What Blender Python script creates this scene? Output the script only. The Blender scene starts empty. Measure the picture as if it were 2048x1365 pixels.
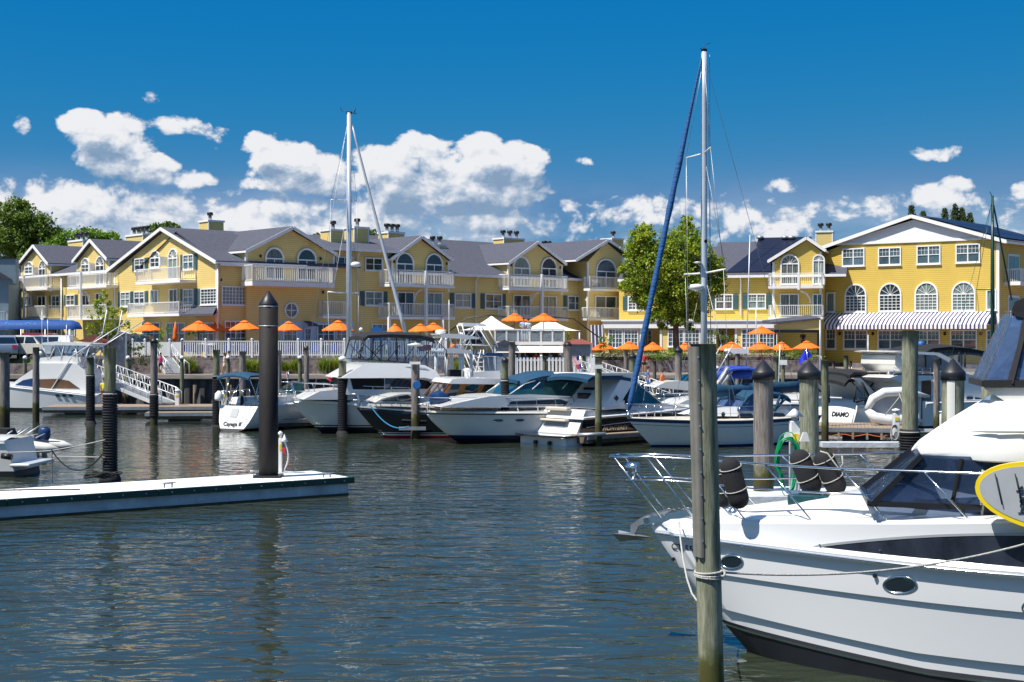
import bpy, math, random
from mathutils import Vector, Matrix
R=math.radians; rnd=random.Random(7)
sc=bpy.context.scene; COL=sc.collection
H=4.8; F=2844.0; HZ=672.0; CX=1024.0       # eye height above the water, focal length in photo pixels, horizon row
def wpt(px,py,D): return Vector(((px-CX)/F*D, D, H-(py-HZ)/F*D))
def dw(py,z=0.0): return (H-z)*F/(py-HZ)    # distance of a point at height z seen on row py
class Fr:
    """ground frame: x along e, y along n, z up"""
    def __init__(s,x,y,deg):
        s.o=(x,y); s.a=R(deg); s.e=(math.cos(s.a),math.sin(s.a)); s.n=(-s.e[1],s.e[0])
    def loc(s,px,py,yl=0.0):
        rx=(px-CX)/F; rz=(HZ-py)/F
        t=(yl+s.o[0]*s.n[0]+s.o[1]*s.n[1])/(rx*s.n[0]+s.n[1])
        dx=t*rx-s.o[0]; dy=t-s.o[1]
        return (dx*s.e[0]+dy*s.e[1], H+t*rz)
    def loct(s,px,py,wf):
        z=1.5
        for _ in range(9):
            y=wf(z); x,z=s.loc(px,py,y)
        return (x,wf(z),z)
    def X(s,px,yl=0.0): return s.loc(px,HZ,yl)[0]
def fr2(pxa,Da,pxb,Db):
    xa=(pxa-CX)/F*Da; xb=(pxb-CX)/F*Db
    return Fr(xa,Da,math.degrees(math.atan2(Db-Da,xb-xa)))

# ---------------------------------------------------------------- materials
MATS={}
def nd(nt,t,**k):
    n=nt.nodes.new(t)
    for a,b in k.items(): setattr(n,a,b)
    return n
def mat(name,col,rough=0.6,metal=0.0,var=0.0,vscale=2.0,bump=0.0,bscale=20.0,stretch=(1,1,1),coat=0.0,spec=0.5,col2=None,trans=0.0,emit=None):
    if name in MATS: return MATS[name]
    m=bpy.data.materials.new(name); m.use_nodes=True; nt=m.node_tree; b=nt.nodes['Principled BSDF']; L=nt.links.new
    b.inputs['Base Color'].default_value=(*col,1); b.inputs['Roughness'].default_value=rough
    b.inputs['Metallic'].default_value=metal; b.inputs['Coat Weight'].default_value=coat
    b.inputs['Specular IOR Level'].default_value=spec
    if trans: b.inputs['Transmission Weight'].default_value=trans
    if var or bump:
        g=nd(nt,'ShaderNodeNewGeometry'); mp=nd(nt,'ShaderNodeMapping'); mp.inputs['Scale'].default_value=stretch
        L(g.outputs['Position'],mp.inputs['Vector'])
    if var:
        n=nd(nt,'ShaderNodeTexNoise'); n.inputs['Scale'].default_value=vscale; n.inputs['Detail'].default_value=6; n.inputs['Roughness'].default_value=0.65
        L(mp.outputs[0],n.inputs['Vector'])
        r=nd(nt,'ShaderNodeValToRGB'); r.color_ramp.elements[0].position=0.3; r.color_ramp.elements[1].position=0.7
        c2=col2 or tuple(c*(1-var) for c in col)
        r.color_ramp.elements[0].color=(*c2,1); r.color_ramp.elements[1].color=(*[min(1,c*(1+(0 if col2 else var*0.35))) for c in col],1)
        L(n.outputs['Fac'],r.inputs[0]); L(r.outputs[0],b.inputs['Base Color'])
    if bump:
        n=nd(nt,'ShaderNodeTexNoise'); n.inputs['Scale'].default_value=bscale; n.inputs['Detail'].default_value=5
        L(mp.outputs[0],n.inputs['Vector']); bp=nd(nt,'ShaderNodeBump'); bp.inputs['Strength'].default_value=bump; bp.inputs['Distance'].default_value=0.05
        L(n.outputs['Fac'],bp.inputs['Height']); L(bp.outputs[0],b.inputs['Normal'])
    MATS[name]=m; return m
def stripes(name,cols,axis,period,duty=0.5,rough=0.7,soft=0.0,bump=0.0,noise=0.0):
    """two colours in bands along a local (object) axis"""
    m=bpy.data.materials.new(name); m.use_nodes=True; nt=m.node_tree; b=nt.nodes['Principled BSDF']; L=nt.links.new
    b.inputs['Roughness'].default_value=rough
    tc=nd(nt,'ShaderNodeTexCoord'); sp=nd(nt,'ShaderNodeSeparateXYZ'); L(tc.outputs['Object'],sp.inputs[0])
    md=nd(nt,'ShaderNodeMath',operation='FRACT'); dv=nd(nt,'ShaderNodeMath',operation='DIVIDE'); dv.inputs[1].default_value=period
    L(sp.outputs[axis],dv.inputs[0]); L(dv.outputs[0],md.inputs[0])
    r=nd(nt,'ShaderNodeValToRGB'); e=r.color_ramp.elements; e[0].color=(*cols[0],1); e[1].color=(*cols[1],1)
    e[0].position=max(0,duty-0.02-soft); e[1].position=min(1,duty+0.02)
    L(md.outputs[0],r.inputs[0]); out=r.outputs[0]
    if noise:
        n=nd(nt,'ShaderNodeTexNoise'); n.inputs['Scale'].default_value=0.55; n.inputs['Detail'].default_value=9; n.inputs['Roughness'].default_value=0.72; L(tc.outputs['Object'],n.inputs['Vector'])
        mr=nd(nt,'ShaderNodeMapRange'); mr.inputs[1].default_value=0.3; mr.inputs[2].default_value=0.7; mr.inputs[3].default_value=1-noise; mr.inputs[4].default_value=1.0; L(n.outputs['Fac'],mr.inputs[0])
        mx=nd(nt,'ShaderNodeMix',data_type='RGBA',blend_type='MULTIPLY'); mx.inputs[0].default_value=1
        L(out,mx.inputs[6]); L(mr.outputs[0],mx.inputs[7]); out=mx.outputs[2]
    L(out,b.inputs['Base Color'])
    if bump:
        bp=nd(nt,'ShaderNodeBump'); bp.inputs['Strength'].default_value=bump; bp.inputs['Distance'].default_value=0.02
        L(md.outputs[0],bp.inputs['Height']); L(bp.outputs[0],b.inputs['Normal'])
    MATS[name]=m; return m

YEL=(0.80,0.55,0.125)
M=dict(
 siding=stripes('siding',((0.78,0.59,0.21),(0.50,0.36,0.11)),2,0.16,0.86,0.6,bump=0.3,noise=0.10),
 siding2=stripes('siding_deep',((0.72,0.51,0.10),(0.40,0.27,0.045)),2,0.17,0.84,0.6,bump=0.3,noise=0.14),
 trim=mat('white_trim',(0.80,0.80,0.78),0.45,var=0.08,vscale=1.5),
 vinyl=mat('white_vinyl',(0.78,0.78,0.77),0.4),
 roof=mat('roof_shingle',(0.080,0.085,0.118),0.9,var=0.55,vscale=7,bump=0.5,bscale=9,stretch=(1,1,2.5)),
 roof2=mat('roof_shingle_far',(0.07,0.075,0.10),0.9,var=0.4,vscale=5),
 solar=mat('solar_panel',(0.010,0.014,0.035),0.38,spec=0.35),
 wglass=mat('window_glass',(0.035,0.05,0.06),0.06,var=0.75,vscale=0.35,spec=0.9,col2=(0.012,0.02,0.028)),
 wglass2=mat('window_glass_sky',(0.10,0.17,0.21),0.05,var=0.7,vscale=0.5,spec=1.0,col2=(0.02,0.04,0.05)),
 wglass3=mat('window_glass_drapes',(0.20,0.20,0.17),0.12,var=0.7,vscale=2.2,stretch=(3,3,.2),spec=0.8,col2=(0.02,0.03,0.035)),
 curtain=mat('window_curtain_glass',(0.30,0.36,0.33),0.12,var=0.6,vscale=3.5,stretch=(3,3,0.3),spec=0.9,col2=(0.07,0.11,0.11)),
 shutter=mat('shutter_teal',(0.045,0.11,0.115),0.6),
 white=mat('gelcoat_white',(0.80,0.80,0.79),0.22,coat=0.5,var=0.05,vscale=0.8),
 offwhite=mat('gelcoat_cream',(0.68,0.67,0.62),0.3,coat=0.4,var=0.1),
 hullgrey=mat('gelcoat_grey_white',(0.76,0.75,0.72),0.25,coat=0.5,var=0.06),
 navy=mat('gelcoat_navy',(0.010,0.013,0.028),0.12,coat=0.8),
 blackhull=mat('gelcoat_black',(0.012,0.012,0.014),0.12,coat=0.8),
 boot=mat('bottom_paint_black',(0.012,0.014,0.02),0.5,var=0.3),
 bootblue=mat('stripe_blue',(0.01,0.04,0.13),0.35),
 red=mat('bottom_paint_red',(0.55,0.02,0.05),0.5),
 bglass=mat('boat_glass',(0.012,0.02,0.03),0.04,spec=1.0,coat=0.6),
 tglass=mat('boat_glass_teal',(0.02,0.075,0.08),0.05,spec=0.9,coat=0.4,var=0.5,vscale=2),
 canvas=mat('canvas_black',(0.012,0.012,0.015),0.85,bump=0.3,bscale=6),
 bcanvas=mat('canvas_blue',(0.003,0.052,0.115),0.8,bump=0.5,bscale=5,var=0.3,vscale=3),
 rcanvas=mat('canvas_royal',(0.015,0.06,0.36),0.8,bump=0.5,bscale=5,var=0.3,vscale=3),
 metal=mat('stainless',(0.72,0.74,0.77),0.16,1.0),
 galv=mat('galvanised',(0.42,0.44,0.46),0.45,0.7,var=0.3),
 alu=mat('aluminium_paint',(0.62,0.64,0.66),0.4,0.3),
 mast=mat('mast_grey',(0.56,0.61,0.67),0.35,0.25,var=0.1),
 gmast=mat('mast_green',(0.012,0.055,0.045),0.3),
 rubber=mat('black_sleeve',(0.015,0.015,0.021),0.75,var=0.5,vscale=5,col2=(0.03,0.03,0.033),spec=0.2),
 steelpile=mat('black_coated_steel',(0.007,0.007,0.009),0.7,spec=0.25,var=0.5,vscale=2,col2=(0.028,0.024,0.022),bump=0.15,bscale=4,stretch=(1,1,.3)),
 capblack=mat('black_plastic',(0.012,0.013,0.018),0.45),
 rope=mat('rope_white',(0.55,0.54,0.50),0.9,bump=0.6,bscale=90,var=0.2,vscale=30),
 ropeblk=mat('rope_black',(0.02,0.02,0.02),0.9),
 bluerope=mat('rope_blue',(0.02,0.20,0.38),0.8),
 concrete=mat('dock_concrete',(0.58,0.62,0.66),0.85,var=0.35,vscale=1.3,bump=0.3,bscale=9),
 docktop=mat('dock_top',(0.80,0.80,0.80),0.8,var=0.06,vscale=1.2),
 dgreen=mat('dock_green_strip',(0.012,0.055,0.045),0.55,var=0.25),
 plank=mat('dock_plank',(0.33,0.25,0.18),0.85,var=0.4,vscale=3,stretch=(1,5,1),bump=0.4,bscale=8),
 timber=mat('old_timber',(0.16,0.12,0.09),0.9,var=0.5,vscale=2,stretch=(2,2,.5)),
 orange=mat('orange_canvas',(0.86,0.17,0.008),0.75,var=0.1,vscale=3),
 tent=mat('tent_fabric',(0.76,0.72,0.64),0.7,var=0.05),
 blackm=mat('black_metal',(0.02,0.02,0.022),0.4,0.3),
 brown=mat('brown_wood',(0.14,0.07,0.035),0.6,var=0.3),
 teak=mat('varnished_wood',(0.42,0.15,0.02),0.25,coat=0.7,var=0.3,vscale=4),
 grey=mat('grey_tube',(0.40,0.42,0.44),0.5,var=0.1),
 shingle=mat('grey_shingle_wall',(0.33,0.34,0.36),0.85,var=0.35,vscale=5,bump=0.4,bscale=10),
 redroof=mat('red_shingle',(0.23,0.06,0.045),0.9,var=0.3,vscale=6),
 grass=mat('lawn',(0.07,0.12,0.02),0.9,var=0.4,vscale=3,bump=0.5,bscale=20),
 paving=mat('paving',(0.24,0.20,0.17),0.9,var=0.3,vscale=2),
 yellow=mat('yellow_plastic',(0.85,0.62,0.01),0.35),
 greenhose=mat('green_hose',(0.005,0.30,0.11),0.35),
 skyblue=mat('sign_blue',(0.01,0.10,0.32),0.5),
 fender=mat('fender_cover',(0.012,0.012,0.015),0.9,bump=0.3,bscale=60),
 dark=mat('dark_void',(0.01,0.01,0.012),0.9),
 bluewall=mat('blue_clapboard',(0.20,0.28,0.33),0.7,var=0.15),
 doorblue=mat('pale_blue_trim',(0.44,0.55,0.68),0.5),
 tan=mat('tan_upholstery',(0.55,0.50,0.42),0.6),
 flower=mat('flower_bed_green',(0.10,0.17,0.02),0.9),
)
def gel(name,col): return mat(name,col,0.22,coat=0.5)

# clear vinyl
def clear(name,tint,opac,body=(0.5,0.6,0.72)):
    m=bpy.data.materials.new(name); m.use_nodes=True; nt=m.node_tree; nt.nodes.clear(); L=nt.links.new
    o=nd(nt,'ShaderNodeOutputMaterial'); mx=nd(nt,'ShaderNodeMixShader'); t=nd(nt,'ShaderNodeBsdfTransparent'); g=nd(nt,'ShaderNodeBsdfPrincipled')
    t.inputs[0].default_value=(*tint,1); g.inputs['Base Color'].default_value=(*body,1); g.inputs['Roughness'].default_value=0.1
    n=nd(nt,'ShaderNodeTexNoise'); n.inputs['Scale'].default_value=2.5; n.inputs['Detail'].default_value=3
    gm=nd(nt,'ShaderNodeNewGeometry'); L(gm.outputs['Position'],n.inputs['Vector'])
    bp=nd(nt,'ShaderNodeBump'); bp.inputs['Strength'].default_value=0.5; bp.inputs['Distance'].default_value=0.1; L(n.outputs['Fac'],bp.inputs['Height']); L(bp.outputs[0],g.inputs['Normal'])
    mx.inputs[0].default_value=opac; L(t.outputs[0],mx.inputs[1]); L(g.outputs[0],mx.inputs[2]); L(mx.outputs[0],o.inputs[0]); return m
M['vinylclear']=clear('clear_vinyl',(0.80,0.86,0.92),0.10)
M['vinylblue']=clear('blue_clear_vinyl',(0.28,0.42,0.66),0.5,(0.10,0.17,0.33))
M['railglass']=clear('rail_glass',(0.75,0.78,0.78),0.25)
M['tintglass']=clear('tinted_glass',(0.16,0.22,0.36),0.45,(0.03,0.05,0.10))

# wood piles: streaked grain, tide stains by height above the water
def pilemat(name,c1,c2):
    m=bpy.data.materials.new(name); m.use_nodes=True; nt=m.node_tree; b=nt.nodes['Principled BSDF']; L=nt.links.new
    b.inputs['Roughness'].default_value=0.9
    g=nd(nt,'ShaderNodeNewGeometry'); mp=nd(nt,'ShaderNodeMapping'); mp.inputs['Scale'].default_value=(9,9,0.9); L(g.outputs['Position'],mp.inputs[0])
    n=nd(nt,'ShaderNodeTexNoise'); n.inputs['Scale'].default_value=1.8; n.inputs['Detail'].default_value=9; n.inputs['Roughness'].default_value=0.75; L(mp.outputs[0],n.inputs[0])
    r=nd(nt,'ShaderNodeValToRGB'); e=r.color_ramp.elements; e[0].position=0.34; e[0].color=(*[c*0.38 for c in c2],1); e[1].position=0.68; e[1].color=(*c1,1)
    k=r.color_ramp.elements.new(0.5); k.color=(*c2,1); L(n.outputs[0],r.inputs[0])
    sp=nd(nt,'ShaderNodeSeparateXYZ'); L(g.outputs['Position'],sp.inputs[0])
    n2=nd(nt,'ShaderNodeTexNoise'); n2.inputs['Scale'].default_value=3; n2.inputs['Detail'].default_value=6; L(g.outputs['Position'],n2.inputs[0])
    ad=nd(nt,'ShaderNodeMath',operation='MULTIPLY_ADD'); ad.inputs[1].default_value=-1.1; L(n2.outputs[0],ad.inputs[0]); L(sp.outputs[2],ad.inputs[2])
    r2=nd(nt,'ShaderNodeMapRange'); r2.inputs[1].default_value=0.0; r2.inputs[2].default_value=0.75; L(ad.outputs[0],r2.inputs[0])
    tide=nd(nt,'ShaderNodeValToRGB'); e=tide.color_ramp.elements; e[0].position=0; e[0].color=(0.035,0.030,0.012,1); e[1].position=1; e[1].color=(0.16,0.16,0.09,1)
    k=e.new(0.35); k.color=(0.055,0.048,0.008,1); k=e.new(0.7); k.color=(0.07,0.085,0.012,1)
    L(r2.outputs[0],tide.inputs[0])
    mx=nd(nt,'ShaderNodeMix',data_type='RGBA'); fac=nd(nt,'ShaderNodeMapRange'); fac.inputs[1].default_value=0.55; fac.inputs[2].default_value=0.95
    L(r2.outputs[0],fac.inputs[0]); L(fac.outputs[0],mx.inputs[0]); L(tide.outputs[0],mx.inputs[6]); L(r.outputs[0],mx.inputs[7]); L(mx.outputs[2],b.inputs['Base Color'])
    bp=nd(nt,'ShaderNodeBump'); bp.inputs['Strength'].default_value=0.6; bp.inputs['Distance'].default_value=0.02; L(n.outputs[0],bp.inputs['Height']); L(bp.outputs[0],b.inputs['Normal'])
    return m
M['pgrey']=pilemat('pile_grey',(0.30,0.27,0.25),(0.19,0.165,0.15))
M['pgreen']=pilemat('pile_treated',(0.255,0.26,0.17),(0.14,0.15,0.09))
M['pbig']=pilemat('pile_treated_grey_green',(0.40,0.39,0.29),(0.20,0.21,0.145))

# ---------------------------------------------------------------- mesh builder
class MB:
    def __init__(s): s.v=[]; s.f=[]; s.m=[]; s.s=[]
    def add(s,vs,fs,m=0,smooth=False):
        o=len(s.v); s.v+= [tuple(v) for v in vs]
        for f in fs: s.f.append(tuple(i+o for i in f)); s.m.append(m); s.s.append(smooth)
        return s
    def box(s,x0,x1,y0,y1,z0,z1,m=0):
        v=[(x,y,z) for x in (x0,x1) for y in (y0,y1) for z in (z0,z1)]
        return s.add(v,[(0,1,3,2),(4,6,7,5),(0,4,5,1),(2,3,7,6),(0,2,6,4),(1,5,7,3)],m)
    def bar(s,p,q,w,h=None,m=0,up=(0,0,1)):
        p=Vector(p); q=Vector(q); h=h or w; d=(q-p).normalized(); u=Vector(up)
        if abs(d.dot(u))>0.98: u=Vector((0,1,0))
        a=d.cross(u).normalized()*w/2; b=a.cross(d).normalized()*h/2
        v=[p-a-b,p+a-b,p+a+b,p-a+b,q-a-b,q+a-b,q+a+b,q-a+b]
        return s.add(v,[(0,1,2,3),(7,6,5,4),(0,4,5,1),(1,5,6,2),(2,6,7,3),(3,7,4,0)],m)
    def tube(s,pts,r,n=8,m=0,closed=False):
        pts=[Vector(p) for p in pts]; N=len(pts); rr=r if isinstance(r,(list,tuple)) else [r]*N
        vs=[]; prev=None
        for i,p in enumerate(pts):
            if closed: d=pts[(i+1)%N]-pts[i-1]
            else: d=pts[min(i+1,N-1)]-pts[max(i-1,0)]
            d.normalize()
            if prev is None:
                a=d.cross(Vector((0,0,1)))
                if a.length<0.05: a=d.cross(Vector((0,1,0)))
            else: a=prev-d*prev.dot(d)
            a.normalize(); prev=a; b=d.cross(a)
            for k in range(n):
                t=2*math.pi*k/n; vs.append(p+(a*math.cos(t)+b*math.sin(t))*rr[i])
        fs=[]
        for i in range(N if closed else N-1):
            j=(i+1)%N
            for k in range(n):
                l=(k+1)%n; fs.append((i*n+k,i*n+l,j*n+l,j*n+k))
        s.add(vs,fs,m,True)
        if not closed:
            o=len(s.v)-len(vs)
            s.f+= [tuple(o+k for k in reversed(range(n))),tuple(o+(N-1)*n+k for k in range(n))]; s.m+=[m,m]; s.s+=[False,False]
        return s
    def lathe(s,c,prof,n=20,m=0,ax=(0,0,1),smooth=True,sq=None):
        c=Vector(c); ax=Vector(ax).normalized(); a=ax.cross(Vector((0,1,0)));
        if a.length<0.1: a=ax.cross(Vector((1,0,0)))
        a.normalize(); b=ax.cross(a); vs=[]
        for r,z in prof:
            for k in range(n):
                t=2*math.pi*k/n; vs.append(c+ax*z+(a*math.cos(t)+b*math.sin(t))*r)
        fs=[(i*n+k,i*n+(k+1)%n,(i+1)*n+(k+1)%n,(i+1)*n+k) for i in range(len(prof)-1) for k in range(n)]
        s.add(vs,fs,m,smooth); o=len(s.v)-len(vs)
        if prof[0][0]>1e-4: s.f.append(tuple(o+k for k in reversed(range(n)))); s.m.append(m); s.s.append(False)
        if prof[-1][0]>1e-4: s.f.append(tuple(o+(len(prof)-1)*n+k for k in range(n))); s.m.append(m); s.s.append(False)
        return s
    def prism(s,poly,y0,y1,m=0,side=None):
        """poly of (x,z) between y0 and y1; y0,y1 may be functions of z"""
        f0=y0 if callable(y0) else (lambda z:y0); f1=y1 if callable(y1) else (lambda z:y1)
        n=len(poly); v=[(x,f0(z),z) for x,z in poly]+[(x,f1(z),z) for x,z in poly]
        s.add(v,[tuple(range(n)),tuple(reversed(range(n,2*n)))],m)
        return s.add(v,[(i,i+n,(i+1)%n+n,(i+1)%n) for i in range(n)],m if side is None else side)
    def loft(s,secs,m=0,closed=False,smooth=True,mf=None,cap=False):
        n=len(secs[0]); vs=[p for q in secs for p in q]; o=len(s.v); s.v+=[tuple(p) for p in vs]
        for i in range(len(secs)-1):
            for k in range(n if closed else n-1):
                l=(k+1)%n; s.f.append((o+i*n+k,o+i*n+l,o+(i+1)*n+l,o+(i+1)*n+k)); s.m.append(mf(i,k) if mf else m); s.s.append(smooth)
        if cap:
            s.f.append(tuple(o+k for k in range(n))); s.f.append(tuple(o+(len(secs)-1)*n+k for k in reversed(range(n))))
            s.m+=[m,m]; s.s+=[False,False]
        return s
    def quad(s,a,b,c,d,m=0): return s.add([a,b,c,d],[(0,1,2,3)],m)
    def ball(s,c,r,n=10,m=0,sc=(1,1,1)):
        c=Vector(c); k=max(4,n//2); secs=[]
        for i in range(k+1):
            t=math.pi*i/k; secs.append([(c.x+math.sin(t)*math.cos(2*math.pi*j/n)*r*sc[0],c.y+math.sin(t)*math.sin(2*math.pi*j/n)*r*sc[1],c.z+math.cos(t)*r*sc[2]) for j in range(n)])
        return s.loft(secs,m,closed=True)
    def build(s,name,mats,parent=None,bevel=0.0,loc=None,wn=False):
        me=bpy.data.meshes.new(name); me.from_pydata(s.v,[],s.f)
        if not isinstance(mats,(list,tuple)): mats=[mats]
        for m in mats: me.materials.append(M[m] if isinstance(m,str) else m)
        me.polygons.foreach_set('material_index',s.m); me.polygons.foreach_set('use_smooth',s.s); me.update()
        o=bpy.data.objects.new(name,me); COL.objects.link(o)
        if parent is not None: o.parent=parent
        if loc is not None: o.location=loc
        if bevel:
            md=o.modifiers.new('bevel','BEVEL'); md.width=bevel; md.segments=3; md.limit_method='ANGLE'; md.angle_limit=R(25)
            for p in me.polygons: p.use_smooth=True
            me.set_sharp_from_angle(angle=R(50)) if hasattr(me,'set_sharp_from_angle') else None
        return o
def tag(o,label,cat,group=None,kind=None):
    if label: o['label']=label
    if cat: o['category']=cat
    if group: o['group']=group
    if kind: o['kind']=kind
    return o
def thing(name,label,cat,x=0,y=0,z=0,deg=0,group=None):
    o=bpy.data.objects.new(name,None); COL.objects.link(o); o.empty_display_size=0.3
    o.location=(x,y,z); o.rotation_euler=(0,0,R(deg)); return tag(o,label,cat,group)
def fthing(name,label,cat,fr,group=None): return thing(name,label,cat,fr.o[0],fr.o[1],0,math.degrees(fr.a),group)
def struct(o): o['kind']='structure'; return o
def copytree(o,label,loc,rz=None,group=None,scale=None):
    c=o.copy(); COL.objects.link(c); c.location=loc; c['label']=label
    if rz is not None: c.rotation_euler=(0,0,rz)
    if group: c['group']=group
    if scale: c.scale=scale
    for ch in list(o.children):
        k=ch.copy(); COL.objects.link(k); k.parent=c
        for g in list(ch.children):
            h=g.copy(); COL.objects.link(h); h.parent=k
    return c
def text(body,size,mt,parent,matrix,name='lettering',shear=0.0,bold=0.0,ext=0.004):
    cu=bpy.data.curves.new('t','FONT'); cu.body=body; cu.size=size; cu.align_x='CENTER'; cu.align_y='CENTER'; cu.extrude=ext; cu.shear=shear; cu.offset=bold
    o=bpy.data.objects.new('t',cu); COL.objects.link(o); dg=bpy.context.evaluated_depsgraph_get(); dg.update()
    me=bpy.data.meshes.new_from_object(o.evaluated_get(dg)); bpy.data.objects.remove(o)
    me.materials.clear(); me.materials.append(M[mt] if isinstance(mt,str) else mt); me.transform(matrix)
    q=bpy.data.objects.new(name,me); COL.objects.link(q); q.parent=parent; return q

# ---------------------------------------------------------------- camera, sun, sky
cam=bpy.data.cameras.new('camera'); co=bpy.data.objects.new('camera',cam); COL.objects.link(co)
co.location=(0,0,H); co.rotation_euler=(R(90),0,0); cam.sensor_width=36; cam.lens=36*F/2048; cam.shift_y=-(682.5-HZ)/2048; cam.clip_end=9000; cam.clip_start=0.5
sc.camera=co
SUN_DIR=Vector((-0.87,-0.50,0)).normalized(); EL=R(59)
sd=Vector((SUN_DIR.x*math.cos(EL),SUN_DIR.y*math.cos(EL),math.sin(EL)))
sl=bpy.data.lights.new('sun','SUN'); sl.energy=5.0; sl.angle=R(0.5); sl.color=(1.0,0.95,0.86)
so=bpy.data.objects.new('sun',sl); COL.objects.link(so); so.rotation_euler=sd.to_track_quat('Z','Y').to_euler(); so.location=(0,0,60)
sc.view_settings.view_transform='Standard'; sc.view_settings.look='None'; sc.view_settings.exposure=0.5; sc.view_settings.gamma=1
sc.render.engine='CYCLES'
w=bpy.data.worlds.new('World'); sc.world=w; w.use_nodes=True; nt=w.node_tree; nt.nodes.clear(); L=nt.links.new
out=nd(nt,'ShaderNodeOutputWorld'); bg=nd(nt,'ShaderNodeBackground'); L(bg.outputs[0],out.inputs[0])
sky=nd(nt,'ShaderNodeTexSky',sky_type='NISHITA'); sky.sun_disc=False; sky.sun_elevation=EL; sky.sun_rotation=math.atan2(sd.x,sd.y); sky.altitude=0; sky.air_density=1.0; sky.dust_density=0.3; sky.ozone_density=3.5
bg.inputs[1].default_value=0.07
tcw=nd(nt,'ShaderNodeTexCoord'); spw=nd(nt,'ShaderNodeSeparateXYZ'); L(tcw.outputs['Generated'],spw.inputs[0])
def MN(g,op,a,b=None,c=None,clamp=False):
    n=g.nodes.new('ShaderNodeMath'); n.operation=op; n.use_clamp=clamp
    for i,v in enumerate((a,b,c)):
        if v is None: continue
        if isinstance(v,(int,float)): n.inputs[i].default_value=v
        else: g.links.new(v,n.inputs[i])
    return n.outputs[0]
az=MN(nt,'ARCTAN2',spw.outputs[0],spw.outputs[1]); el=MN(nt,'ARCSINE',spw.outputs[2])
# cumulus group: input (azimuth, elevation) -> density
cg=bpy.data.node_groups.new('cumulus','ShaderNodeTree')
cg.interface.new_socket('P',in_out='INPUT',socket_type='NodeSocketVector'); cg.interface.new_socket('D',in_out='OUTPUT',socket_type='NodeSocketFloat')
gi=cg.nodes.new('NodeGroupInput'); go=cg.nodes.new('NodeGroupOutput'); sx=cg.nodes.new('ShaderNodeSeparateXYZ'); cg.links.new(gi.outputs[0],sx.inputs[0])
# (px,py,rx,ry,weight) in photo pixels
CL=[(870,350,210,72,1.25),(960,345,120,60,1.2),(225,280,95,50,.9),(600,340,110,48,.95),(940,385,190,30,1.1),(165,245,58,30,1),(235,265,60,40,1),(215,315,75,45,1),(290,335,75,34,1),(372,360,84,22,.5),(170,385,40,16,.6),
 (520,285,45,25,.75),(560,320,60,45,.95),(620,355,85,45,1),(600,300,40,22,.7),(660,375,60,25,.9),(540,370,70,18,.7),
 (835,300,62,40,1.1),(770,330,70,45,1.1),(880,345,110,60,1.2),(960,300,55,38,1.0),(1040,315,75,36,1.0),(1000,360,110,50,1.2),(850,390,140,30,1.1),(1020,395,90,26,1),
 (355,258,62,24,.42),(400,264,50,16,.34),(430,275,34,24,.34),(45,240,18,26,.34),(305,200,30,14,.24),(1570,374,52,20,.46),(1885,394,82,30,.62),(1918,374,40,24,.5),(1895,308,66,13,.22),(1130,410,28,14,.28),(2046,380,26,20,.5),
 (1165,325,26,12,.3),(1175,250,0.1,0.1,0),(1600,485,60,12,.3)]
best=None
for (px,py,rx,ry,wt) in CL:
    if wt==0: continue
    a0=math.atan2(px-CX,F); e0=math.atan2(HZ-py,F*math.hypot(1,(px-CX)/F))
    u=MN(cg,'MULTIPLY',MN(cg,'SUBTRACT',sx.outputs[0],a0),F/rx); v=MN(cg,'MULTIPLY',MN(cg,'SUBTRACT',sx.outputs[1],e0),F/ry)
    r2=MN(cg,'ADD',MN(cg,'MULTIPLY',u,u),MN(cg,'MULTIPLY',v,v)); q=MN(cg,'MINIMUM',MN(cg,'MULTIPLY',MN(cg,'SUBTRACT',1.0,r2),1.25*min(1,wt)),0.62+.2*wt); q=MN(cg,'MAXIMUM',q,-0.9)
    best=q if best is None else MN(cg,'SMOOTH_MAX',best,q,0.25)
# low bank of cloud above the roofs all round the horizon
def bell(e,c,wd): 
    t=MN(cg,'DIVIDE',MN(cg,'SUBTRACT',e,c),wd); return MN(cg,'SUBTRACT',1.0,MN(cg,'MULTIPLY',t,t))
pn=cg.nodes.new('ShaderNodeTexNoise'); pn.noise_dimensions='2D'; pn.inputs['Scale'].default_value=9; pn.inputs['Detail'].default_value=2
cx=cg.nodes.new('ShaderNodeCombineXYZ'); cg.links.new(sx.outputs[0],cx.inputs[0]); cg.links.new(cx.outputs[0],pn.inputs['Vector'])
lean=MN(cg,'MULTIPLY',sx.outputs[0],-1.3)     # bank is fuller to the left
band=MN(cg,'ADD',bell(sx.outputs[1],(HZ-448)/F,66/F),MN(cg,'MULTIPLY',MN(cg,'SUBTRACT',pn.outputs[0],0.5),1.3))
band=MN(cg,'MULTIPLY',MN(cg,'ADD',band,MN(cg,'MINIMUM',MN(cg,'SUBTRACT',lean,0.08),0.35)),0.55); band=MN(cg,'MAXIMUM',band,-0.9)
best=MN(cg,'SMOOTH_MAX',best,band,0.2)
vm=cg.nodes.new('ShaderNodeVectorMath'); vm.operation='MULTIPLY'; vm.inputs[1].default_value=(1,1.35,1); cg.links.new(gi.outputs[0],vm.inputs[0])
n1=cg.nodes.new('ShaderNodeTexNoise'); n1.noise_dimensions='2D'; n1.inputs['Scale'].default_value=26; n1.inputs['Detail'].default_value=9; n1.inputs['Roughness'].default_value=0.66; n1.inputs['Distortion'].default_value=0.25; cg.links.new(vm.outputs[0],n1.inputs['Vector'])
vo=cg.nodes.new('ShaderNodeTexVoronoi'); vo.voronoi_dimensions='2D'; vo.feature='F1'; vo.inputs['Scale'].default_value=60; vo.inputs['Detail'].default_value=2;  cg.links.new(vm.outputs[0],vo.inputs['Vector'])
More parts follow.
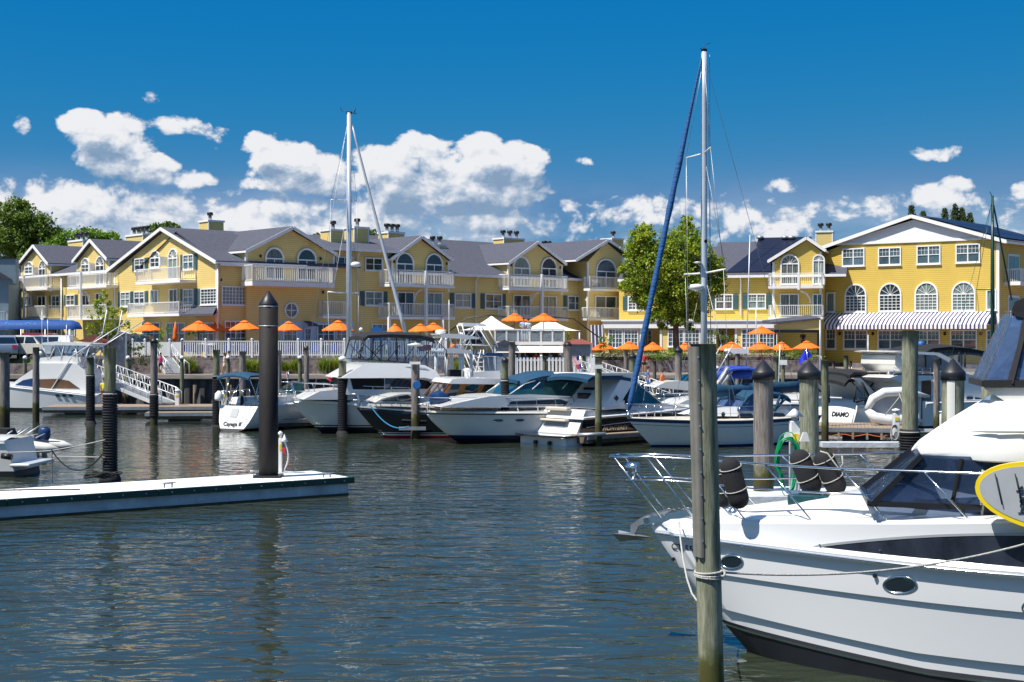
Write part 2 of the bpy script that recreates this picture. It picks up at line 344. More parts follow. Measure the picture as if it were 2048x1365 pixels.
nn=MN(cg,'ADD',MN(cg,'MULTIPLY',MN(cg,'SUBTRACT',n1.outputs[0],0.5),1.9),MN(cg,'MULTIPLY',MN(cg,'SUBTRACT',0.42,vo.outputs[0]),0.45))
cg.links.new(MN(cg,'ADD',best,nn),go.inputs[0])
cmb=nd(nt,'ShaderNodeCombineXYZ'); L(az,cmb.inputs[0]); L(el,cmb.inputs[1])
g1=nd(nt,'ShaderNodeGroup'); g1.node_tree=cg; L(cmb.outputs[0],g1.inputs[0])
off=nd(nt,'ShaderNodeVectorMath',operation='ADD'); off.inputs[1].default_value=(-12/F,22/F,0); L(cmb.outputs[0],off.inputs[0])
g2=nd(nt,'ShaderNodeGroup'); g2.node_tree=cg; L(off.outputs[0],g2.inputs[0])
den=nd(nt,'ShaderNodeMapRange',interpolation_type='SMOOTHSTEP'); den.inputs[1].default_value=0.0; den.inputs[2].default_value=0.42; L(g1.outputs[0],den.inputs[0])
up=MN(nt,'GREATER_THAN',spw.outputs[2],-0.01); dens=MN(nt,'MULTIPLY',den.outputs[0],up)
lit=MN(nt,'SUBTRACT',g1.outputs[0],g2.outputs[0])
off3=nd(nt,'ShaderNodeVectorMath',operation='ADD'); off3.inputs[1].default_value=(-22/F,62/F,0); L(cmb.outputs[0],off3.inputs[0])
g3=nd(nt,'ShaderNodeGroup'); g3.node_tree=cg; L(off3.outputs[0],g3.inputs[0])
occ=MN(nt,'MINIMUM',MN(nt,'MAXIMUM',MN(nt,'ADD',g3.outputs[0],0.15),0.0),0.9)
base=MN(nt,'SUBTRACT',0.92,MN(nt,'MULTIPLY',occ,0.72))
lit=MN(nt,'ADD',MN(nt,'MULTIPLY',lit,1.0),base,None,True)
cr=nd(nt,'ShaderNodeValToRGB'); e=cr.color_ramp.elements; e[0].position=0.0; e[0].color=(0.25,0.37,0.54,1); e[1].position=1.0; e[1].color=(0.90,0.91,0.94,1)
k=e.new(0.40); k.color=(0.46,0.56,0.70,1); k=e.new(0.72); k.color=(0.76,0.80,0.87,1); L(lit,cr.inputs[0])
# grading of the clear sky like a polarised view: deep at the top, paler to the horizon; ungraded but brightened high overhead, outside the view, as added fill for the shade
ssp=nd(nt,'ShaderNodeSeparateXYZ'); L(sky.outputs[0],ssp.inputs[0])
gr=MN(nt,'MINIMUM',MN(nt,'MULTIPLY',MN(nt,'POWER',ssp.outputs[0],4.6),0.0027),1.05); gg=MN(nt,'MULTIPLY',MN(nt,'POWER',ssp.outputs[1],0.64),0.90); gb=MN(nt,'MULTIPLY',MN(nt,'POWER',ssp.outputs[2],0.05),4.56)
gcm=nd(nt,'ShaderNodeCombineXYZ'); L(gr,gcm.inputs[0]); L(gg,gcm.inputs[1]); L(gb,gcm.inputs[2])
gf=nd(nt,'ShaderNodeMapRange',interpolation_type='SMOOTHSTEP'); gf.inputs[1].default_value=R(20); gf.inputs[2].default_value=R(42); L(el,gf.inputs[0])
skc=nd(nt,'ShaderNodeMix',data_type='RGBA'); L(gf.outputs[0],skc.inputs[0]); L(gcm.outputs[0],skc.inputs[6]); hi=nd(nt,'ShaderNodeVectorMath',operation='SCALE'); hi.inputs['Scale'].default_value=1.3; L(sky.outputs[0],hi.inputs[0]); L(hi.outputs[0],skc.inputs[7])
cs=nd(nt,'ShaderNodeMix',data_type='RGBA',blend_type='MULTIPLY'); cs.inputs[0].default_value=1.0; cs.inputs[7].default_value=(9.6,9.6,9.6,1); L(cr.outputs[0],cs.inputs[6])
vn=nd(nt,'ShaderNodeTexNoise'); vn.noise_dimensions='2D'; vn.inputs['Scale'].default_value=7; vn.inputs['Detail'].default_value=5; vn.inputs['Roughness'].default_value=.6
vmp=nd(nt,'ShaderNodeMapping'); vmp.inputs['Scale'].default_value=(1,2.6,1); L(cmb.outputs[0],vmp.inputs[0]); L(vmp.outputs[0],vn.inputs['Vector'])
tb=MN(nt,'DIVIDE',MN(nt,'SUBTRACT',el,(HZ-480)/F),75/F); vb=MN(nt,'EXPONENT',MN(nt,'MULTIPLY',MN(nt,'MULTIPLY',tb,tb),-1.0))
vf=MN(nt,'MULTIPLY',vb,MN(nt,'MULTIPLY',MN(nt,'SUBTRACT',vn.outputs[0],0.30),2.4),None,True); vf=MN(nt,'MULTIPLY',vf,MN(nt,'MULTIPLY',up,MN(nt,'SUBTRACT',0.62,MN(nt,'MULTIPLY',az,1.0)),None,True),None,True)
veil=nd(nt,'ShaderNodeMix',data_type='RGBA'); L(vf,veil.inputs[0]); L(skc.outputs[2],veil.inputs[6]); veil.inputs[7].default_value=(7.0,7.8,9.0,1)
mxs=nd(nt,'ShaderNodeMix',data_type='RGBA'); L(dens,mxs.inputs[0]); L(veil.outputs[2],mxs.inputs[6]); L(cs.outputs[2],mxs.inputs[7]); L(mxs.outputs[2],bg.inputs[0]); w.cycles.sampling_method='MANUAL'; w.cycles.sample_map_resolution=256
# ---------------------------------------------------------------- ground and water
gm=MB(); gm.quad((-3000,40,-2.5),(3000,40,-2.5),(3000,6000,-2.5),(-3000,6000,-2.5)); gm.quad((-3000,-200,-2.5),(3000,-200,-2.5),(3000,40,-2.5),(-3000,40,-2.5))
tag(struct(gm.build('seabed','timber')),None,None)
def wmat():
    m=bpy.data.materials.new('harbour_water'); m.use_nodes=True; nt=m.node_tree; b=nt.nodes['Principled BSDF']; L=nt.links.new
    b.inputs['Roughness'].default_value=0.04; b.inputs['IOR'].default_value=1.33; b.inputs['Specular IOR Level'].default_value=0.5
    b.inputs['Base Color'].default_value=(0.027,0.035,0.023,1)
    g=nd(nt,'ShaderNodeNewGeometry')
    def nz(sx,sy,sc,det,rough=0.55,dist=0.0):
        mp=nd(nt,'ShaderNodeMapping'); mp.inputs['Scale'].default_value=(sx,sy,1); mp.inputs['Rotation'].default_value=(0,0,R(12)); L(g.outputs['Position'],mp.inputs[0])
        n=nd(nt,'ShaderNodeTexNoise'); n.inputs['Scale'].default_value=sc; n.inputs['Detail'].default_value=det; n.inputs['Roughness'].default_value=rough; n.inputs['Distortion'].default_value=dist; L(mp.outputs[0],n.inputs[0]); return n.outputs[0]
    a=nz(0.62,1.25,1.25,2,0.5,0.7); c=nz(0.75,1.35,2.7,1,0.5,0.5); d=nz(1,1.4,10,2,.5)
    h=MN(nt,'ADD',MN(nt,'ADD',MN(nt,'MULTIPLY',nz(0.6,1.1,0.45,1,.5,.5),0.06),MN(nt,'MULTIPLY',a,0.125)),MN(nt,'ADD',MN(nt,'MULTIPLY',c,0.022),MN(nt,'MULTIPLY',d,0.002)))
    patch=nz(0.05,0.10,1,2); amp=nd(nt,'ShaderNodeMapRange'); amp.inputs[1].default_value=0.38; amp.inputs[2].default_value=0.62; amp.inputs[3].default_value=0.45; amp.inputs[4].default_value=1.1; L(patch,amp.inputs[0])
    sp=nd(nt,'ShaderNodeSeparateXYZ'); L(g.outputs['Position'],sp.inputs[0])
    calm=nd(nt,'ShaderNodeMapRange'); calm.inputs[1].default_value=38; calm.inputs[2].default_value=66; calm.inputs[3].default_value=1.0; calm.inputs[4].default_value=0.30; L(sp.outputs[1],calm.inputs[0])
    bp=nd(nt,'ShaderNodeBump'); bp.inputs['Distance'].default_value=1.0; L(MN(nt,'MULTIPLY',amp.outputs[0],MN(nt,'MULTIPLY',calm.outputs[0],WAVE)),bp.inputs['Strength']); L(h,bp.inputs['Height']); L(bp.outputs[0],b.inputs['Normal'])
    return m
WAVE=1.0
M['water']=wmat()
wm=MB(); wm.quad((-400,-60,0),(400,-60,0),(400,118,0),(-400,118,0)); struct(wm.build('water','water'))

# frames of the inn: two directions at right angles
KB=1.088                                                # keeps the measured slopes at one scale
DC=108.0                                                 # distance of the near corner of the inn
FM=fr2(440,DC,1240,DC*99.2/77.5)                         # middle facade (runs away to the right)
FL=Fr(*wpt(440,672,DC).xy,0); FL=fr2(20,DC*99.2/77.9,440,DC)   # left wing facade
DR=DC*99.2/83.0*0.995
FR=fr2(1640,DR,2000,DR*172/188.0)                        # right hall facade
FS=fr2(1417,DC*99.2/83.0,1640,DC*99.2/84.9)              # section behind the tree
FT=fr2(1240,DC*99.2/78.4,1417,DC*99.2/82.3)
# land: lower promenade, upper terrace
BULK=99.0
g=MB(); PZ=2.05
g.box(-300,300,BULK,3000,PZ-3.5,PZ)
struct(g.build('promenade_ground','paving'))
g=MB(); TZ=3.30
def X(px,D): return (px-CX)/F*D
g.prism([(0,0),(1,0),(1,1),(0,1)],0,1) if False else None
terr=[(X(262,108),118),(X(262,108),104.0),(X(345,104.0),104.0),(X(900,104.0),104.0),(X(1200,108),108.0),(X(1640,110),110.0),(X(1640,125),125),(X(1640,125),400),(X(262,108),400)]
g.add([(x,y,PZ) for x,y in terr]+[(x,y,TZ-0.1) for x,y in terr],[tuple(range(len(terr),2*len(terr)))]+[(i,(i+1)%len(terr),(i+1)%len(terr)+len(terr),i+len(terr)) for i in range(len(terr))])
M['stone']=mat('field_stone',(0.23,0.19,0.19),0.9,var=0.75,vscale=2.6,bump=0.8,bscale=4)
struct(g.build('terrace_ground','stone'))
g=MB(); g.add([(X(-80,103),102.25,PZ+.15),(X(150,103),102.25,PZ+.15),(X(150,103),105.15,3.05),(X(-80,103),105.15,3.05)],[(0,1,2,3)]); struct(g.build('lawn_ground','grass'))
g=MB(); g.box(X(-300,108),X(262,108),105.2,170,PZ-.5,3.1); struct(g.build('parking_lot_ground',mat('asphalt',(0.06,0.06,0.065),0.9,var=.2)))

# seawall
t=thing('seawall','dark stained sheet-pile seawall with weathered timber cap along the promenade','seawall',0,BULK,0)
M['sheet']=mat('sheet_pile',(0.035,0.03,0.028),0.8,var=0.85,vscale=1.2,stretch=(2.5,1,.35),col2=(0.13,0.125,0.13))
s=MB(); x=-45.0; pts=[]
while x<48:
    pts+=[(x,-0.05),(x+.25,-0.3),(x+.55,-0.3),(x+.8,-0.05)]; x+=1.05
s.loft([[(a,b,-1.5) for a,b in pts],[(a,b,PZ-0.28) for a,b in pts]],smooth=False); s.build('sheet_piles','sheet',t)
s=MB(); s.box(-46,49,-0.42,0.6,PZ-0.28,PZ+0.06); s.box(-46,49,-0.5,-0.42,PZ-0.22,PZ-0.02); s.build('cap',mat('cap_timber',(0.34,0.30,0.26),0.9,var=.4,vscale=1.5,stretch=(.4,2,2)),t)
for i in range(38): MB().lathe((-44+i*2.45,-0.62,-1.5),[(0.13,0),(0.12,2.9)],8).build('fender_pile','timber',t)
# brown timber stretch of the wall on the right
t=tag(MB().box(X(1660,98),X(1905,98),BULK-0.75,BULK-0.51,0.2,PZ-0.1).build('timber_wall',mat('rust_brown_timber',(0.13,0.045,0.025),.85,var=.6,vscale=3,stretch=(4,1,.3))),'reddish brown vertical plank wall under the right hall','wall')
# low stone wall along the promenade
s=MB(); s.box(X(-60,102),X(120,102),101.6,102.2,PZ,PZ+0.75); o=tag(s.build('stone_wall','stone'),'low fieldstone wall in front of the parked cars','wall')
s=MB(); s.box(X(360,103),X(905,103),103.2,103.7,PZ,PZ+0.95); tag(s.build('stone_wall','stone'),'low fieldstone retaining wall below the white railing and grasses','wall')
s=MB(); s.box(X(1190,106),X(1640,106),106.4,107.0,PZ,PZ+0.9); tag(s.build('stone_wall','stone'),'fieldstone retaining wall below the flower bed','wall')

# ---------------------------------------------------------------- buildings
def wallpoly(root,fr,pts,y0,y1,m='siding',name='wall'):
    return MB().prism(pts,y0,y1).build(name,m,root)
def window(root,fr,x0p,y0p,x1p,y1p,y=0.0,panes=(2,2),shut=0,arch=False,glass='wglass',door=False,fan=False,fw=0.09):
    """window from its outline in the photo, on the wall plane y"""
    xa,za=fr.loc(x0p,y0p,y); xb,_=fr.loc(x1p,y0p,y); _,zb=fr.loc((x0p+x1p)/2,y1p,y); _,zt=fr.loc((x0p+x1p)/2,y0p,y)
    w=xb-xa; f=MB(); gl=MB(); c=(xa+xb)/2; rr=w/2; d=0.12
    hgt=zt-zb
    spring=zt-min(rr,hgt*0.42) if arch else zt
    ra=zt-spring
    out=[(xa,zb),(xb,zb)]; inn=[(xa+fw,zb+fw),(xb-fw,zb+fw)]; N=12
    if arch:
        for k in range(N+1):
            a=math.pi*k/N; out.append((c+rr*math.cos(a),spring+ra*math.sin(a))); inn.append((c+(rr-fw)*math.cos(a),spring+(ra-fw)*math.sin(a)))
    else: out+=[(xb,zt),(xa,zt)]; inn+=[(xb-fw,zt-fw),(xa+fw,zt-fw)]
    n=len(out); v=[(x,y-d,z) for x,z in out]+[(x,y-d,z) for x,z in inn]+[(x,y-0.02,z) for x,z in out]+[(x,y-0.02,z) for x,z in inn]
    fs=[]
    for i in range(n):
        j=(i+1)%n; fs+=[(i,j,j+n,i+n),(i,i+2*n,j+2*n,j),(i+n,j+n,j+3*n,i+3*n)]
    f.add(v,fs)
    mw=0.02
    if glass=='wglass': glass=rnd.choice(['wglass','wglass','wglass2','wglass3','curtain'])
    nx,nz=panes
    if nx=='dh':
        un=nz; nx=nz=1; ww_=(w-2*fw)/un; zm=(zb+zt)/2
        for i in range(1,un): f.box(xa+fw+ww_*i-.05,xa+fw+ww_*i+.05,y-.1,y-.035,zb+fw,zt-fw)
        for i in range(un):
            a_=xa+fw+ww_*i+(.05 if i else 0); b_=xa+fw+ww_*(i+1)-(.05 if i<un-1 else 0); f.box(a_,b_,y-.09,y-.035,zm-.03,zm+.03)
            for q_ in (1,2): f.box(a_+(b_-a_)*q_/3-.012,a_+(b_-a_)*q_/3+.012,y-.06,y-.034,zm+.03,zt-fw)
            f.box(a_,b_,y-.058,y-.033,(zm+zt)/2-.012,(zm+zt)/2+.012)
    zz=spring-(0.06 if arch else fw)
    for i in range(1,nx):
        x=xa+fw+(w-2*fw)*i/nx; ww=mw*(1.8 if (nx%2==0 and i==nx//2) else 1); f.box(x-ww,x+ww,y-0.09,y-0.035,zb+fw,zz)
    for i in range(1,nz):
        z=zb+fw+(zz-zb-fw)*i/nz; f.box(xa+fw,xb-fw,y-0.085,y-0.036,z-mw,z+mw)
    if arch:
        f.box(xa+fw,xb-fw,y-0.10,y-0.034,spring-0.07,spring+0.03)
        if fan:
            for k in range(1,6):
                a=math.pi*k/6; f.bar((c,y-0.06,spring),(c+(rr-fw)*math.cos(a),y-0.06,spring+(ra-fw)*math.sin(a)),0.035,0.03)
    if not door: f.box(xa-0.05,xb+0.05,y-0.16,y-0.021,zb-0.07,zb)
    wo=f.build('door' if door else 'window','trim' if not isinstance(door,str) else door,root)
    gl.add([(x,y-0.03,z) for x,z in inn],[tuple(range(n))]); gl.build('pane',glass,wo)
    if shut:
        for sgn in ([-1,1] if shut==3 else ([-1] if shut==1 else [1])):
            sm=MB(); sw=0.42; xs=xa-0.06-sw if sgn<0 else xb+0.06
            sm.box(xs,xs+sw,y-0.07,y-0.021,zb,zt)
            for k in range(9): sm.box(xs+.05,xs+sw-.05,y-0.085,y-0.072,zb+.08+(zt-zb-.16)*k/9,zb+.08+(zt-zb-.16)*(k+.55)/9)
            sm.build('shutter','shutter',root)
    return wo
def railing(m,x0,x1,y0,y1,z,h=1.0,mat=0,step=0.17,sides=(True,True,True),bw=0.016):
    """balusters along front (y0) and the two sides to y1"""
    runs=[]
    if sides[1]: runs.append(((x0,y0),(x1,y0)))
    if sides[0]: runs.append(((x0,y0),(x0,y1)))
    if sides[2]: runs.append(((x1,y0),(x1,y1)))
    for (a,b) in runs:
        Ln=math.hypot(b[0]-a[0],b[1]-a[1]); n=max(2,int(Ln/step))
        m.bar((*a,z+h),(*b,z+h),0.07,0.06,mat); m.bar((*a,z+0.09),(*b,z+0.09),0.05,0.05,mat)
        for i in range(n+1):
            t=i/n; x=a[0]+(b[0]-a[0])*t; y=a[1]+(b[1]-a[1])*t; w=0.05 if i in(0,n) else bw
            m.box(x-w,x+w,y-w,y+w,z+0.1,z+h-0.02,mat)
def balcony(root,fr,x0p,x1p,ytop,yfloor,y=0.0,depth=1.3,slab='trim',thick=0.22,post=False):
    yf=y-depth; xa,zt=fr.loc(x0p,ytop,yf); xb,_=fr.loc(x1p,ytop,yf); _,zf=fr.loc((x0p+x1p)/2,yfloor,yf); _,zt=fr.loc((x0p+x1p)/2,ytop,yf)
    b=MB().box(xa-.03,xb+.03,yf-.03,y-0.005,zf-thick,zf).build('balcony',slab,root)
    r=MB(); railing(r,xa+.05,xb-.05,yf+.05,y-.02,zf,zt-zf); r.build('railing','vinyl',b)
    return xa,xb,zf,zt
def gable(root,fr,Lp,Ap,Rp,zb,proud,depth,m='siding',over=0.35,base_x=None,white=None,rm='roof',th=0.16):
    y=-proud
    xl,zl=fr.loc(*Lp,y); xa,za=fr.loc(*Ap,y); xr,zr=fr.loc(*Rp,y)
    pts=[(xl+over*0.8,zb),(xr-over*0.8,zb),(xr-over*0.8,zr+0.02),(xa,za-0.12),(xl+over*0.8,zl+0.02)]
    if base_x: pts[0]=(base_x[0],zb); pts[1]=(base_x[1],zb); pts[2]=(base_x[1],pts[2][1]); pts[4]=(base_x[0],pts[4][1])
    wallpoly(root,fr,pts,y,y+depth,m,'gable_wall')
    rf=MB(); tr=MB()
    for (x0,z0) in ((xl,zl),(xr,zr)):
        q=[(x0,z0),(xa,za),(xa,za+th),(x0,z0+th)]
        if x0>xa: q=[(xa,za),(x0,z0),(x0,z0+th),(xa,za+th)]
        rf.prism(q,y-over,y+depth)
        sx=-1 if x0<xa else 1
        tr.bar((x0,y-over-0.03,z0+0.02),(xa,y-over-0.03,za+0.02),0.05,0.26)
        tr.bar((x0-sx*-0.02,y-over-.03,z0),(x0-sx*-0.02,y+depth*0.6,z0),0.10,0.15)
    r=rf.build('roof',rm,root); tr.build('rake_trim','trim',r)
    for px in (pts[0][0],pts[1][0]):
        MB().box(px-0.10,px+0.10,y-0.03,y+0.10,zb,(pts[4][1] if px==pts[0][0] else pts[2][1])-.05).build('corner_board','trim',root)
    return (xl,zl,xa,za,xr,zr)
def roofslab(root,x0,x1,ye,ze,yr,zr,m='roof',back=True,th=0.14,name='roof'):
    r=MB(); r.add([(x0,ye,ze),(x1,ye,ze),(x1,yr,zr),(x0,yr,zr),(x0,ye,ze-th),(x1,ye,ze-th),(x1,yr,zr-th),(x0,yr,zr-th)],[(0,1,2,3),(7,6,5,4),(0,4,5,1),(1,5,6,2),(3,2,6,7),(0,3,7,4)])
    if back:
        yb=2*yr-ye; r.add([(x0,yr,zr),(x1,yr,zr),(x1,yb,ze),(x0,yb,ze)],[(0,1,2,3)])
    o=r.build(name,m,root)
    MB().box(x0,x1,ye-0.14,ye-0.01,ze-0.2,ze+0.02).build('gutter','trim',o); return o
def chimney(root,fr,x0p,x1p,ytop,ybase,y,pots=2,dep=1.5):
    xa,zt=fr.loc(x0p,ytop,y); xb,_=fr.loc(x1p,ytop,y); _,zb=fr.loc(x0p,ybase,y); w=xb-xa
    c=MB().box(xa,xb,y,y+dep,zb-1.5,zt-0.12).build('chimney','siding',root)
    t=MB().box(xa-.08,xb+.08,y-.08,y+dep+.08,zt-.12,zt+0.04)
    for q in (xa,xb): t.box(q-.05,q+.05,y-.03,y+.06,zb-1.5,zt-.12)
    t.build('chimney_trim','trim',c)
    for k in range(pots):
        p=MB(); px=xa+w*(k+.5)/pots; p.lathe((px,y+dep*.4,zt+.04),[(0.15,0),(0.15,.42),(.13,.42),(.13,.5)],10,0); p.lathe((px,y+dep*.4,zt+.5),[(.27,0),(.27,.22),(.2,.28),(0,.3)],10,1); p.build('flue',['galv','blackm'],c)

# ---- left wing
LW=fthing('yellow_building','three-storey pale yellow clapboard wing on the left with three white-trimmed gables and grey roof','building',FL)
xe=FL.X(440); x0=FL.X(22); GZ=2.0
_,zev=FL.loc(310,540,0); 
ze1=FL.loc(110,551,0)[1]
xb1=FL.X(226)
wallpoly(LW,FL,[(x0,GZ),(xb1,GZ),(xb1,ze1),(x0,ze1)],0,14)
roofslab(LW,x0-.3,xb1,-0.45,ze1+.05,7,ze1+3.0)
gable(LW,FL,(41,532),(73,493),(103,530),ze1-1.5,0.15,9)
gable(LW,FL,(152,525),(187,482),(221,520),ze1-1.5,0.15,9)
gable(LW,FL,(219,545),(329,459),(440,526),GZ,0.3,13,base_x=(FL.X(229,-.3),xe-0.02))
for a in [(51,523,67,549),(79,521,93,577),(164,516,180,547),(193,512,210,572)]:
    window(LW,FL,*a,y=-.15,panes=(2,1) if a[3]>560 else (2,2),arch=True,fan=True,door=a[3]>560,glass='wglass',fw=.1)
for a,s in [((302,501,321,536),0),((338,497,357,560),0)]:
    window(LW,FL,*a,y=-.3,panes=(2,1) if a[3]>550 else (2,2),arch=True,fan=True,door=a[3]>550,fw=.1)
for a,s in [((271,517,291,543),3),((368,509,389,540),3),((243,584,262,614),3),((270,583,291,610),3),((368,578,389,611),3),((403,577,436,610),1)]:
    window(LW,FL,*a,y=-.3,panes=('dh',2) if a[0]<400 else (5,5),shut=s)
for a,s in [((26,595,41,617),3),((104,591,121,617),3),((134,590,151,612),3)]:
    window(LW,FL,*a,y=0,panes=(2,2),shut=s)
for a in [(51,592,66,612),(76,592,93,636),(164,590,181,612),(192,586,207,630)]: window(LW,FL,*a,y=0,panes=(2,1),door=True)
for a in [(302,580,318,608),(340,578,357,627)]: window(LW,FL,*a,y=-.3,panes=(2,1),door=True)
for a in [(26,658,40,690),(50,658,62,680),(72,658,84,680),(104,658,116,680),(134,656,152,690),(285,645,322,690),(335,645,372,690),(395,645,430,690)]: window(LW,FL,*a,y=-.3 if a[0]>230 else 0,panes=(3,2) if a[0]>230 else (2,2))
for a in [(25,95,555,577,0),(135,213,550,572,0),(272,360,537,562,-.3),(25,95,613,636,0),(135,213,611,635,0),(255,358,606,628,-.3)]:
    balcony(LW,FL,a[0],a[1],a[2],a[3],y=a[4],depth=1.4)
for (xp,y0,y1,yy) in [(48,553,640,-1.45),(162,545,635,-1.45)]:
    xx,z1=FL.loc(xp,y0,yy); _,z0=FL.loc(xp,y1,yy); MB().box(xx-.07,xx+.07,yy-.1,yy+.1,z0,z1).build('balcony_post','vinyl',LW)
# curved brackets between balconies
def bracket(root,fr,xp,y0,y1,yl,sgn=1):
    x,z1=fr.loc(xp,y0,yl); _,z0=fr.loc(xp,y1,yl); pts=[(x+sgn*(0.9*math.sin(t*math.pi/2)),yl+0.1,z1+(z0-z1)*(1-math.cos(t*math.pi/2))) for t in [i/8 for i in range(9)]]
    MB().tube(pts,0.08,6).build('bracket','vinyl',root)
bracket(LW,FL,52,584,606,-.8); bracket(LW,FL,166,584,604,-.8)
for (xp,zt_) in [(124,552),(437,530)]:
    xx,z1=FL.loc(xp,zt_,-.35); MB().tube([(xx,-.42,z1),(xx,-.42,GZ)],0.06,8).build('downspout','trim',LW)
chimney(LW,FL,137,166,483,494,4.5,3); chimney(LW,FL,252,286,472,486,4.5,4); chimney(LW,FL,399,417,443,458,7.5,1)
# AC screens on balconies
for a in [(306,522,326,533,-.7)]: pass
for (xa_,ya_,xb_,yb_,yy) in [(68,535,71,552,-.5),(181,527,184,545,-.5),(322,514,326,532,-.8)]:
    x1,z1=FL.loc(xa_,ya_,yy); _,z2=FL.loc(xa_,yb_,yy); MB().box(x1,x1+.12,yy-.15,yy+.5,z2,z1).build('privacy_screen','trim',LW)
# porch roof at the corner (wraps both faces)
PR=MB()
xq0,zq=FL.loc(350,621,-.35); 
yo=-1.5
xa=FL.X(352,-.3); _,zt=FL.loc(400,613,-.3); _,zb=FL.loc(400,628,yo)
PR.add([(xa,-.3,zt),(xe+.1,-.3,zt),(xe+1.6,yo,zb),(xa-.2,yo,zb),(xa,-.3,zt-.5),(xe+.1,-.3,zt-.5),(xe+1.6,yo,zb-.16),(xa-.2,yo,zb-.16)],[(0,1,2,3),(3,2,6,7),(0,3,7,4),(7,6,5,4)])
PR.build('porch_roof','roof',LW)

# ---- middle wing
MW=fthing('yellow_building','long shaded yellow clapboard wing in the middle with four balcony gables facing the terrace','building',FM)
GZ2=2.0
X0=0.0; Xa=FM.X(492); Xb=FM.X(668); Xc=FM.X(790); Xd=FM.X(1178); 
_,zA=FM.loc(470,529,0); _,zB=FM.loc(720,500,0); _,zC=FM.loc(960,552,0)
wallpoly(MW,FM,[(X0+.05,GZ2),(Xb,GZ2),(Xb,zA),(X0+.05,zA)],0,12)
wallpoly(MW,FM,[(Xb,GZ2),(Xc,GZ2),(Xc,zB),(Xb,zB)],0.0,10)
wallpoly(MW,FM,[(Xc,GZ2),(FM.X(1243),GZ2),(FM.X(1243),zC),(Xc,zC)],0,14)
_,zr1=FM.loc(450,468,6.0); 
roofslab(MW,X0-.3,Xb,-.45,zA+.03,6.0,zr1)
_,zr2=FM.loc(760,476,5.0); roofslab(MW,Xb-1.5,Xc+.5,-.45,zB+.03,6.0,zr2)
_,zr3=FM.loc(960,484,8.5); roofslab(MW,Xc,Xd+3.0,-.5,zC+.05,8.5,zr3)
gable(MW,FM,(488,504),(581,457),(669,511),zA-1,0.35,9,base_x=(FM.X(493,-.35),FM.X(667,-.35)))
wallpoly(MW,FM,[(FM.X(493,-.35),GZ2),(FM.X(667,-.35),GZ2),(FM.X(667,-.35),zA-.9),(FM.X(493,-.35),zA-.9)],-.348,0.5)
gable(MW,FM,(777,520),(839,475),(900,522),zC-1.5,0.2,11,base_x=(FM.X(785,-.2),FM.X(897,-.2)))
gable(MW,FM,(1013,528),(1071,486),(1128,530),zC-1.5,0.2,9)
gable(MW,FM,(1147,522),(1212,482),(1262,514),GZ2,1.3,12,base_x=(FM.X(1176,-1.3),FM.X(1245,-1.3)))
for a in [(529,495,567,560),(593,497,632,562)]: window(MW,FM,*a,y=-.35,arch=True,panes=(2,1),door=True,fw=.13)
for a in [(791,505,827,570),(850,507,885,573),(1025,513,1059,574),(1081,515,1113,577)]: window(MW,FM,*a,y=-.2,arch=True,panes=(2,1),door=True,fw=.13)
window(MW,FM,1191,518,1232,578,y=-1.3,arch=True,panes=(2,1),door=True,fw=.13)
for a in [(650,580,690,635),(793,584,827,632),(849,585,884,632),(1025,590,1060,632),(1080,592,1112,632)]: window(MW,FM,*a,y=0,panes=(2,1),door=True,fw=.11)
window(MW,FM,1189,592,1232,640,y=-1.3,panes=(2,1),door=True,fw=.11)
for a,p,s in [((442,573,492,611),(7,5),2),((671,514,705,541),(2,2),0),((729,516,764,542),(2,2),0),((729,583,765,612),(2,2),3),((908,587,941,616),(2,2),3),((969,588,1003,618),(2,2),3),((1134,592,1165,621),(2,2),3),((448,642,492,690),(4,4),0)]:
    window(MW,FM,*a,y=-.35 if a[0]==-1 else 0,panes=p,shut=s)
# round window
xc,zc=FM.loc(582,621,-.35); r=(FM.X(596,-.35)-FM.X(568,-.35))/2
rw=MB(); rw.lathe((xc,-.36,zc),[(r-.13,0),(r,0),(r,.1),(r-.13,.1),(r-.13,0)],28,ax=(0,-1,0)); rw.box(xc-.03,xc+.03,-.44,-.37,zc-r+.1,zc+r-.1); rw.box(xc-r+.1,xc-.03,-.44,-.37,zc-.03,zc+.03); rw.box(xc+.03,xc+r-.1,-.44,-.37,zc-.03,zc+.03)
wo=rw.build('window','trim',MW); MB().lathe((xc,-.36,zc),[(r-.12,0),(r-.12,.02),(0,.02)],28,ax=(0,-1,0)).build('pane','curtain',wo)
balcony(MW,FM,505,668,533,565,y=-.35,depth=1.5,thick=.34)
balcony(MW,FM,779,909,542,570,y=-.2,depth=1.4); balcony(MW,FM,1018,1136,551,577,y=-.2,depth=1.4); balcony(MW,FM,1180,1243,555,578,y=-1.3,depth=.8)
balcony(MW,FM,646,696,604,632,y=0,depth=1.0); balcony(MW,FM,779,909,608,634,y=0,depth=1.5); balcony(MW,FM,1018,1136,614,637,y=0,depth=1.5); balcony(MW,FM,1176,1243,616,637,y=-1.3,depth=.8)
for xp,y0,y1 in [(852,542,700),(1084,549,665),(778,635,700),(885,635,700)]:
    xx,z1=FM.loc(xp,y0,-1.6); _,z0=FM.loc(xp,y1,-1.6); MB().box(xx-.1,xx+.1,-1.72,-1.5,max(z0,GZ2),z1).build('balcony_post','vinyl',MW)
bracket(MW,FM,846,580,606,-1.0,-1); bracket(MW,FM,1078,586,610,-1.0,-1)
for xp,yy_ in [(717,505),(954,553),(1178,560)]:
    xx,z1=FM.loc(xp,yy_,-.3); MB().tube([(xx,-.5,z1),(xx,-.15,z1-.4),(xx,-.15,GZ2)],0.06,8).build('downspout','trim',MW)
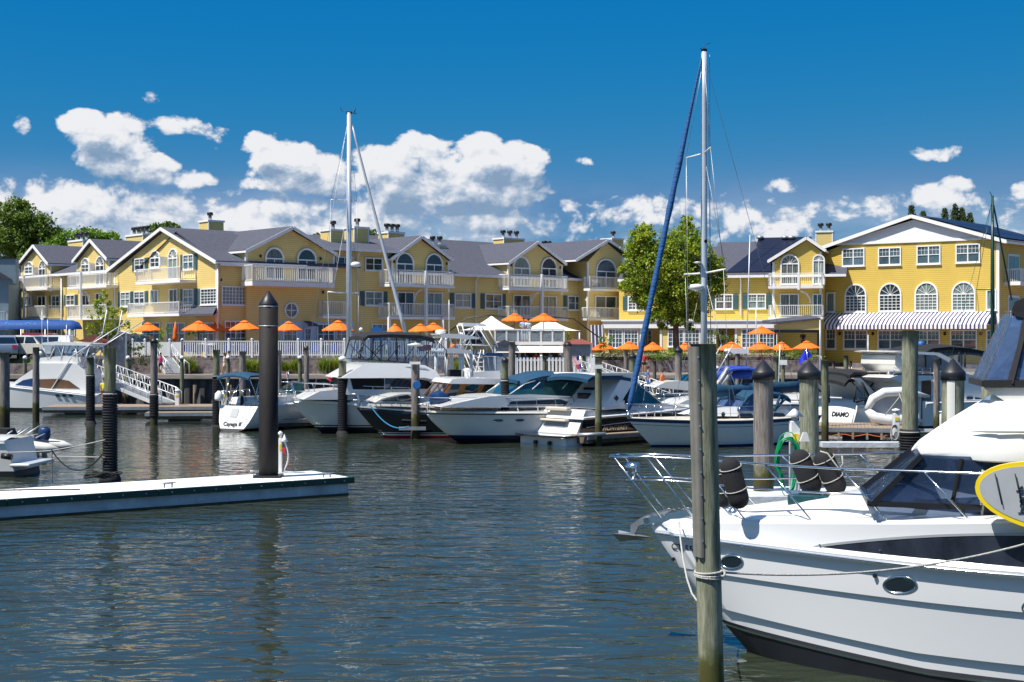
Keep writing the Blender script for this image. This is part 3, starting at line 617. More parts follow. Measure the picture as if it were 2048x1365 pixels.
for a in [(662,687,459,490,2.5,1),(709,737,454,487,3.0,1),(777,808,464,482,5,3),(1008,1048,476,494,5,3),(1224,1246,477,494,3,1)]: chimney(MW,FM,*a)
for a in [(878,892,489,494,6,1),(866,876,489,494,6,1),(1090,1108,497,503,7,2)]: chimney(MW,FM,*a,dep=1.0)
# pale blue shop front at ground level
xa,zt=FM.loc(560,643,-.35); xb,_=FM.loc(706,643,-.35)
MB().box(xa,xb,-.42,-.352,GZ2,zt).build('shop_front','doorblue',MW)
for a in [(565,648,593,690),(633,648,668,690),(672,648,702,690)]: window(MW,FM,*a,y=-.42,panes=(3,2),fw=.08)
window(MW,FM,606,654,624,695,y=-.42,panes=(3,3),door='doorblue',fw=.2)
xa,za=FM.loc(602,642,-.42); xb,zb=FM.loc(636,650,-1.3); MB().add([(xa+.2,-.42,za),(xb-.2,-.42,za),(xb,-1.4,zb),(xa,-1.4,zb),(xa,-1.4,zb-.12),(xb,-1.4,zb-.12)],[(0,1,2,3),(3,2,5,4)]).build('door_canopy','roof',MW)
for a in [(742,648,775,690),(925,648,965,690)]: window(MW,FM,*a,y=0,panes=(3,3))
for xp,yp in [(441,560),(520,513),(640,518),(645,585),(697,585),(787,524),(892,528),(1021,531),(1119,536),(1184,535)]:
    xx,z=FM.loc(xp,yp,-.4); MB().lathe((xx,-.5,z-.12),[(.03,0),(.08,.02),(.1,.2),(.03,.26)],8).build('wall_light','blackm',MW)
# far hip roofs behind
_,zz=FM.loc(1100,500,14); 

# ---- wing behind the tree
TW=fthing('yellow_building','sunlit yellow clapboard wing behind the big tree with dark solar panels on its roof','building',FS)
xs1=FS.X(1640)+.3; _,zs=FS.loc(1480,553,0)
xTl=FS.X(1238,2.0)
wallpoly(TW,FS,[(0,GZ2),(xs1,GZ2),(xs1,zs),(0,zs)],0,12,'siding2')
wallpoly(TW,FS,[(xTl,GZ2),(0,GZ2),(0,zs-.1),(xTl,zs-.1)],2.0,12,'siding2')
_,zr=FS.loc(1500,484,8); 
roofslab(TW,-.3,xs1+2,-.5,zs+.05,8,zr); roofslab(TW,xTl,-.2,1.5,zs-.1,8,zr-.4)
_,zg=FS.loc(1590,553,0)
gable(TW,FS,(1537,524),(1614,477),(1652,503),GZ2,0.5,9,base_x=(FS.X(1547,-.5),FS.X(1641,-.5)),m='siding2')
window(TW,FS,1561,509,1599,570,y=-.5,arch=True,panes=(3,1),door=True,fan=True,fw=.12); window(TW,FS,1625,509,1650,570,y=-.5,arch=True,panes=(2,1),door=True,fan=True,fw=.12)
for a in [(1560,588,1598,632),(1625,588,1645,632)]: window(TW,FS,*a,y=-.5,panes=(2,1),door=True)
for a in [(1431,589,1466,619),(1496,588,1532,618)]: window(TW,FS,*a,y=0,panes=('dh',2),shut=3)
window(TW,FS,1256,593,1288,621,y=2,panes=(4,4),shut=3)
balcony(TW,FS,1537,1645,547,572,y=-.5,depth=1.4); balcony(TW,FS,1537,1645,611,634,y=-.5,depth=1.4)
xx,z1=FS.loc(1597,545,-1.95); _,z0=FS.loc(1597,580,-1.95); MB().box(xx-.1,xx+.1,-2.0,-1.8,z0,z1).build('balcony_post','vinyl',TW)
bracket(TW,FS,1600,583,607,-1.2,1)
for xp in (1481,): 
    xx,z1=FS.loc(xp,553,-.3); _,z0=FS.loc(xp,630,-.15); MB().tube([(xx,-.5,z1),(xx,-.15,z1-.4),(xx,-.15,z0)],0.07,8).build('downspout','trim',TW)
# solar array
a0=Vector((FS.X(1450),-.1,zs+.32)); dep=Vector((0,8.4,zr-zs)).normalized()
for r_ in range(5):
    q0=a0+dep*(.25+r_*1.52); q1=a0+dep*(.25+r_*1.52+1.48); xl0=FS.X(1452+15*r_,q0.y); xl1=FS.X(1452+15*(r_+.97),q1.y)
    for c_ in range(7):
        xa_=xl0+1.55*c_; xb_=xl1+1.55*c_
        if xa_+1.5>FS.X(1625,q0.y): continue
        MB().add([(xa_,q0.y,q0.z),(xa_+1.5,q0.y,q0.z),(xb_+1.5,q1.y,q1.z),(xb_,q1.y,q1.z),(xa_,q0.y,q0.z-.05),(xa_+1.5,q0.y,q0.z-.05),(xb_+1.5,q1.y,q1.z-.05),(xb_,q1.y,q1.z-.05)],[(0,1,2,3),(0,4,5,1),(1,5,6,2),(2,6,7,3),(3,7,4,0)]).build('solar_panel','solar',TW)
s2=MB(); q=a0+dep*7.0; q.x=FS.X(1495); d=dep*1.6+Vector((0,0,.25)); s2.add([q,q+Vector((5,0,0)),q+Vector((5,0,0))+d,q+d],[(0,1,2,3)]); s2.build('solar_panel','solar',TW)
chimney(TW,FS,1632,1665,463,477,4.5,2)
for xp in (1520,1570,1583): 
    xx,z=FS.loc(xp,480,7.5); MB().lathe((xx,7.5,z-.6),[(.2,0),(.2,.7),(.35,.7),(.35,.9),(0,1.0)],10).build('roof_vent','galv',TW)
# ground-floor porch with white fascia, three bays
def bay(x0p,x1p,dep=1.6):
    y=-dep-1.2; xa,zt=FS.loc(x0p,659,y); xb,_=FS.loc(x1p,659,y)
    MB().box(xa,xb,y,0,GZ2,zt).build('bay',['siding'],TW)
PY=-3.0
for (x0p,x1p) in ((1205,1392),(1392,1552)):
    xa,z1=FS.loc(x0p,642,PY); xb,_=FS.loc(x1p,642,PY); _,z0=FS.loc(x0p,657,PY)
    MB().box(xa,xb-.03,PY,2.0,z0,z1-.05).build('porch_fascia','trim',TW); MB().box(xa-.1,xb-.02,PY-.12,2,z1-.05,z1+.08).build('porch_roof','trim',TW)
for (x0p,x1p) in ((1206,1282),(1322,1430),(1472,1552)):
    xa,zt=FS.loc(x0p,657,PY+.3); xb,_=FS.loc(x1p,657,PY+.3)
    MB().box(xa,xb,PY+.3,2,GZ2,zt).build('bay_wall','siding',TW)
    for q in (xa,xb): MB().box(q-.1,q+.1,PY+.24,PY+.4,GZ2,zt).build('corner_board','trim',TW)
for a in [(1217,658,1246,697),(1248,658,1277,697),(1336,658,1368,694),(1369,658,1400,694),(1401,658,1428,694),(1483,658,1516,697),(1518,658,1549,697)]:
    window(TW,FS,*a,y=PY+.3,panes=(4,4),glass='wglass2')
for a in [(1287,660,1305,700),(1434,660,1450,700)]: window(TW,FS,*a,y=1.9 if False else 0.0,panes=(2,4),door=True)
wallpoly(TW,FS,[(FS.X(1215,1.9),GZ2),(0,GZ2),(0,z1-.1),(FS.X(1215,1.9),z1-.1)],-.02,1.9)

# ---- right hall
RH=fthing('yellow_building','tall deep-yellow clapboard hall on the right with wide white gable and striped awning','building',FR)
xr1=FR.X(1996); xg0=FR.X(1641)
xl,zl=FR.loc(1637,500,-.3); xa,za=FR.loc(1824,434,-.3); xr,zr=FR.loc(2014,485,-.3)
_,zw=FR.loc(1641,505,0); _,zw2=FR.loc(1990,483,0)
GZ3=PZ+.35
wallpoly(RH,FR,[(xg0,GZ3),(xr1,GZ3),(xr1,zw2-.1),(xa,za-.2),(xg0,zw-.1)],0,16,'siding2')
# white gable panel
x1,z1=FR.loc(1680,487,0); x2,z2=FR.loc(1975,476,0)
xA=FR.X(1668); xB=FR.X(1985); _,zz=FR.loc(1668,489,0); _,zz2=FR.loc(1985,477,0)
MB().prism([(xA,zz),(xB,zz2),(xa,za-.25)],-.06,-.005).build('gable_panel','trim',RH)
MB().bar((xA,-.1,zz),(xB,-.1,zz2),.06,.22).build('gable_trim','trim',RH)
rf=MB(); tr=MB()
for (x_,z_) in ((xl,zl),(xr,zr)):
    q=[(x_,z_),(xa,za),(xa,za+.18),(x_,z_+.18)] if x_<xa else [(xa,za),(x_,z_),(x_,z_+.18),(xa,za+.18)]
    rf.prism(q,-.45,17); tr.bar((x_,-.48,z_+.04),(xa,-.48,za+.04),.06,.3)
    tr.bar((x_,-.48,z_+.02),(x_,17,z_+.02),.12,.2)
r=rf.build('roof','roof2',RH); tr.build('rake_trim','trim',r)
s3=MB(); ux=(xr-xa); uz=(zr-za)
for r_ in range(3):
    for c_ in range(8):
        f0=.06+r_*.3; f1=f0+.285; y0=.2+c_*1.75
        s3.add([(xa+ux*f0,y0,za+uz*f0+.3),(xa+ux*f1,y0,za+uz*f1+.3),(xa+ux*f1,y0+1.7,za+uz*f1+.3),(xa+ux*f0,y0+1.7,za+uz*f0+.3)],[(0,1,2,3)])
s3.build('solar_panel','solar',RH)
for q in (xg0,xr1): MB().box(q-.12,q+.12,-.05,.12,GZ3,(zw if q==xg0 else zw2)-.15).build('corner_board','trim',RH)
for a in [(1685,497,1730,533),(1757,495,1803,531),(1834,491,1882,529),(1912,488,1961,526)]: window(RH,FR,*a,y=0,panes=('dh',2),fw=.11,glass='wglass2')
for a,gk in [((1690,568,1734,625),'wglass'),((1758,566,1804,624),'wglass'),((1830,564,1877,623),'curtain'),((1904,563,1952,623),'curtain')]: window(RH,FR,*a,y=0,panes=(5,5),arch=True,fan=True,glass=gk,fw=.13)
for a in [(1653,585,1671,625),(1973,579,1994,621)]: window(RH,FR,*a,y=0,panes=(1,1),glass='curtain',fw=.12)
for a in [(1652,658,1673,699),(1687,660,1736,699),(1756,660,1807,700),(1830,660,1881,700),(1901,660,1955,700),(1973,660,1995,700)]: window(RH,FR,*a,y=0,panes=('dh',2 if a[2]-a[0]>30 else 1),fw=.11,glass='wglass2')
for xp,yp in [(1680,668),(1746,668),(1890,668),(1962,668)]:
    xx,z=FR.loc(xp,yp,-.1); MB().lathe((xx,-.16,z-.15),[(.04,0),(.11,.05),(.12,.25),(.04,.32)],8).build('wall_light','blackm',RH)
MB().box(xg0,xr1,-.2,0.2,PZ-.3,GZ3).build('stone_base','stone',RH)
# awning
ad=1.75; xA,zA1=FR.loc(1650,627,-.02); xB,_=FR.loc(1992,623,-.02); _,zlo=FR.loc(1640,650,-ad); _,zl2=FR.loc(1640,658,-ad); _,ztop=FR.loc(1820,625,-.02)
_,zlo=FR.loc(1820,650,-ad); _,zl2=FR.loc(1820,658.5,-ad)
M['awn']=stripes('awning_stripe',((0.03,0.03,0.12),(0.72,0.70,0.70)),0,0.36,0.42,0.8)
aw=MB(); cs_=[(0,ztop),(-.55,ztop-.28),(-1.15,ztop-.62+.05),(-ad,zlo)]
sec=[[(x,y-.02,z) for y,z in cs_]+[(x,-ad-.03,zl2)] for x in (xA,xB)]
aw.loft(sec,smooth=False)
for x in (xA,xB): aw.add([(x,-.02,ztop)]+[(x,y-.02,z) for y,z in cs_[1:]]+[(x,-.02,zlo)],[(0,1,2,3,4)])
aw.build('awning','awn',RH)
f=MB()
for i in range(5):
    x=xA+(xB-xA)*i/4; f.tube([(x,-.05,zlo-.1),(x,-ad,zlo-.02)],.025,6)
f.build('awning_frame','vinyl',RH)
# side face of the hall with balcony doors
sd_=MB(); 
def side(y0,y1,z0,z1,m,nm,dx=.05):
    return MB().box(xr1+.002,xr1+dx,y0,y1,z0,z1).build(nm,m,RH)
for zf in (0,1):
    zb=GZ3+3.4+zf*3.5
    d=MB().box(xr1+.002,xr1+.08,2.0,4.4,zb-.1,zb+2.4).build('door','trim',RH); MB().box(xr1+.08,xr1+.1,2.15,4.25,zb,zb+2.2).build('pane','curtain',d)
    b=MB().box(xr1,xr1+1.4,1.2,6.4,zb-.3,zb).build('balcony','trim',RH)
    rr=MB()
    for i in range(31): yy_=1.25+i*.17; rr.box(xr1+1.3,xr1+1.34,yy_,yy_+.04,zb,zb+1)
    for i in range(9): rr.box(xr1+.1+i*.15,xr1+.14+i*.15,1.25,1.29,zb,zb+1)
    rr.box(xr1,xr1+1.36,1.22,1.3,zb+1,zb+1.07); rr.box(xr1+1.28,xr1+1.36,1.3,6.4,zb+1,zb+1.07); rr.build('railing','vinyl',b)
# brick-roofed kiosk right of the hall
o=fthing('kiosk','small building with red roof behind the hall corner','kiosk',FR); 
k0=xr1+2.6; MB().box(k0,k0+5,-.6,3,PZ,PZ+2.6).build('wall','siding2',o); MB().prism([(k0-.3,PZ+2.6),(k0+5.3,PZ+2.6),(k0+2.5,PZ+3.9)],-.9,3.3).build('roof','redroof',o)

# porch of the terrace restaurant (grey hipped roof beside the hall)
FPp=Fr(*wpt(1548,672,118).xy,0)
o=fthing('porch','open veranda with grey roof edge and dark posts beside the right hall','porch',FPp)
px1=FPp.X(1640); 
_,z1=FPp.loc(1550,645,0); _,z2=FPp.loc(1640,636,0); _,z3=FPp.loc(1550,660,0)
MB().add([(-.2,-.2,z1),(px1,-.2,z2),(px1,4.5,z2+.3),(-.2,4.5,z1+.2),(-.2,-.2,z1-.15),(px1,-.2,z2-.15),(px1,4.5,z2+.1),(-.2,4.5,z1)],[(0,1,2,3),(0,4,5,1),(3,7,4,0),(7,6,5,4)]).build('roof','roof',o)
MB().add([(0,0,z1-.2),(px1,0,z2-.2),(px1,0,z3),(0,0,z3)],[(0,1,2,3)]).build('fascia','siding',o)
MB().box(0,px1,-.06,.08,z3-.25,z3).build('beam','blackm',o)
for q in (.1,px1-.15): MB().box(q-.08,q+.08,-.05,.11,PZ,z3-.25).build('post','blackm',o)
r=MB(); r.bar((0,0,z3-2.0),(px1,0,z3-2.0),.05,.05); 
for i in range(26): r.bar((px1*i/25,0,z3-2.0),(px1*i/25,0,z3-2.9),.02,.02)
r.build('railing','blackm',o); MB().box(0,px1,-.1,4,z3-3.2,z3-2.95).build('floor','timber',o)
# ---------------------------------------------------------------- boats: shared parts
def shp(t,tm,p,st):
    if t<=0: return 0.0
    return math.sin(math.pi/2*t/tm)**p if t<tm else 1-(1-st)*((t-tm)/(1-tm))**2
class Hull:
    """bow at x=0 pointing to -x, stern at x=L (or mirrored with flip)"""
    def __init__(s,L,B,sheer,rake=1.4,tm=.5,p=1.0,stern=.85,kw=.9,pw=.7,fl=1.0,rk=1.3,tr=0.0,draft=.45,flip=False,n=34,x0=0.0):
        s.__dict__.update(locals()); del s.__dict__['s']
    def pt(s,t,z,side=-1,dy=0.0):
        zs=s.sheer(t); u=z/zs
        bs=s.B/2*shp(t,s.tm,s.p,s.stern); bw=s.B/2*s.kw*shp(t,s.tm,s.pw,s.stern*.96)
        b=bw+(bs-bw)*max(0,u)**s.fl if u>=0 else bw*max(0.0,1+z/s.draft)**.6
        b+=dy if t>0.02 else dy*.3
        xs=s.rake*max(0,(1-u))**s.rk; le=s.L+s.tr*(1-u); x=xs+(le-xs)*t
        if s.flip: x=s.L-x
        return (x+s.x0,side*max(b,0.0),z)
    def edge(s,t,side=-1,inset=0.0,dz=0.0):
        x,y,z=s.pt(t,s.sheer(t),side,-inset); return (x,y,z+dz)
    def ts(s): return [(i/s.n)**1.45 for i in range(s.n+1)]
    def build(s,root,rows,mats,crown=.12,deckm=None,name='hull',rub=None,deck_t=1.0,transom=0):
        """rows: (z or f(t), dy, band material index above)"""
        m=MB(); T=s.ts()
        for side in (-1,1):
            secs=[[s.pt(t,(r[0](t) if callable(r[0]) else r[0]),side,r[1]) for r in rows] for t in T]
            m.loft(secs,mf=lambda i,k:rows[k][2])
        a=[s.pt(1,(r[0](1) if callable(r[0]) else r[0]),-1,r[1]) for r in rows]; b=[s.pt(1,(r[0](1) if callable(r[0]) else r[0]),1,r[1]) for r in rows]
        for k in range(len(rows)-1): m.add([a[k],a[k+1],b[k+1],b[k]],[(0,1,2,3)],rows[k][2])
        o=m.build(name,mats,root); o.data.set_sharp_from_angle(angle=R(s.sharp if hasattr(s,'sharp') else 40))
        d=MB(); secs=[]
        for t in T:
            if t>deck_t+1e-6: break
            x,y,z=s.edge(t,-1,.03); secs.append([(x,y*q,z-.015+crown*(1-q*q)*min(1,t*5)) for q in (1,.7,.35,0,-.35,-.7,-1)])
        d.loft(secs); d.build('deck',deckm or mats[rows[-2][2]],root)
        if rub:
            zr,rm,rr=rub; r=MB()
            for side in (-1,1): r.tube([s.pt(t,(zr(t) if callable(zr) else s.sheer(t)+zr),side,.015) for t in T],rr,6)
            r.build('rub_rail',rm,root)
        return o
    def rail(s,root,t0,t1,h=.62,inset=.12,mid=True,step=6,r=.014,mt='metal',lean=0.0,fwd=.35,both=(-1,1),pulpit=True,base=0.0):
        m=MB(); N=step
        for side in both:
            top=[];md=[];
            for i in range(N+1):
                t=t0+(t1-t0)*i/N; x,y,z=s.edge(t,side,inset); sx=(-1 if not s.flip else 1)
                a=Vector((x,y,z+base)); b=Vector((x+sx*lean,y,z+base+h)); m.tube([a,b],r,6); top.append(b); md.append((a+b)/2)
            if pulpit:
                x,y,z=s.edge(0.001,side,0); q=Vector((x+(-fwd if not s.flip else fwd),side*.12,z+h)); top=[q]+top
                md=[Vector((q.x*.6+x*.4,side*.1,z+h*.5))]+md
            m.tube(top,r*1.15,6)
            if mid: m.tube(md,r*.8,6)
        return m.build('bow_rail',mt,root)
def sup(root,fr,poly,w,m='white',name='cabin',bevel=.05,near=None):
    """solid traced on its near side, full beam wide; w = half width (number or (w0,z0,k): narrows by k per metre)"""
    wf=(lambda z:w) if not isinstance(w,tuple) else (lambda z:w[0]-w[2]*(z-w[1]))
    P=[fr.loct(px,py,lambda z:-wf(z)) for px,py in poly]
    xz=[(p[0],p[2]) for p in P]
    return MB().prism(xz,lambda z:-wf(z),lambda z:wf(z)).build(name,m,root,bevel=bevel)
def panel(root,fr,poly,w,m='bglass',name='side_window',off=.02,both=True,th=.012):
    wf=(lambda z:w) if not isinstance(w,tuple) else (lambda z:w[0]-w[2]*(z-w[1]))
    P=[fr.loct(px,py,lambda z:-wf(z)) for px,py in poly]; ob=None
    for sg in ((-1,1) if both else (1,)):
        ob=MB().prism([(p[0],p[2]) for p in P],(lambda z:-sg*(wf(z)+off)),(lambda z:-sg*(wf(z)+off-th))).build(name,m,root)
    return ob
def cross(root,fr,a,b,w,m='bglass',name='windscreen',off=.03,posts=2,pm='white',inset=.08):
    """sloping glass across the beam between two profile points of the near side"""
    wf=(lambda z:w) if not isinstance(w,tuple) else (lambda z:w[0]-w[2]*(z-w[1]))
    A=fr.loct(*a,lambda z:-wf(z)); B=fr.loct(*b,lambda z:-wf(z))
    d=Vector((B[0]-A[0],0,B[2]-A[2])).normalized(); nrm=Vector((-d.z,0,d.x))
    if nrm.z<0: nrm=-nrm
    o=nrm*off; wa=-A[1]-inset; wb=-B[1]-inset
    mb=MB().add([(A[0]+o.x,-wa,A[2]+o.z),(A[0]+o.x,wa,A[2]+o.z),(B[0]+o.x,wb,B[2]+o.z),(B[0]+o.x,-wb,B[2]+o.z)],[(0,1,2,3)])
    ob=mb.build(name,m,root); q=MB()
    for i in range(posts+2):
        f=-1+2*i/(posts+1); q.bar((A[0]+2*o.x,wa*f,A[2]+2*o.z),(B[0]+2*o.x,wb*f,B[2]+2*o.z),.05,.03)
    q.build('frame',pm,ob); return ob
def shell(root,fr,prof,w,m,name='canvas_top',th=.04,crown=.1,n=8):
    """thin top following a profile (photo points on the near edge), arched over the beam"""
    P=[fr.loct(px,py,lambda z:-w) for px,py in prof]; secs=[]
    for p in P: secs.append([(p[0],-w+2*w*j/n,p[2]+crown*(1-(2*j/n-1)**2)) for j in range(n+1)])
    lo=[[(x,y,z-th) for x,y,z in s] for s in secs]
    mb=MB().loft(secs).loft([list(reversed(s)) for s in lo])
    ring=[s[0] for s in secs]+[s for s in secs[-1]][1:]+[s[-1] for s in reversed(secs)][1:]+list(reversed(secs[0]))[1:-1]
    k=len(ring); mb.add(ring+[(x,y,z-th-.05) for x,y,z in ring],[(i,(i+1)%k,(i+1)%k+k,i+k) for i in range(k)])
    return mb.build(name,m,root)
def lines(root,fr,segs,w,r=.015,m='metal',name='frame',both=True):
    for seg in segs:
        P=[Vector(fr.loct(px,py,lambda z:-w)) for px,py in seg]
        MB().tube(P,r,6).build(name,m,root)
        if both: MB().tube([Vector((p.x,-p.y,p.z)) for p in P],r,6).build(name,m,root)
def lin(a,b): return lambda t:a+(b-a)*t
def boatroot(label,cat,px,D,deg,group=None,name='motor_boat'):
    fr=Fr((px-CX)/F*D,D,deg); return fr,fthing(name,label,cat,fr,group)
def std_rows(sh,boot=.12,stripe=None):
    rows=[(-.45,0,1),(0.0,0,1),(boot,0,2),(boot+.05,0,0)]
    rows+=[(lambda t,f=f:.17+(sh(t)-.17)*f,0,0) for f in (.25,.5,.75)]
    rows+=[(lambda t:sh(t)-.12,0,0),(lambda t:sh(t),0.0,0)]; return rows
def outboard(root_or_none,label,x,y,z,deg,parent=None,s=1.0,cowl='boot'):
    m=MB(); t=parent if parent is not None else thing('outboard_motor',label,'outboard motor',x,y,z,deg)
    c=MB(); secs=[]
    for zz,a,b in ((.0,.16,.12),(.08,.22,.16),(.3,.24,.17),(.42,.2,.14),(.47,.1,.08)):
        secs.append([(math.cos(k*math.pi/5)*a*s+x*(parent is not None),math.sin(k*math.pi/5)*b*s+y*(parent is not None),zz*s+z*(parent is not None)) for k in range(10)])
    ox,oy,oz=(x,y,z) if parent is not None else (0,0,0)
    c.loft(secs,closed=True,cap=True); q=c.build('cowl',cowl,t)
    l=MB(); l.box(ox-.07*s,ox+.08*s,oy-.05*s,oy+.05*s,oz-.75*s,oz+.02); l.box(ox-.2*s,ox+.12*s,oy-.02,oy+.02,oz-.6*s,oz-.57*s); l.tube([(ox-.18*s,oy,oz-.68*s),(ox+.12*s,oy,oz-.68*s)],.045*s,8); l.build('leg','grey',t); return t

# ---------------------------------------------------------------- near yacht at right
YF=Fr(*wpt(1296,1063,22.2).xy,-19)
Y=fthing('motor_yacht','large white motor yacht in the right foreground, its bow behind a tall wooden piling','yacht',YF)
def ysh(t): 
    x=t*13; return 1.93+.11*min(x,3.2)*.85+.085*max(0,min(x-3.2,2.5)) 
YH=Hull(13,4.3,ysh,rake=1.55,tm=.5,p=1.12,stern=.9,kw=.86,pw=.66,fl=.85,rk=1.15,draft=.8,n=60); YH.sharp=14; bz=lambda t:.25+.22*max(0,1-t*13/3.2)
rubz=lambda t:1.72-.045*t*13/5
def strake(f): return lambda t:.42+f*(rubz(t)-.42)
yrows=[(-.8,0,1),(-.3,0,1),(0,0,1),(lambda t:bz(t)-.09,0,1),(lambda t:bz(t)-.085,.02,2),(lambda t:bz(t)-.05,.02,1),(lambda t:bz(t),0,0),
 (lambda t:bz(t)+.20,-.01,0),(lambda t:bz(t)+.215,.045,0),(strake(.38),.03,0),(strake(.60),.025,0),(strake(.615),.065,0),(strake(.8),.05,0),(lambda t:rubz(t)-.035,.03,0),(lambda t:rubz(t)-.03,.11,0),(lambda t:rubz(t)+.06,.115,0),(lambda t:rubz(t)+.12,.06,0),
 (lambda t:rubz(t)*.45+ysh(t)*.55,.02,0),(lambda t:ysh(t)-.05,.0,0),(lambda t:ysh(t),-.05,0)]
M['yhull']=mat('yacht_gelcoat',(0.69,0.70,0.72),0.16,coat=0.7)
YH.build(Y,yrows,['yhull','boot','metal'],crown=.10,deckm='white')
s=MB(); T=YH.ts()
for side in (-1,1): s.tube([YH.pt(t,rubz(t)+.012,side,.118) for t in T],.018,6)
s.build('rub_rail','metal',Y)
YW=2.0
def ys(px,py,y): return YF.loct(px,py,lambda z:y)
# raised foredeck / trunk
def trunkz(x): return ysh(x/13)+.02+.20*min(1,max(0,(x-1.2)/2.5))
tk=MB(); secs=[]
for i in range(22):
    x=1.0+i*.5; hb=max(.02,YH.pt(max(.001,x/13),ysh(x/13))[1]*-1-.42)*min(1,.25+(x-1.0)*.6)
    z0=ysh(x/13)-.05; z1=trunkz(x)
    secs.append([(x,-hb,z0),(x,-hb*.97,z0+(z1-z0)*.7),(x,-hb*.86,z1),(x,-hb*.4,z1+.07),(x,0,z1+.09),(x,hb*.4,z1+.07),(x,hb*.86,z1),(x,hb*.97,z0+(z1-z0)*.7),(x,hb,z0)])
tk.loft(secs); tk.build('foredeck_trunk','white',Y)
# deck hatch and recess
MB().box(2.2,2.8,-.32,.32,trunkz(2.5)-.02,trunkz(2.5)+.15).build('deck_hatch','tglass',Y,bevel=.03)
def onhull(px,py,side=-1):
    # point of the hull side seen at a pixel: march along the ray in boat coordinates
    y=-2.1
    for _ in range(40):
        x,y_,z=ys(px,py,y); t=max(.001,min(1,x/13))
        for __ in range(3):
            X_=YH.pt(t,z)[0]; t=max(.001,min(1,t+(x-X_)/13))
        y=.5*y+.5*YH.pt(t,z,-1,.03)[1]
    return Vector((x,y,z))
def hullpatch(px0,px1,top,bot,n,m,name,off=.03,rows=3):
    """strip lying on the hull side between two photo curves"""
    q=MB(); secs=[]
    for i in range(n+1):
        px=px0+(px1-px0)*i/n; a=onhull(px,top(px)); b=onhull(px,bot(px)); secs.append([a+(b-a)*j/rows+Vector((-.1,-1,0)).normalized()*off for j in range(rows+1)])
    q.loft(secs); return q.build(name,m,Y)
def wtop(px):
    u=(px-1626)/422; return 1098-27*math.sin(min(1,u*1.1+.02)*math.pi/2)**.8 if u>0 else 1098
def wbot(px): 
    u=(px-1626)/422; return 1099+36*u
M['hglass']=mat('hull_glass',(0.045,0.055,0.085),0.06,spec=0.9,var=0.8,vscale=1.6,stretch=(1,1,.5),col2=(0.008,0.010,0.016))
hullpatch(1626,2240,wtop,wbot,24,'hglass','hull_window')
hullpatch(1616,2240,lambda p:wtop(max(p,1627))-5 if p>1630 else 1096,lambda p:wtop(max(p,1627)) if p>1630 else 1099,30,'grey','window_frame',off=.035,rows=1)
def porthole(px,py,rx,ry,nm='porthole'):
    c=onhull(px,py); a=(onhull(px+20,py)-onhull(px-20,py)); a=a/40; b=(onhull(px,py+20)-onhull(px,py-20))/40; nn=a.cross(b).normalized()
    if nn.y>0: nn=-nn
    r=MB(); ring=[];inn=[];N=28
    for k in range(N):
        t=2*math.pi*k/N; d=a*rx*math.cos(t)+b*ry*math.sin(t); ring.append(c+d+nn*.02); 
    r.tube(ring,.018,6,closed=True); r.tube([c+(p-c)*.86 for p in ring],.010,6,closed=True)
    o=r.build(nm,'metal',Y); MB().add([c+(p-c)*.92+nn*.008 for p in ring],[tuple(range(N))]).build('pane','bglass',o)
porthole(1465,1124,22,13); porthole(1801,1170,33,17); porthole(2075,1215,30,17)
for px,py in ((1348,1118),(1750,1151)):
    c=onhull(px,py); MB().lathe(c+Vector((0,-.03,0)),[(.03,0),(.03,.03)],10,ax=(0,-1,0)).build('drain','blackm',Y)
for px,py in ((1500,1100),(1640,1113),(1760,1124)):
    c=onhull(px,py-24); MB().lathe(c+Vector((0,-.035,0)),[(.012,0),(.012,.02)],8,ax=(0,-1,0)).build('snap','metal',Y)
for x_ in (3.6,5.0): MB().lathe((x_,-.0,trunkz(x_)+.08),[(.16,0),(.17,.03),(.1,.06),(0,.07)],16).build('vent','metal',Y)
a_=[(1.1+.35*i,-.05,ysh(.12)+.02) for i in range(2)]
# registration letters
c=onhull(1372,1098); 
mx=Matrix.Translation(c+Vector((.05,-.08,0)))@Matrix.Rotation(R(0),4,'Z')
a=(onhull(1405,1100)-onhull(1345,1098)); ang=math.atan2(a.y,a.x)
text('CT 5564',.17,'blackm',Y,Matrix.Translation(c+Vector((.0,-.012,0)))@Matrix.Rotation(ang,4,'Z')@Matrix.Rotation(R(112),4,'X'),'registration_number',shear=.25,ext=.002)
# salon glass and flybridge
wS=1.62
P=[ys(1742,1003,-wS),ys(1842,912,-wS),ys(2300,925,-wS),ys(2300,1012,-wS)]
sal=MB(); xz=[(p[0],p[2]) for p in P]
sal.add([(xz[0][0],-wS,xz[0][1]-.05),(xz[1][0],-wS+.1,xz[1][1]),(xz[2][0],-wS+.1,xz[2][1]),(xz[3][0],-wS,xz[3][1]-.3)],[(0,1,2,3)])
sal.add([(xz[0][0],wS,xz[0][1]-.05),(xz[1][0],wS-.1,xz[1][1]),(xz[2][0],wS-.1,xz[2][1]),(xz[3][0],wS,xz[3][1]-.3)],[(0,1,2,3)])
sal.add([(xz[0][0]-.25,0,xz[0][1]),(xz[0][0],wS,xz[0][1]-.05),(xz[1][0],wS-.1,xz[1][1]),(xz[1][0]-.15,0,xz[1][1])],[(0,1,2,3)])
sal.add([(xz[0][0]-.25,0,xz[0][1]),(xz[0][0],-wS,xz[0][1]-.05),(xz[1][0],-wS+.1,xz[1][1]),(xz[1][0]-.15,0,xz[1][1])],[(0,1,2,3)])
sal.build('salon_window','tintglass',Y)
fr_=MB()
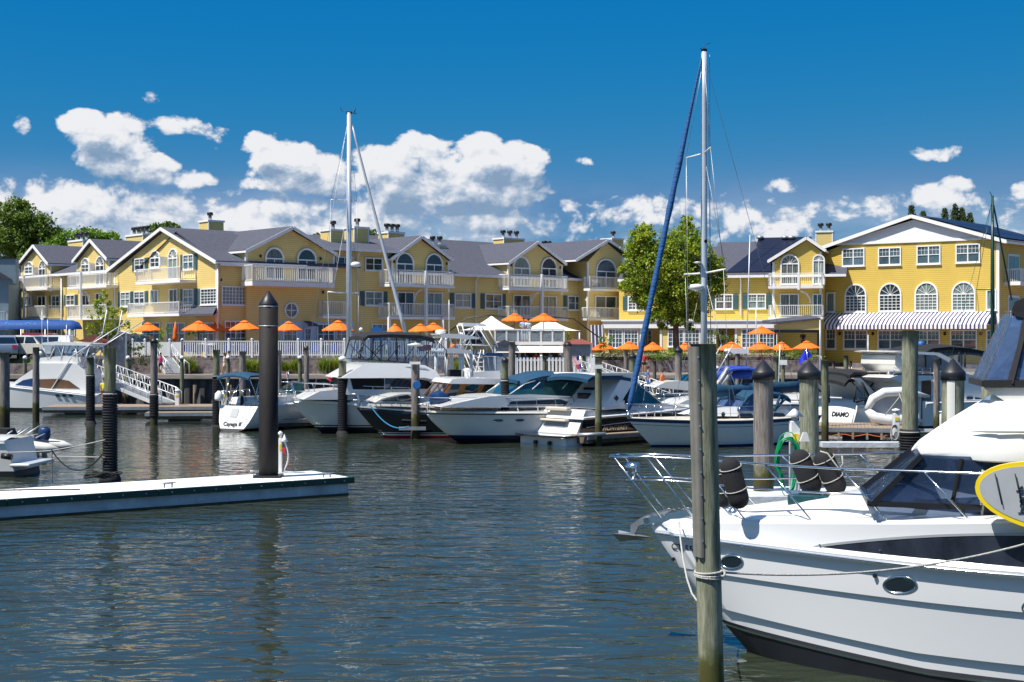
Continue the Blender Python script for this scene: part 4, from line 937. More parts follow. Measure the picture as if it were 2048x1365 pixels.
for (a_,b_,w_) in (((xz[0][0],-wS-.02,xz[0][1]-.05),(xz[1][0],-wS+.08,xz[1][1]),.11),((xz[0][0]+.02,wS,xz[0][1]),(xz[1][0],wS-.1,xz[1][1]),.09),((xz[0][0]-.27,0,xz[0][1]),(xz[1][0]-.17,0,xz[1][1]),.06),
   ((xz[0][0]-.02,-wS-.01,xz[0][1]-.03),(xz[3][0],-wS-.01,xz[3][1]-.1),.10),((xz[0][0]-.02,-wS-.01,xz[0][1]-.03),(xz[0][0]-.27,0,xz[0][1]),.06),((xz[0][0]-.27,0,xz[0][1]),(xz[0][0],wS,xz[0][1]-.03),.06)):
    fr_.bar(a_,b_,w_,.07)
for px in (1905,2010):
    a_=ys(px,1005,-wS-.01); b_=ys(px+18,918,-wS+.09); fr_.bar(a_,b_,.05,.03)
fr_.build('window_frame','blackm',Y)
# interior seen through the tinted glass
it=MB(); x_,_,z_=ys(1800,990,-1.2); it.box(x_+.2,x_+7,-1.35,1.35,z_-.9,z_-.05); it.build('dashboard','offwhite',Y)
it=MB(); 
for k in range(3): it.box(x_+1.3+k*1.5,x_+1.8+k*1.5,-.9,.9,z_-.05,z_+.35)
it.build('salon_seats','tan',Y)
# flybridge moulding
def fw(z): return 1.95-.28*(z-3.1)
tops=[(1823,902),(1836,889),(1870,868),(1905,848),(1940,829),(1972,812),(1992,804),(2040,803),(2300,806)]
lows=[(1823,905),(1836,911),(1870,914),(1905,917),(1940,920),(1972,922),(1992,923),(2040,924),(2300,926)]
yy=[.04,.42,.90,1.25,1.50,1.66,1.74,1.82,1.90]; secs=[]
for (tp_,lo_,q) in zip(tops,lows,yy):
    T_=ys(*tp_,-q*.94); B_=ys(*lo_,-q); M_=Vector(T_).lerp(Vector(B_),.82); M_.y=-q-.03
    near=[(B_[0],-q+.05,B_[2]-.02),(B_[0],-q,B_[2]),tuple(M_),(T_[0]+.02,-q*.95,T_[2]-.05),(T_[0],-q*.90,T_[2]),(T_[0],-q*.5,T_[2]+.03),(T_[0],0,T_[2]+.04)]
    secs.append(near+[(x,-y,z) for x,y,z in reversed(near[:-1])])
M['flygel']=mat('flybridge_gelcoat',(0.80,0.80,0.79),0.55,spec=0.25)
o=MB().loft(secs).build('flybridge','flygel',Y); o.data.set_sharp_from_angle(angle=R(38))
MB().add([(p[0],p[1],p[2]) for p in [s_[0] for s_ in secs]+[s_[-1] for s_ in reversed(secs)]],[tuple(range(2*len(secs)))]).build('flybridge_underside','offwhite',Y)
g_=MB(); g_.tube([ys(px,863+(px-1940)*.004,-q-.035) for px,q in ((1942,1.50),(1972,1.65),(1992,1.74),(2040,1.81),(2300,1.90))],[.004,.02,.022,.022,.022],6); g_.build('groove','grey',Y)
# lower lip
# windscreen coaming + enclosure
wE=1.55
prof=[(1966,776),(2010,803),(2300,806),(2300,770)]
P=[ys(px,py,-wE) for px,py in prof]; MB().prism([(p[0],p[2]) for p in P],-wE,wE).build('windscreen_coaming','offwhite',Y,bevel=.03)
e=MB(); pts=[(1968,768),(2030,632),(2120,600),(2120,768)]; P=[ys(px,py,-wE) for px,py in pts]
ve=MB(); ve.add([(p[0],-wE+.25*(p[2]>4.9),p[2]) for p in P],[(0,1,2,3)]); ve.add([(p[0],wE-.25*(p[2]>4.9),p[2]) for p in P],[(0,1,2,3)])
ve.add([(P[0][0]-.2,0,P[0][2]),(P[0][0],-wE,P[0][2]),(P[1][0],-wE+.25,P[1][2]),(P[1][0]-.15,0,P[1][2]+.05)],[(0,1,2,3)]); ve.add([(P[0][0]-.2,0,P[0][2]),(P[0][0],wE,P[0][2]),(P[1][0],wE-.25,P[1][2]),(P[1][0]-.15,0,P[1][2]+.05)],[(0,1,2,3)])
ve.build('clear_enclosure','vinylblue',Y)
cv=MB(); cv.bar((P[0][0],-wE-.02,P[0][2]),(P[3][0],-wE-.02,P[3][2]),.06,.10); cv.bar((P[0][0],-wE,P[0][2]),(P[0][0]-.2,0,P[0][2]),.06,.08); cv.bar((P[0][0],wE,P[0][2]),(P[0][0]-.2,0,P[0][2]),.06,.08)
a_=ys(2020,768,-wE); b_=ys(2052,640,-wE+.22); cv.bar((a_[0],a_[1]-.02,a_[2]),(b_[0],b_[1]-.02,b_[2]),.13,.03)
cv.build('enclosure_frame','canvas',Y)
P=[ys(px,py,-1.35) for px,py in [(2030,632),(2024,618),(2030,604),(2048,596),(2300,590),(2300,640),(2060,640)]]
MB().prism([(p[0],p[2]) for p in P],-1.35,1.35).build('canvas_top','canvas',Y,bevel=.06)
# rails: pulpit and side rails, drawn on the near side from the photograph, mirrored to the far side
def dkpt(x,side=-1,ins=.10): 
    t=max(.002,(x)/13); p=YH.edge(t,side,ins); return Vector((p[0],p[1],p[2]))
rl=MB(); 
def rp(px,py,x):  # rail point: plane of the rail at boat length x
    y=-max(.14,-dkpt(x)[1]+.02)
    for _ in range(8):
        xx,_y,z=ys(px,py,y); y=-max(.22,-dkpt(max(xx,.02))[1]+.04) if xx>0 else -(.30+.06*xx)
    return Vector((xx,y,z))
top=[rp(px,py,0) for px,py in [(1220,914),(1300,914),(1390,919),(1480,925),(1560,931),(1680,938),(1800,942),(1920,946),(2048,951),(2160,957)]]
md=[rp(px,py,0) for px,py in [(1254,961),(1330,961),(1400,966),(1500,977),(1640,986),(1746,991)]]
rb=[(rp(1229,916,0),rp(1322,1036,0)),(rp(1294,916,0),rp(1394,1044,0)),(rp(1434,968,0),rp(1490,1040,0)),(rp(1530,930,0),rp(1622,1040,0)),(rp(1683,939,0),rp(1774,1040,0)),(rp(1847,944,0),rp(1940,1042,0)),(rp(2010,950,0),rp(2104,1044,0))]
rb[2]=(rp(1400,921,0),rp(1490,1040,0))
for sg in (1,-1):
    f=lambda p:Vector((p.x,p.y*sg,p.z))
    rl.tube([f(p) for p in top],.017,8); rl.tube([f(p) for p in md],.012,8)
    for a_,b_ in rb: rl.tube([f(a_),f(b_)],.014,8)
rl.tube([Vector((top[0].x,top[0].y,top[0].z)),Vector((top[0].x-.05,0,top[0].z)),Vector((top[0].x,-top[0].y,top[0].z))],.017,8)
rl.tube([md[0],Vector((md[0].x,-md[0].y,md[0].z))],.012,8)
rl.build('bow_rail','metal',Y)
# spotlight on the pulpit
sp=Vector(ys(1265,935,0)); b0=Vector(ys(1268,959,0)); k=MB(); k.lathe(sp+Vector((-.10,0,.015)),[(.03,0),(.075,.02),(.085,.2),(.07,.21)],16,ax=(1,-.25,-.1)); k.tube([b0,sp],[.03,.02],8); k.lathe(b0,[(.06,0),(.05,.02)],10)
o=k.build('spotlight','metal',Y)
# anchor and roller
an=thing('anchor','galvanised plough anchor hung on the bow roller of the foreground yacht','anchor',YF.o[0],YF.o[1],0,-19)
def ap(px,py,y=0): return Vector(ys(px,py,y))
sh_=MB(); pl=[ap(*q) for q in [(1262,1066),(1262,1050),(1282,1036),(1300,1028),(1338,1018),(1338,1024),(1305,1040),(1278,1052),(1270,1068)]]
sh_.prism([(p.x,p.z) for p in pl],-.035,.035).build('shank','galv',an,bevel=.006)
fk=MB(); tip=ap(1304,1075); l=ap(1230,1064); bt=ap(1240,1084); md_=ap(1262,1066)
fk.add([tip,Vector((l.x,-.2,l.z)),Vector((bt.x,0,bt.z)),Vector((l.x,.2,l.z)),md_],[(0,1,2),(0,2,3),(0,1,4),(0,4,3),(1,2,4),(2,3,4)]).build('fluke','galv',an)
ro=MB(); a_=ap(1290,1040); b_=ap(1345,1022); 
for yy in (-.09,.09): ro.bar((a_.x,yy,a_.z-.02),(b_.x+.35,yy,b_.z+.01),.02,.11)
ro.tube([(a_.x+.05,-.1,a_.z),(a_.x+.05,.1,a_.z)],.05,10); ro.build('anchor_roller','metal',Y)
ch=MB(); c0=ap(1338,1020); c1=Vector((1.15,0,ysh(.09)+.12))
for i in range(12):
    p=c0.lerp(c1,i/11); ch.tube([p+Vector((.03*math.cos(t),.018*math.sin(t)*(i%2),.02*math.sin(t)*(1-(i%2)))) for t in [k*math.pi/4 for k in range(8)]],.007,5,closed=True)
ch.build('chain','galv',an)
k=MB(); k.lathe((1.35,0,ysh(.1)),[(.1,0),(.1,.08),(.06,.1),(.06,.17),(.09,.19),(.09,.22)],16); k.build('windlass','metal',Y)
# cleats
def cleat(parent,x,y,z,deg=0,s=1.0,m='metal',name='cleat',L_=.3):
    c=MB(); ca,sa=math.cos(R(deg)),math.sin(R(deg)); e=Vector((ca,sa,0))*s; o_=Vector((x,y,z))
    for q in (-.07,.07): c.tube([o_+e*q,o_+e*q+Vector((0,0,.07*s))],.016*s,8)
    c.tube([o_-e*L_/2+Vector((0,0,.085*s)),o_+e*L_/2+Vector((0,0,.085*s))],[.01*s,.018*s],8) if False else c.tube([o_-e*L_/2+Vector((0,0,.09*s)),o_+Vector((0,0,.075*s)),o_+e*L_/2+Vector((0,0,.09*s))],[.009*s,.02*s,.009*s],8)
    return c.build(name,m,parent)
p=dkpt(1.0); cleat(Y,p.x,p.y+.05,p.z+.01,0,1.2); p=dkpt(6.6); cleat(Y,p.x,p.y+.02,p.z+.02,0,1.3)
# fenders (black covers) hanging inside the rail
def fender(label,pa,pb,w,y):
    a_=Vector(ys(*pa,y)); b_=Vector(ys(*pb,y)); d=(b_-a_); Lg=d.length; d.normalize()
    t=thing('fender',label,'fender',YF.o[0],YF.o[1],0,-19,'black covered fenders on the yacht rail')
    m=MB(); prof=[(0,0)]+[(w*math.sin(math.pi/2*k/5),w*(1-math.cos(math.pi/2*k/5))) for k in range(1,6)]+[(w,Lg-w)]+[(w*math.cos(math.pi/2*k/5),Lg-w+w*math.sin(math.pi/2*k/5)) for k in range(1,6)]
    m.lathe(a_,prof,20,ax=d); m.build('cover','fender',t)
    r=MB()
    for f in (.2,.62): 
        c=a_+d*Lg*f; u=d.cross(Vector((0,1,0))).normalized(); v=d.cross(u); r.tube([c+(u*math.cos(q)+v*math.sin(q))*(w+.006)+d*.04*math.sin(q) for q in [k*math.pi/8 for k in range(16)]],.008,5,closed=True)
    r.build('lashing','rope',t); return t
fender('black covered fender strapped to the foreground yacht rail just right of the near wooden piling',(1456,915),(1482,1018),.155,-.95)
fender('second black fender half hidden behind the near wooden piling on the yacht bow',(1440,925),(1447,1015),.12,.2)
fender('black covered fender leaning in front of the green hose, middle of the yacht foredeck',(1592,900),(1630,990),.165,.55)
fender('black covered fender on the yacht foredeck, the one nearest the windscreen',(1640,902),(1680,990),.165,.55)
# paddle board
pf=thing('paddle_board','grey paddle board with a bright yellow rim lashed outside the yacht rail','paddle board',YF.o[0],YF.o[1],0,-19)
c_=Vector(ys(2150,1003,-2.28)); a1=Vector(ys(1950,975,-2.28))-c_; rx=abs(a1.x)
def board(sx,sz,y0,y1):
    pts=[]
    for k in range(40):
        t=2*math.pi*k/40; pts.append((c_.x+rx*sx*math.copysign(abs(math.cos(t))**.8,math.cos(t)),c_.z+.02+.46*sz*math.sin(t)+.12*-math.cos(t)))
    return pts
MB().prism(board(1,1,0,0),c_.y-.05,c_.y+.05).build('rim','yellow',pf,bevel=.02)
MB().prism(board(.955,.87,0,0),c_.y-.056,c_.y-.051).build('face','grey',pf)
q=MB(); 
for px in (1990,2030): 
    a_=Vector(ys(px,948,-2.36)); b_=Vector(ys(px+14,1010,-2.36)); q.tube([a_,b_],.008,5)
q.build('strap','ropeblk',pf)
text('boards',.13,'blackm',pf,Matrix.Translation(Vector(ys(2042,1000,-2.345)))@Matrix.Rotation(R(90),4,'X')@Matrix.Rotation(R(95),4,'Z'),'lettering')
# mooring lines
def ropething(label,pts,r=.013,m='rope',n=40,name='mooring_line',sag=None,group=None):
    P=[]; pts=[Vector(p) for p in pts]
    for i in range(len(pts)-1):
        for k in range(n//max(1,len(pts)-1)):
            u=k/(n//max(1,len(pts)-1)); p=pts[i].lerp(pts[i+1],u); 
            if sag: p=p+Vector((0,0,-sag*4*u*(1-u)))
            P.append(p)
    P.append(pts[-1]); return tag(MB().tube(P,r,6,0).build(name,m),label,'rope',group)
def yw(p): 
    a=YF.a; return Vector((YF.o[0]+p[0]*math.cos(a)-p[1]*math.sin(a),YF.o[1]+p[0]*math.sin(a)+p[1]*math.cos(a),p[2]))
PD=16.2
# far rail stays behind; dome: bow line of the near pile
def pileX(py): return (1406+(py-690)*.0245-CX)/F*PD
pz=lambda py:H-(py-HZ)/F*PD
pc=Vector((pileX(1148),PD,pz(1148)))
ropething('pale rope running from the foreground yacht midship cleat to the near wooden piling',[pc+Vector((.15,-.02,.02)),yw(dkpt(6.6))+Vector((0,-.02,.1))],.014,sag=.28)
b_=yw((.9,-.3,ysh(.07)+.05)); 
lp=[(1358,1044,21.7),(1361,1080,21.0),(1366,1118,20.1),(1374,1158,19.0),(1384,1188,17.8),(1394,1202,16.9),(1404,1206,16.36)]
ropething('pale rope looping down from the yacht bow to the near wooden piling',[Vector(((a_-CX)/F*c_q,c_q,H-(b_q-HZ)/F*c_q)) for a_,b_q,c_q in lp],.013)
t=MB(); 
for dz in (-.03,.0,.03): t.tube([pc+Vector((.158*math.cos(q),.158*math.sin(q),dz+.012*math.sin(q+dz*40))) for q in [k*math.pi/10 for k in range(20)]],.013,6,closed=True)
t.tube([pc+Vector((.14,-.08,.02))+Vector((.03*math.cos(q),-.02+.02*math.sin(q),.03*math.sin(q))) for q in [k*math.pi/5 for k in range(10)]],.014,6,closed=True)
tag(t.build('rope_hitch','rope'),'pale rope hitch wound round the near wooden piling','rope')
k=MB(); q0=ys(1650,905,-.2); k.tube([Vector(ys(px,py,.3)) for px,py in [(1640,903),(1655,907),(1668,925),(1678,938),(1686,928),(1684,912)]],.012,6)
k.tube([Vector(ys(px,py,-1.62)) for px,py in [(1965,940),(1960,985),(1964,1035),(1985,1046),(2030,1044)]],.012,6); k.tube([Vector(ys(px,py,-1.9)) for px,py in [(1968,942),(1970,990),(1964,1030)]],.012,6)
k.build('rail_rope','rope',Y)

# ---------------------------------------------------------------- near wooden piling
def pile(label,px,ytop,ybot,D,wpx,mt='pgrey',cap=None,wrap=None,lean=0.0,zbot=-1.2,cat='piling',group=None,taper=1.06,tag_=None,foot=False,capw=1.25,notch=False,seg=20):
    x=(px-CX)/F*D; zt=H-(ytop-HZ)/F*D; r=wpx/F*D/2
    t=thing('piling',label,cat,x,D,0,0,group); dxb=lean*(zt-zbot)
    m=MB(); P=[]; N=10; rr=random.Random(int(px))
    for i in range(N+1):
        z=zbot+(zt-zbot)*i/N; P.append([((r*(taper-(taper-1)*i/N)*(1+.035*rr.uniform(-1,1)*(1 if seg>12 else .5)))*math.cos(2*math.pi*k/seg)+dxb*(1-i/N)*1.0,(r*(taper-(taper-1)*i/N))*math.sin(2*math.pi*k/seg),z) for k in range(seg)])
    m.loft(P,closed=True,cap=True); m.build('shaft',mt,t)
    if cap=='cone': 
        q=MB(); q.lathe((0,0,zt-.5*r*1.6),[(r*capw,0),(r*capw*1.0,r*.75),(r*capw*.93,r*.85),(r*.08,r*2.0),(0,r*2.0)],20); q.build('cap','capblack',t)
    if cap=='flat': MB().lathe((0,0,zt),[(r*1.05,-.12),(r*1.05,.03),(r*.5,.10),(0,.12)],16).build('cap','white',t)
    if cap=='black': MB().lathe((0,0,zt),[(r*1.1,-.1),(r*1.1,.05),(r*.3,.16),(0,.17)],16).build('cap','capblack',t)
    if wrap:
        w0=H-(wrap[0]-HZ)/F*D; w1=H-(wrap[1]-HZ)/F*D; prof=[]; z=w1; step=.085
        while z<w0: prof+=[(r*1.16,z),(r*1.34,z+step*.25),(r*1.34,z+step*.6),(r*1.16,z+step*.8)]; z+=step
        prof+=[(r*1.16,w0),(r*1.22,w0),(r*1.22,w0+.22),(r*1.02,w0+.23)]
        if foot: prof=[(r*1.9,w1-.35),(r*1.85,w1-.2),(r*1.35,w1)]+prof
        dd=MB(); dd.lathe((0,0,0),prof,20); o=dd.build('sleeve','rubber',t)
        for f in (.98,): MB().lathe((0,0,w0+.12),[(r*1.23,0),(r*1.24,.02),(r*1.23,.04)],20).build('strap','rope',o)
    return t,r,zt
pt_,r_,zt_=pile('tall weathered piling closest to the camera, mossy at its foot, before the yacht bow',1406,688,1365,PD,50,'pbig',lean=0.0245*1.0,zbot=-1.0,taper=1.0,seg=32)
# protective plastic strip with screw heads
q=MB(); x0_=-r_
st=[]
for z in (pz(690)-.02,pz(1112)):
    dx=(zt_-z)*.0245
    st.append([((r_+.012+.028*abs(math.sin(math.pi*k/10)))*math.cos(R(182+k*3.2))+dx,(r_+.012+.028*abs(math.sin(math.pi*k/10)))*math.sin(R(182+k*3.2)),z) for k in range(21)])
q.loft(st); q.build('rub_strip',mat('strip_grey_plastic',(0.21,0.20,0.175),0.45,var=.3,vscale=3),pt_)
q=MB()
for i in range(9):
    z=zt_-.15-i*.26; dx=(zt_-z)*.0245; a_=R(243); q.lathe((dx+(r_+.02)*math.cos(a_),(r_+.02)*math.sin(a_),z),[(.012,0),(.012,.01)],8,ax=(math.cos(a_),math.sin(a_),0))
q.build('screws','metal',pt_)
# pale cut face on its top
# ---------------------------------------------------------------- mid-ground boats
# --- big motor cruiser with black enclosure
sh=lambda t:1.68-.35*math.sin(t*2)
f5,B5=boatroot('white flybridge motor yacht with black canvas enclosure, moored behind the navy boat','motor yacht',583,70,21)
h=Hull(11.5,3.9,sh,rake=1.5,tm=.5,p=.85,pw=.8,kw=.9,fl=1.1,draft=.5)
h.build(B5,[(-.5,0,1),(0,0,1),(.30,0,2),(.34,0,1),(.40,0,0),(.75,0,0),(1.05,0,0),(lambda t:sh(t)-.2,0,0),(lambda t:sh(t)-.12,.06,0),(lambda t:sh(t),.02,0)],['hullgrey','boot','white'],rub=(-.14,'metal',.03),deckm='white')
sup(B5,f5,[(606,800),(640,783),(690,778),(880,778),(888,800)],1.25,name='trunk_cabin')
sup(B5,f5,[(692,790),(697,755),(830,752),(884,757),(890,790)],1.5,'white','cabin')
panel(B5,f5,[(706,779),(700,757),(768,756),(768,779)],1.5,'canvas','windscreen_cover'); panel(B5,f5,[(770,779),(770,757),(822,757),(856,762),(874,778)],1.5)
cross(B5,f5,(692,780),(697,757),1.5,'canvas','windscreen_cover',posts=0,pm='canvas')
sup(B5,f5,[(683,757),(697,748),(730,728),(745,726),(826,728),(850,731),(872,742),(886,762),(892,782),(882,782),(868,760),(850,756)],(1.7,3.0,.25),'white','flybridge',bevel=.08)
panel(B5,f5,[(810,733),(850,736),(858,740),(830,737)],(1.7,3.0,.25),'grey','decal')
wE5=1.45
panel(B5,f5,[(719,718),(731,674),(866,676),(888,700),(889,745),(868,733),(826,727),(730,724)],wE5,'vinylclear','clear_enclosure')
cross(B5,f5,(719,718),(731,674),wE5,'vinylclear','clear_enclosure',posts=1,pm='canvas')
shell(B5,f5,[(728,678),(736,671),(780,669),(840,671),(868,677),(869,682)],wE5+.06,'canvas',th=.1,crown=.14)
lines(B5,f5,[[(719,718),(731,674)],[(720,719),(775,722),(826,727)],[(743,720),(748,676)],[(795,724),(793,676)],[(811,725),(808,676)],[(826,727),(826,678)],[(852,730),(852,735),(853,680)],[(868,677),(893,702),(889,772)],[(852,732),(872,744),(886,765)],[(735,722),(760,690)],[(760,720),(730,690)],[(775,722),(800,690)],[(840,727),(866,690)]],wE5+.02,.024,'canvas','enclosure_frame')
h.rail(B5,.02,.5,h=.85,lean=.25,fwd=.5,step=6,r=.02)
sup(B5,f5,[(845,703),(842,693),(862,690),(862,700)],.3,'red','life_ring_box',bevel=.03)

# --- boat with radar and house just behind it (white hardtop on posts)
f4,B4=boatroot('white fishing boat with hardtop on posts, behind the black-enclosed yacht','fishing boat',850,84,18)
sh4=lambda t:1.5-.3*t
h=Hull(9,3.2,sh4,rake=1.2,stern=.92); h.build(B4,std_rows(sh4),['white','boot','bootblue'],rub=(-.06,'rubber',.03))
sup(B4,f4,[(886,703),(888,698),(915,697),(945,702),(946,708),(888,707)],1.4,name='hardtop')
lines(B4,f4,[[(893,705),(893,772)],[(925,706),(926,772)],[(942,707),(944,770)]],1.2,.10,'white','hardtop_post')
sup(B4,f4,[(900,740),(925,740),(925,775),(900,775)],.5,'blackm','console'); sup(B4,f4,[(880,668),(920,668),(958,675),(958,679),(885,676)],1.1,name='hardtop')
lines(B4,f4,[[(884,676),(872,700)],[(940,679),(944,700)],[(900,677),(905,700)]],.9,.05,'white','hardtop_frame')
MB().lathe((*[f4.loct(881,668,lambda z:0)[i] for i in range(3)],),[(.3,0),(.33,.1),(.28,.22),(0,.26)],16).build('radar','white',B4)
lines(B4,f4,[[(898,668),(898,600)],[(888,668),(886,640)]],.1,.02,'white','antenna',both=False)

# --- tuna tower boat
ft,BT=boatroot('white sport-fishing boat with tall aluminium tuna tower and ladder','fishing boat',890,88,14)
sht=lambda t:1.7-.4*t
h=Hull(11,3.6,sht,rake=1.3,stern=.9); h.build(BT,std_rows(sht),['white','boot','bootblue'],rub=(-.06,'rubber',.03))
sup(BT,ft,[(930,770),(945,745),(1000,742),(1002,772)],1.3,name='cabin')
sup(BT,ft,[(924,653),(926,646),(958,647),(974,650),(972,653)],.7,name='tower_top')
lines(BT,ft,[[(924,650),(932,680),(926,700)],[(955,652),(985,700),(990,745)],[(930,700),(955,652)],[(928,705),(948,756),(985,756)],[(948,756),(962,700)],[(940,700),(968,755)],[(967,700),(968,756)],[(930,690),(985,692)],[(934,680),(960,655)],[(975,655),(996,695)]],.75,.035,'white','tower_frame')
r=MB()
for i in range(6):
    a=Vector(ft.loct(948+i*1.5,752-i*9,lambda z:-.75)); b=Vector(ft.loct(967,752-i*9,lambda z:-.75)); r.tube([a,b],.03,6)
r.build('ladder','white',BT)
sup(BT,ft,[(964,712),(976,706),(1004,707),(1008,713)],1.2,'bootblue','hardtop'); sup(BT,ft,[(976,752),(976,744),(1000,744),(1000,752)],.35,'bootblue','radar')
panel(BT,ft,[(968,745),(968,714),(1004,714),(1002,745)],1.15,'vinylclear','clear_enclosure')

# --- RIB / small boats behind, left of the big cruiser
fd,BD=boatroot('grey inflatable tender with two black outboards, behind the cruiser bow','tender',596,76,24)
m=MB(); 
for sg in (-1,1): m.tube([(0,0,1.1),(.5,sg*.5,.95),(1.3,sg*.8,.85),(3.2,sg*.8,.8),(3.7,sg*.8,.8)],[.2,.24,.25,.25,.12],12)
m.build('tubes','hullgrey',BD); MB().prism([(.3,.3),(3.2,.2),(3.2,.7),(.2,.8)],-.6,.6).build('floor','white',BD)
for yy in (-.35,.35): outboard(0,'',3.4,yy,.95,0,parent=BD,s=1.3,cowl='blackm')
lines(BD,fd,[[(655,755),(712,765)],[(655,758),(690,775)]],.0,.05,'red','oars',both=False)

fw_,BW_=boatroot('small white sailboat hull with blue canvas behind the tall black piling','sailboat',545,80,160)
shw=lambda t:1.25
h=Hull(8,2.6,shw,rake=1.2,stern=.8,x0=-7); h.build(BW_,std_rows(shw),['hullgrey','boot','boot'])
fa,BA=boatroot('pale blue-hulled bow-rider with boarding ladder between the black piling and cruiser','motor boat',548,79,15)
sha=lambda t:1.0-.15*t
h=Hull(6.5,2.4,sha,rake=1.0,stern=.9); h.build(BA,std_rows(sha),['hullgrey','boot','bootblue'],rub=(-.06,'rubber',.03)); sup(BA,fa,[(560,785),(590,764),(605,764),(612,790)],.9,'tglass','windscreen'); h.rail(BA,.05,.5)


# --- Cayuga sailboat, stern view
fs,BS=boatroot('white sailboat seen from its rounded open stern with blue bimini, left of the black piling','sailboat',478,72,63)
shs=lambda t:1.25+.1*(1-t)
h=Hull(10,3.3,shs,rake=1.0,tm=.55,stern=.72,p=.8,pw=.9,kw=.40,fl=.42,tr=.65,flip=True)
h.build(BS,std_rows(shs,.08),['white','boot','boot'],deck_t=.97)
sup(BS,fs,[(520,812),(528,796),(600,792),(640,806)],1.0,name='coachroof')
# transom details
tm_=MB(); 
def tp(y,z): return Vector((-.65*(1-z/1.25)-.03,y,z))
q=MB(); q.add([tp(-.1,.7),tp(.35,.7),tp(.35,1.12),tp(-.1,1.12)],[(0,1,2,3)]).build('locker','grey',BS)
q=MB(); 
for yy in (-.5,-.8): q.tube([tp(yy,.45)+Vector((-.06,0,0)),tp(yy,1.35)+Vector((-.06,0,0))],.012,6)
for i in range(4): q.tube([tp(-.5,.45+i*.25)+Vector((-.06,0,0)),tp(-.8,.45+i*.25)+Vector((-.06,0,0))],.012,6)
q.build('ladder','metal',BS)
text('Cayuga II',.30,'blackm',BS,Matrix.Translation((-.50,.05,.36))@Matrix.Rotation(R(-90),4,'Z')@Matrix.Rotation(R(62),4,'X'),bold=.006)
shell(BS,fs,[(497,758),(501,752),(520,751),(548,754)],1.0,'bcanvas',crown=.16)
lines(BS,fs,[[(499,757),(520,812)],[(520,752),(508,808)],[(546,755),(515,810)]],.95,.022,'metal','bimini_frame')
q=MB(); q.tube([(.9+.42*math.cos(a),0,1.75+.42*math.sin(a)) for a in [k*math.pi/8 for k in range(16)]],.02,6,closed=True); q.lathe((.5,.2,1.0),[(.12,0),(.08,.7),(0,.75)],10); q.build('helm','blackm',BS)
h.rail(BS,.72,.99,h=.7,pulpit=False,step=4)
k=MB(); k.tube([(-.05,1.2,1.1),(-.05,1.2,1.9)],.03); k.lathe((-.1,1.2,1.5),[(.2,0),(.22,.1),(.2,.35),(.05,.5)],12); k.build('horseshoe_buoy','white',BS)

# --- navy downeast boat
f6,B6=boatroot('navy-hulled cruiser with varnished wooden windscreen and red waterline','motor boat',712,66.5,19)
sh6=lambda t:1.53-.45*math.sin(min(1,t*1.3)*math.pi/2)
h=Hull(11,3.5,sh6,rake=1.35,tm=.5,p=.9,kw=.88,pw=.8,fl=1.2,draft=.5)
h.build(B6,[(-.45,0,2),(0,0,2),(.13,0,1),(.19,0,0),(.24,0,1),(.27,0,0),(.6,0,0),(lambda t:sh6(t)-.25,0,0),(lambda t:sh6(t)-.07,0,1),(lambda t:sh6(t),0,1)],['navy','white','red'],deckm='tan',rub=(-.16,'navy',.035))
sup(B6,f6,[(750,806),(765,797),(800,789),(840,788),(868,800),(900,806)],1.05,'offwhite','trunk_cabin')
panel(B6,f6,[(760,803),(775,796),(815,790),(825,795),(825,803)],1.05)
sup(B6,f6,[(873,806),(903,766),(1040,768),(1045,806)],1.35,'teak','windscreen_frame',bevel=.02)
for q in [[(890,797),(905,769),(920,769),(909,797)],[(922,797),(935,769),(958,770),(950,797)],[(957,797),(970,770),(1005,771),(1005,797)]]: panel(B6,f6,q,1.35)
cross(B6,f6,(874,803),(902,768),1.35,'bglass','windscreen',posts=2,pm='teak')
sup(B6,f6,[(897,768),(905,759),(925,757),(1000,758),(1050,764),(1052,770)],1.5,'white','roof',bevel=.07)
h.rail(B6,.02,.5,h=.55,lean=.15,fwd=.25,r=.018)
k=MB(); a=Vector(f6.loct(712,806,lambda z:0)); k.box(a.x-.25,a.x+.6,-.12,.12,a.z-.03,a.z+.06); k.build('bow_roller','metal',B6)
MB().lathe(Vector(f6.loct(935,757,lambda z:0)),[(.05,0),(.05,.3),(.2,.35),(.2,.45),(0,.5)],12).build('searchlight','white',B6)

# --- white express cruiser with blue top
f7,B7=boatroot('white express cruiser with blue canvas top and cream arch, bow behind a wooden piling','motor boat',848,63.5,24)
sh7=lambda t:1.45-.12*t
h=Hull(10.8,3.7,sh7,rake=1.6,tm=.52,p=.85,kw=.9,pw=.75,fl=1.1,stern=.92,draft=.5)
h.build(B7,[(-.5,0,1),(0,0,1),(.22,0,2),(.26,0,1),(.30,0,2),(.34,0,0),(.75,0,0),(1.0,0,0),(lambda t:sh7(t)-.14,0,0),(lambda t:sh7(t)-.07,.06,0),(lambda t:sh7(t),.02,0)],['hullgrey','boot','bootblue'],deckm='white',rub=(-.12,'rubber',.03))
sup(B7,f7,[(880,815),(930,803),(980,793),(1060,789),(1140,793),(1170,815)],1.45,name='deck_house',bevel=.12)
panel(B7,f7,[(1015,812),(1022,803),(1120,799),(1140,806),(1132,812)],1.45,'navy','side_window')
sup(B7,f7,[(1019,790),(1050,768),(1070,762),(1170,764),(1140,792)],(1.35,2.4,.25),'tglass','windscreen',bevel=.02)
lines(B7,f7,[[(1019,790),(1050,768),(1070,762)],[(1051,791),(1080,765)],[(1112,792),(1135,766)],[(1019,790),(1140,793)]],1.33,.03,'white','windscreen_frame')
shell(B7,f7,[(1046,769),(1060,760),(1085,753),(1110,751),(1150,755),(1172,759),(1166,768)],1.35,'bcanvas',crown=.2,th=.12)
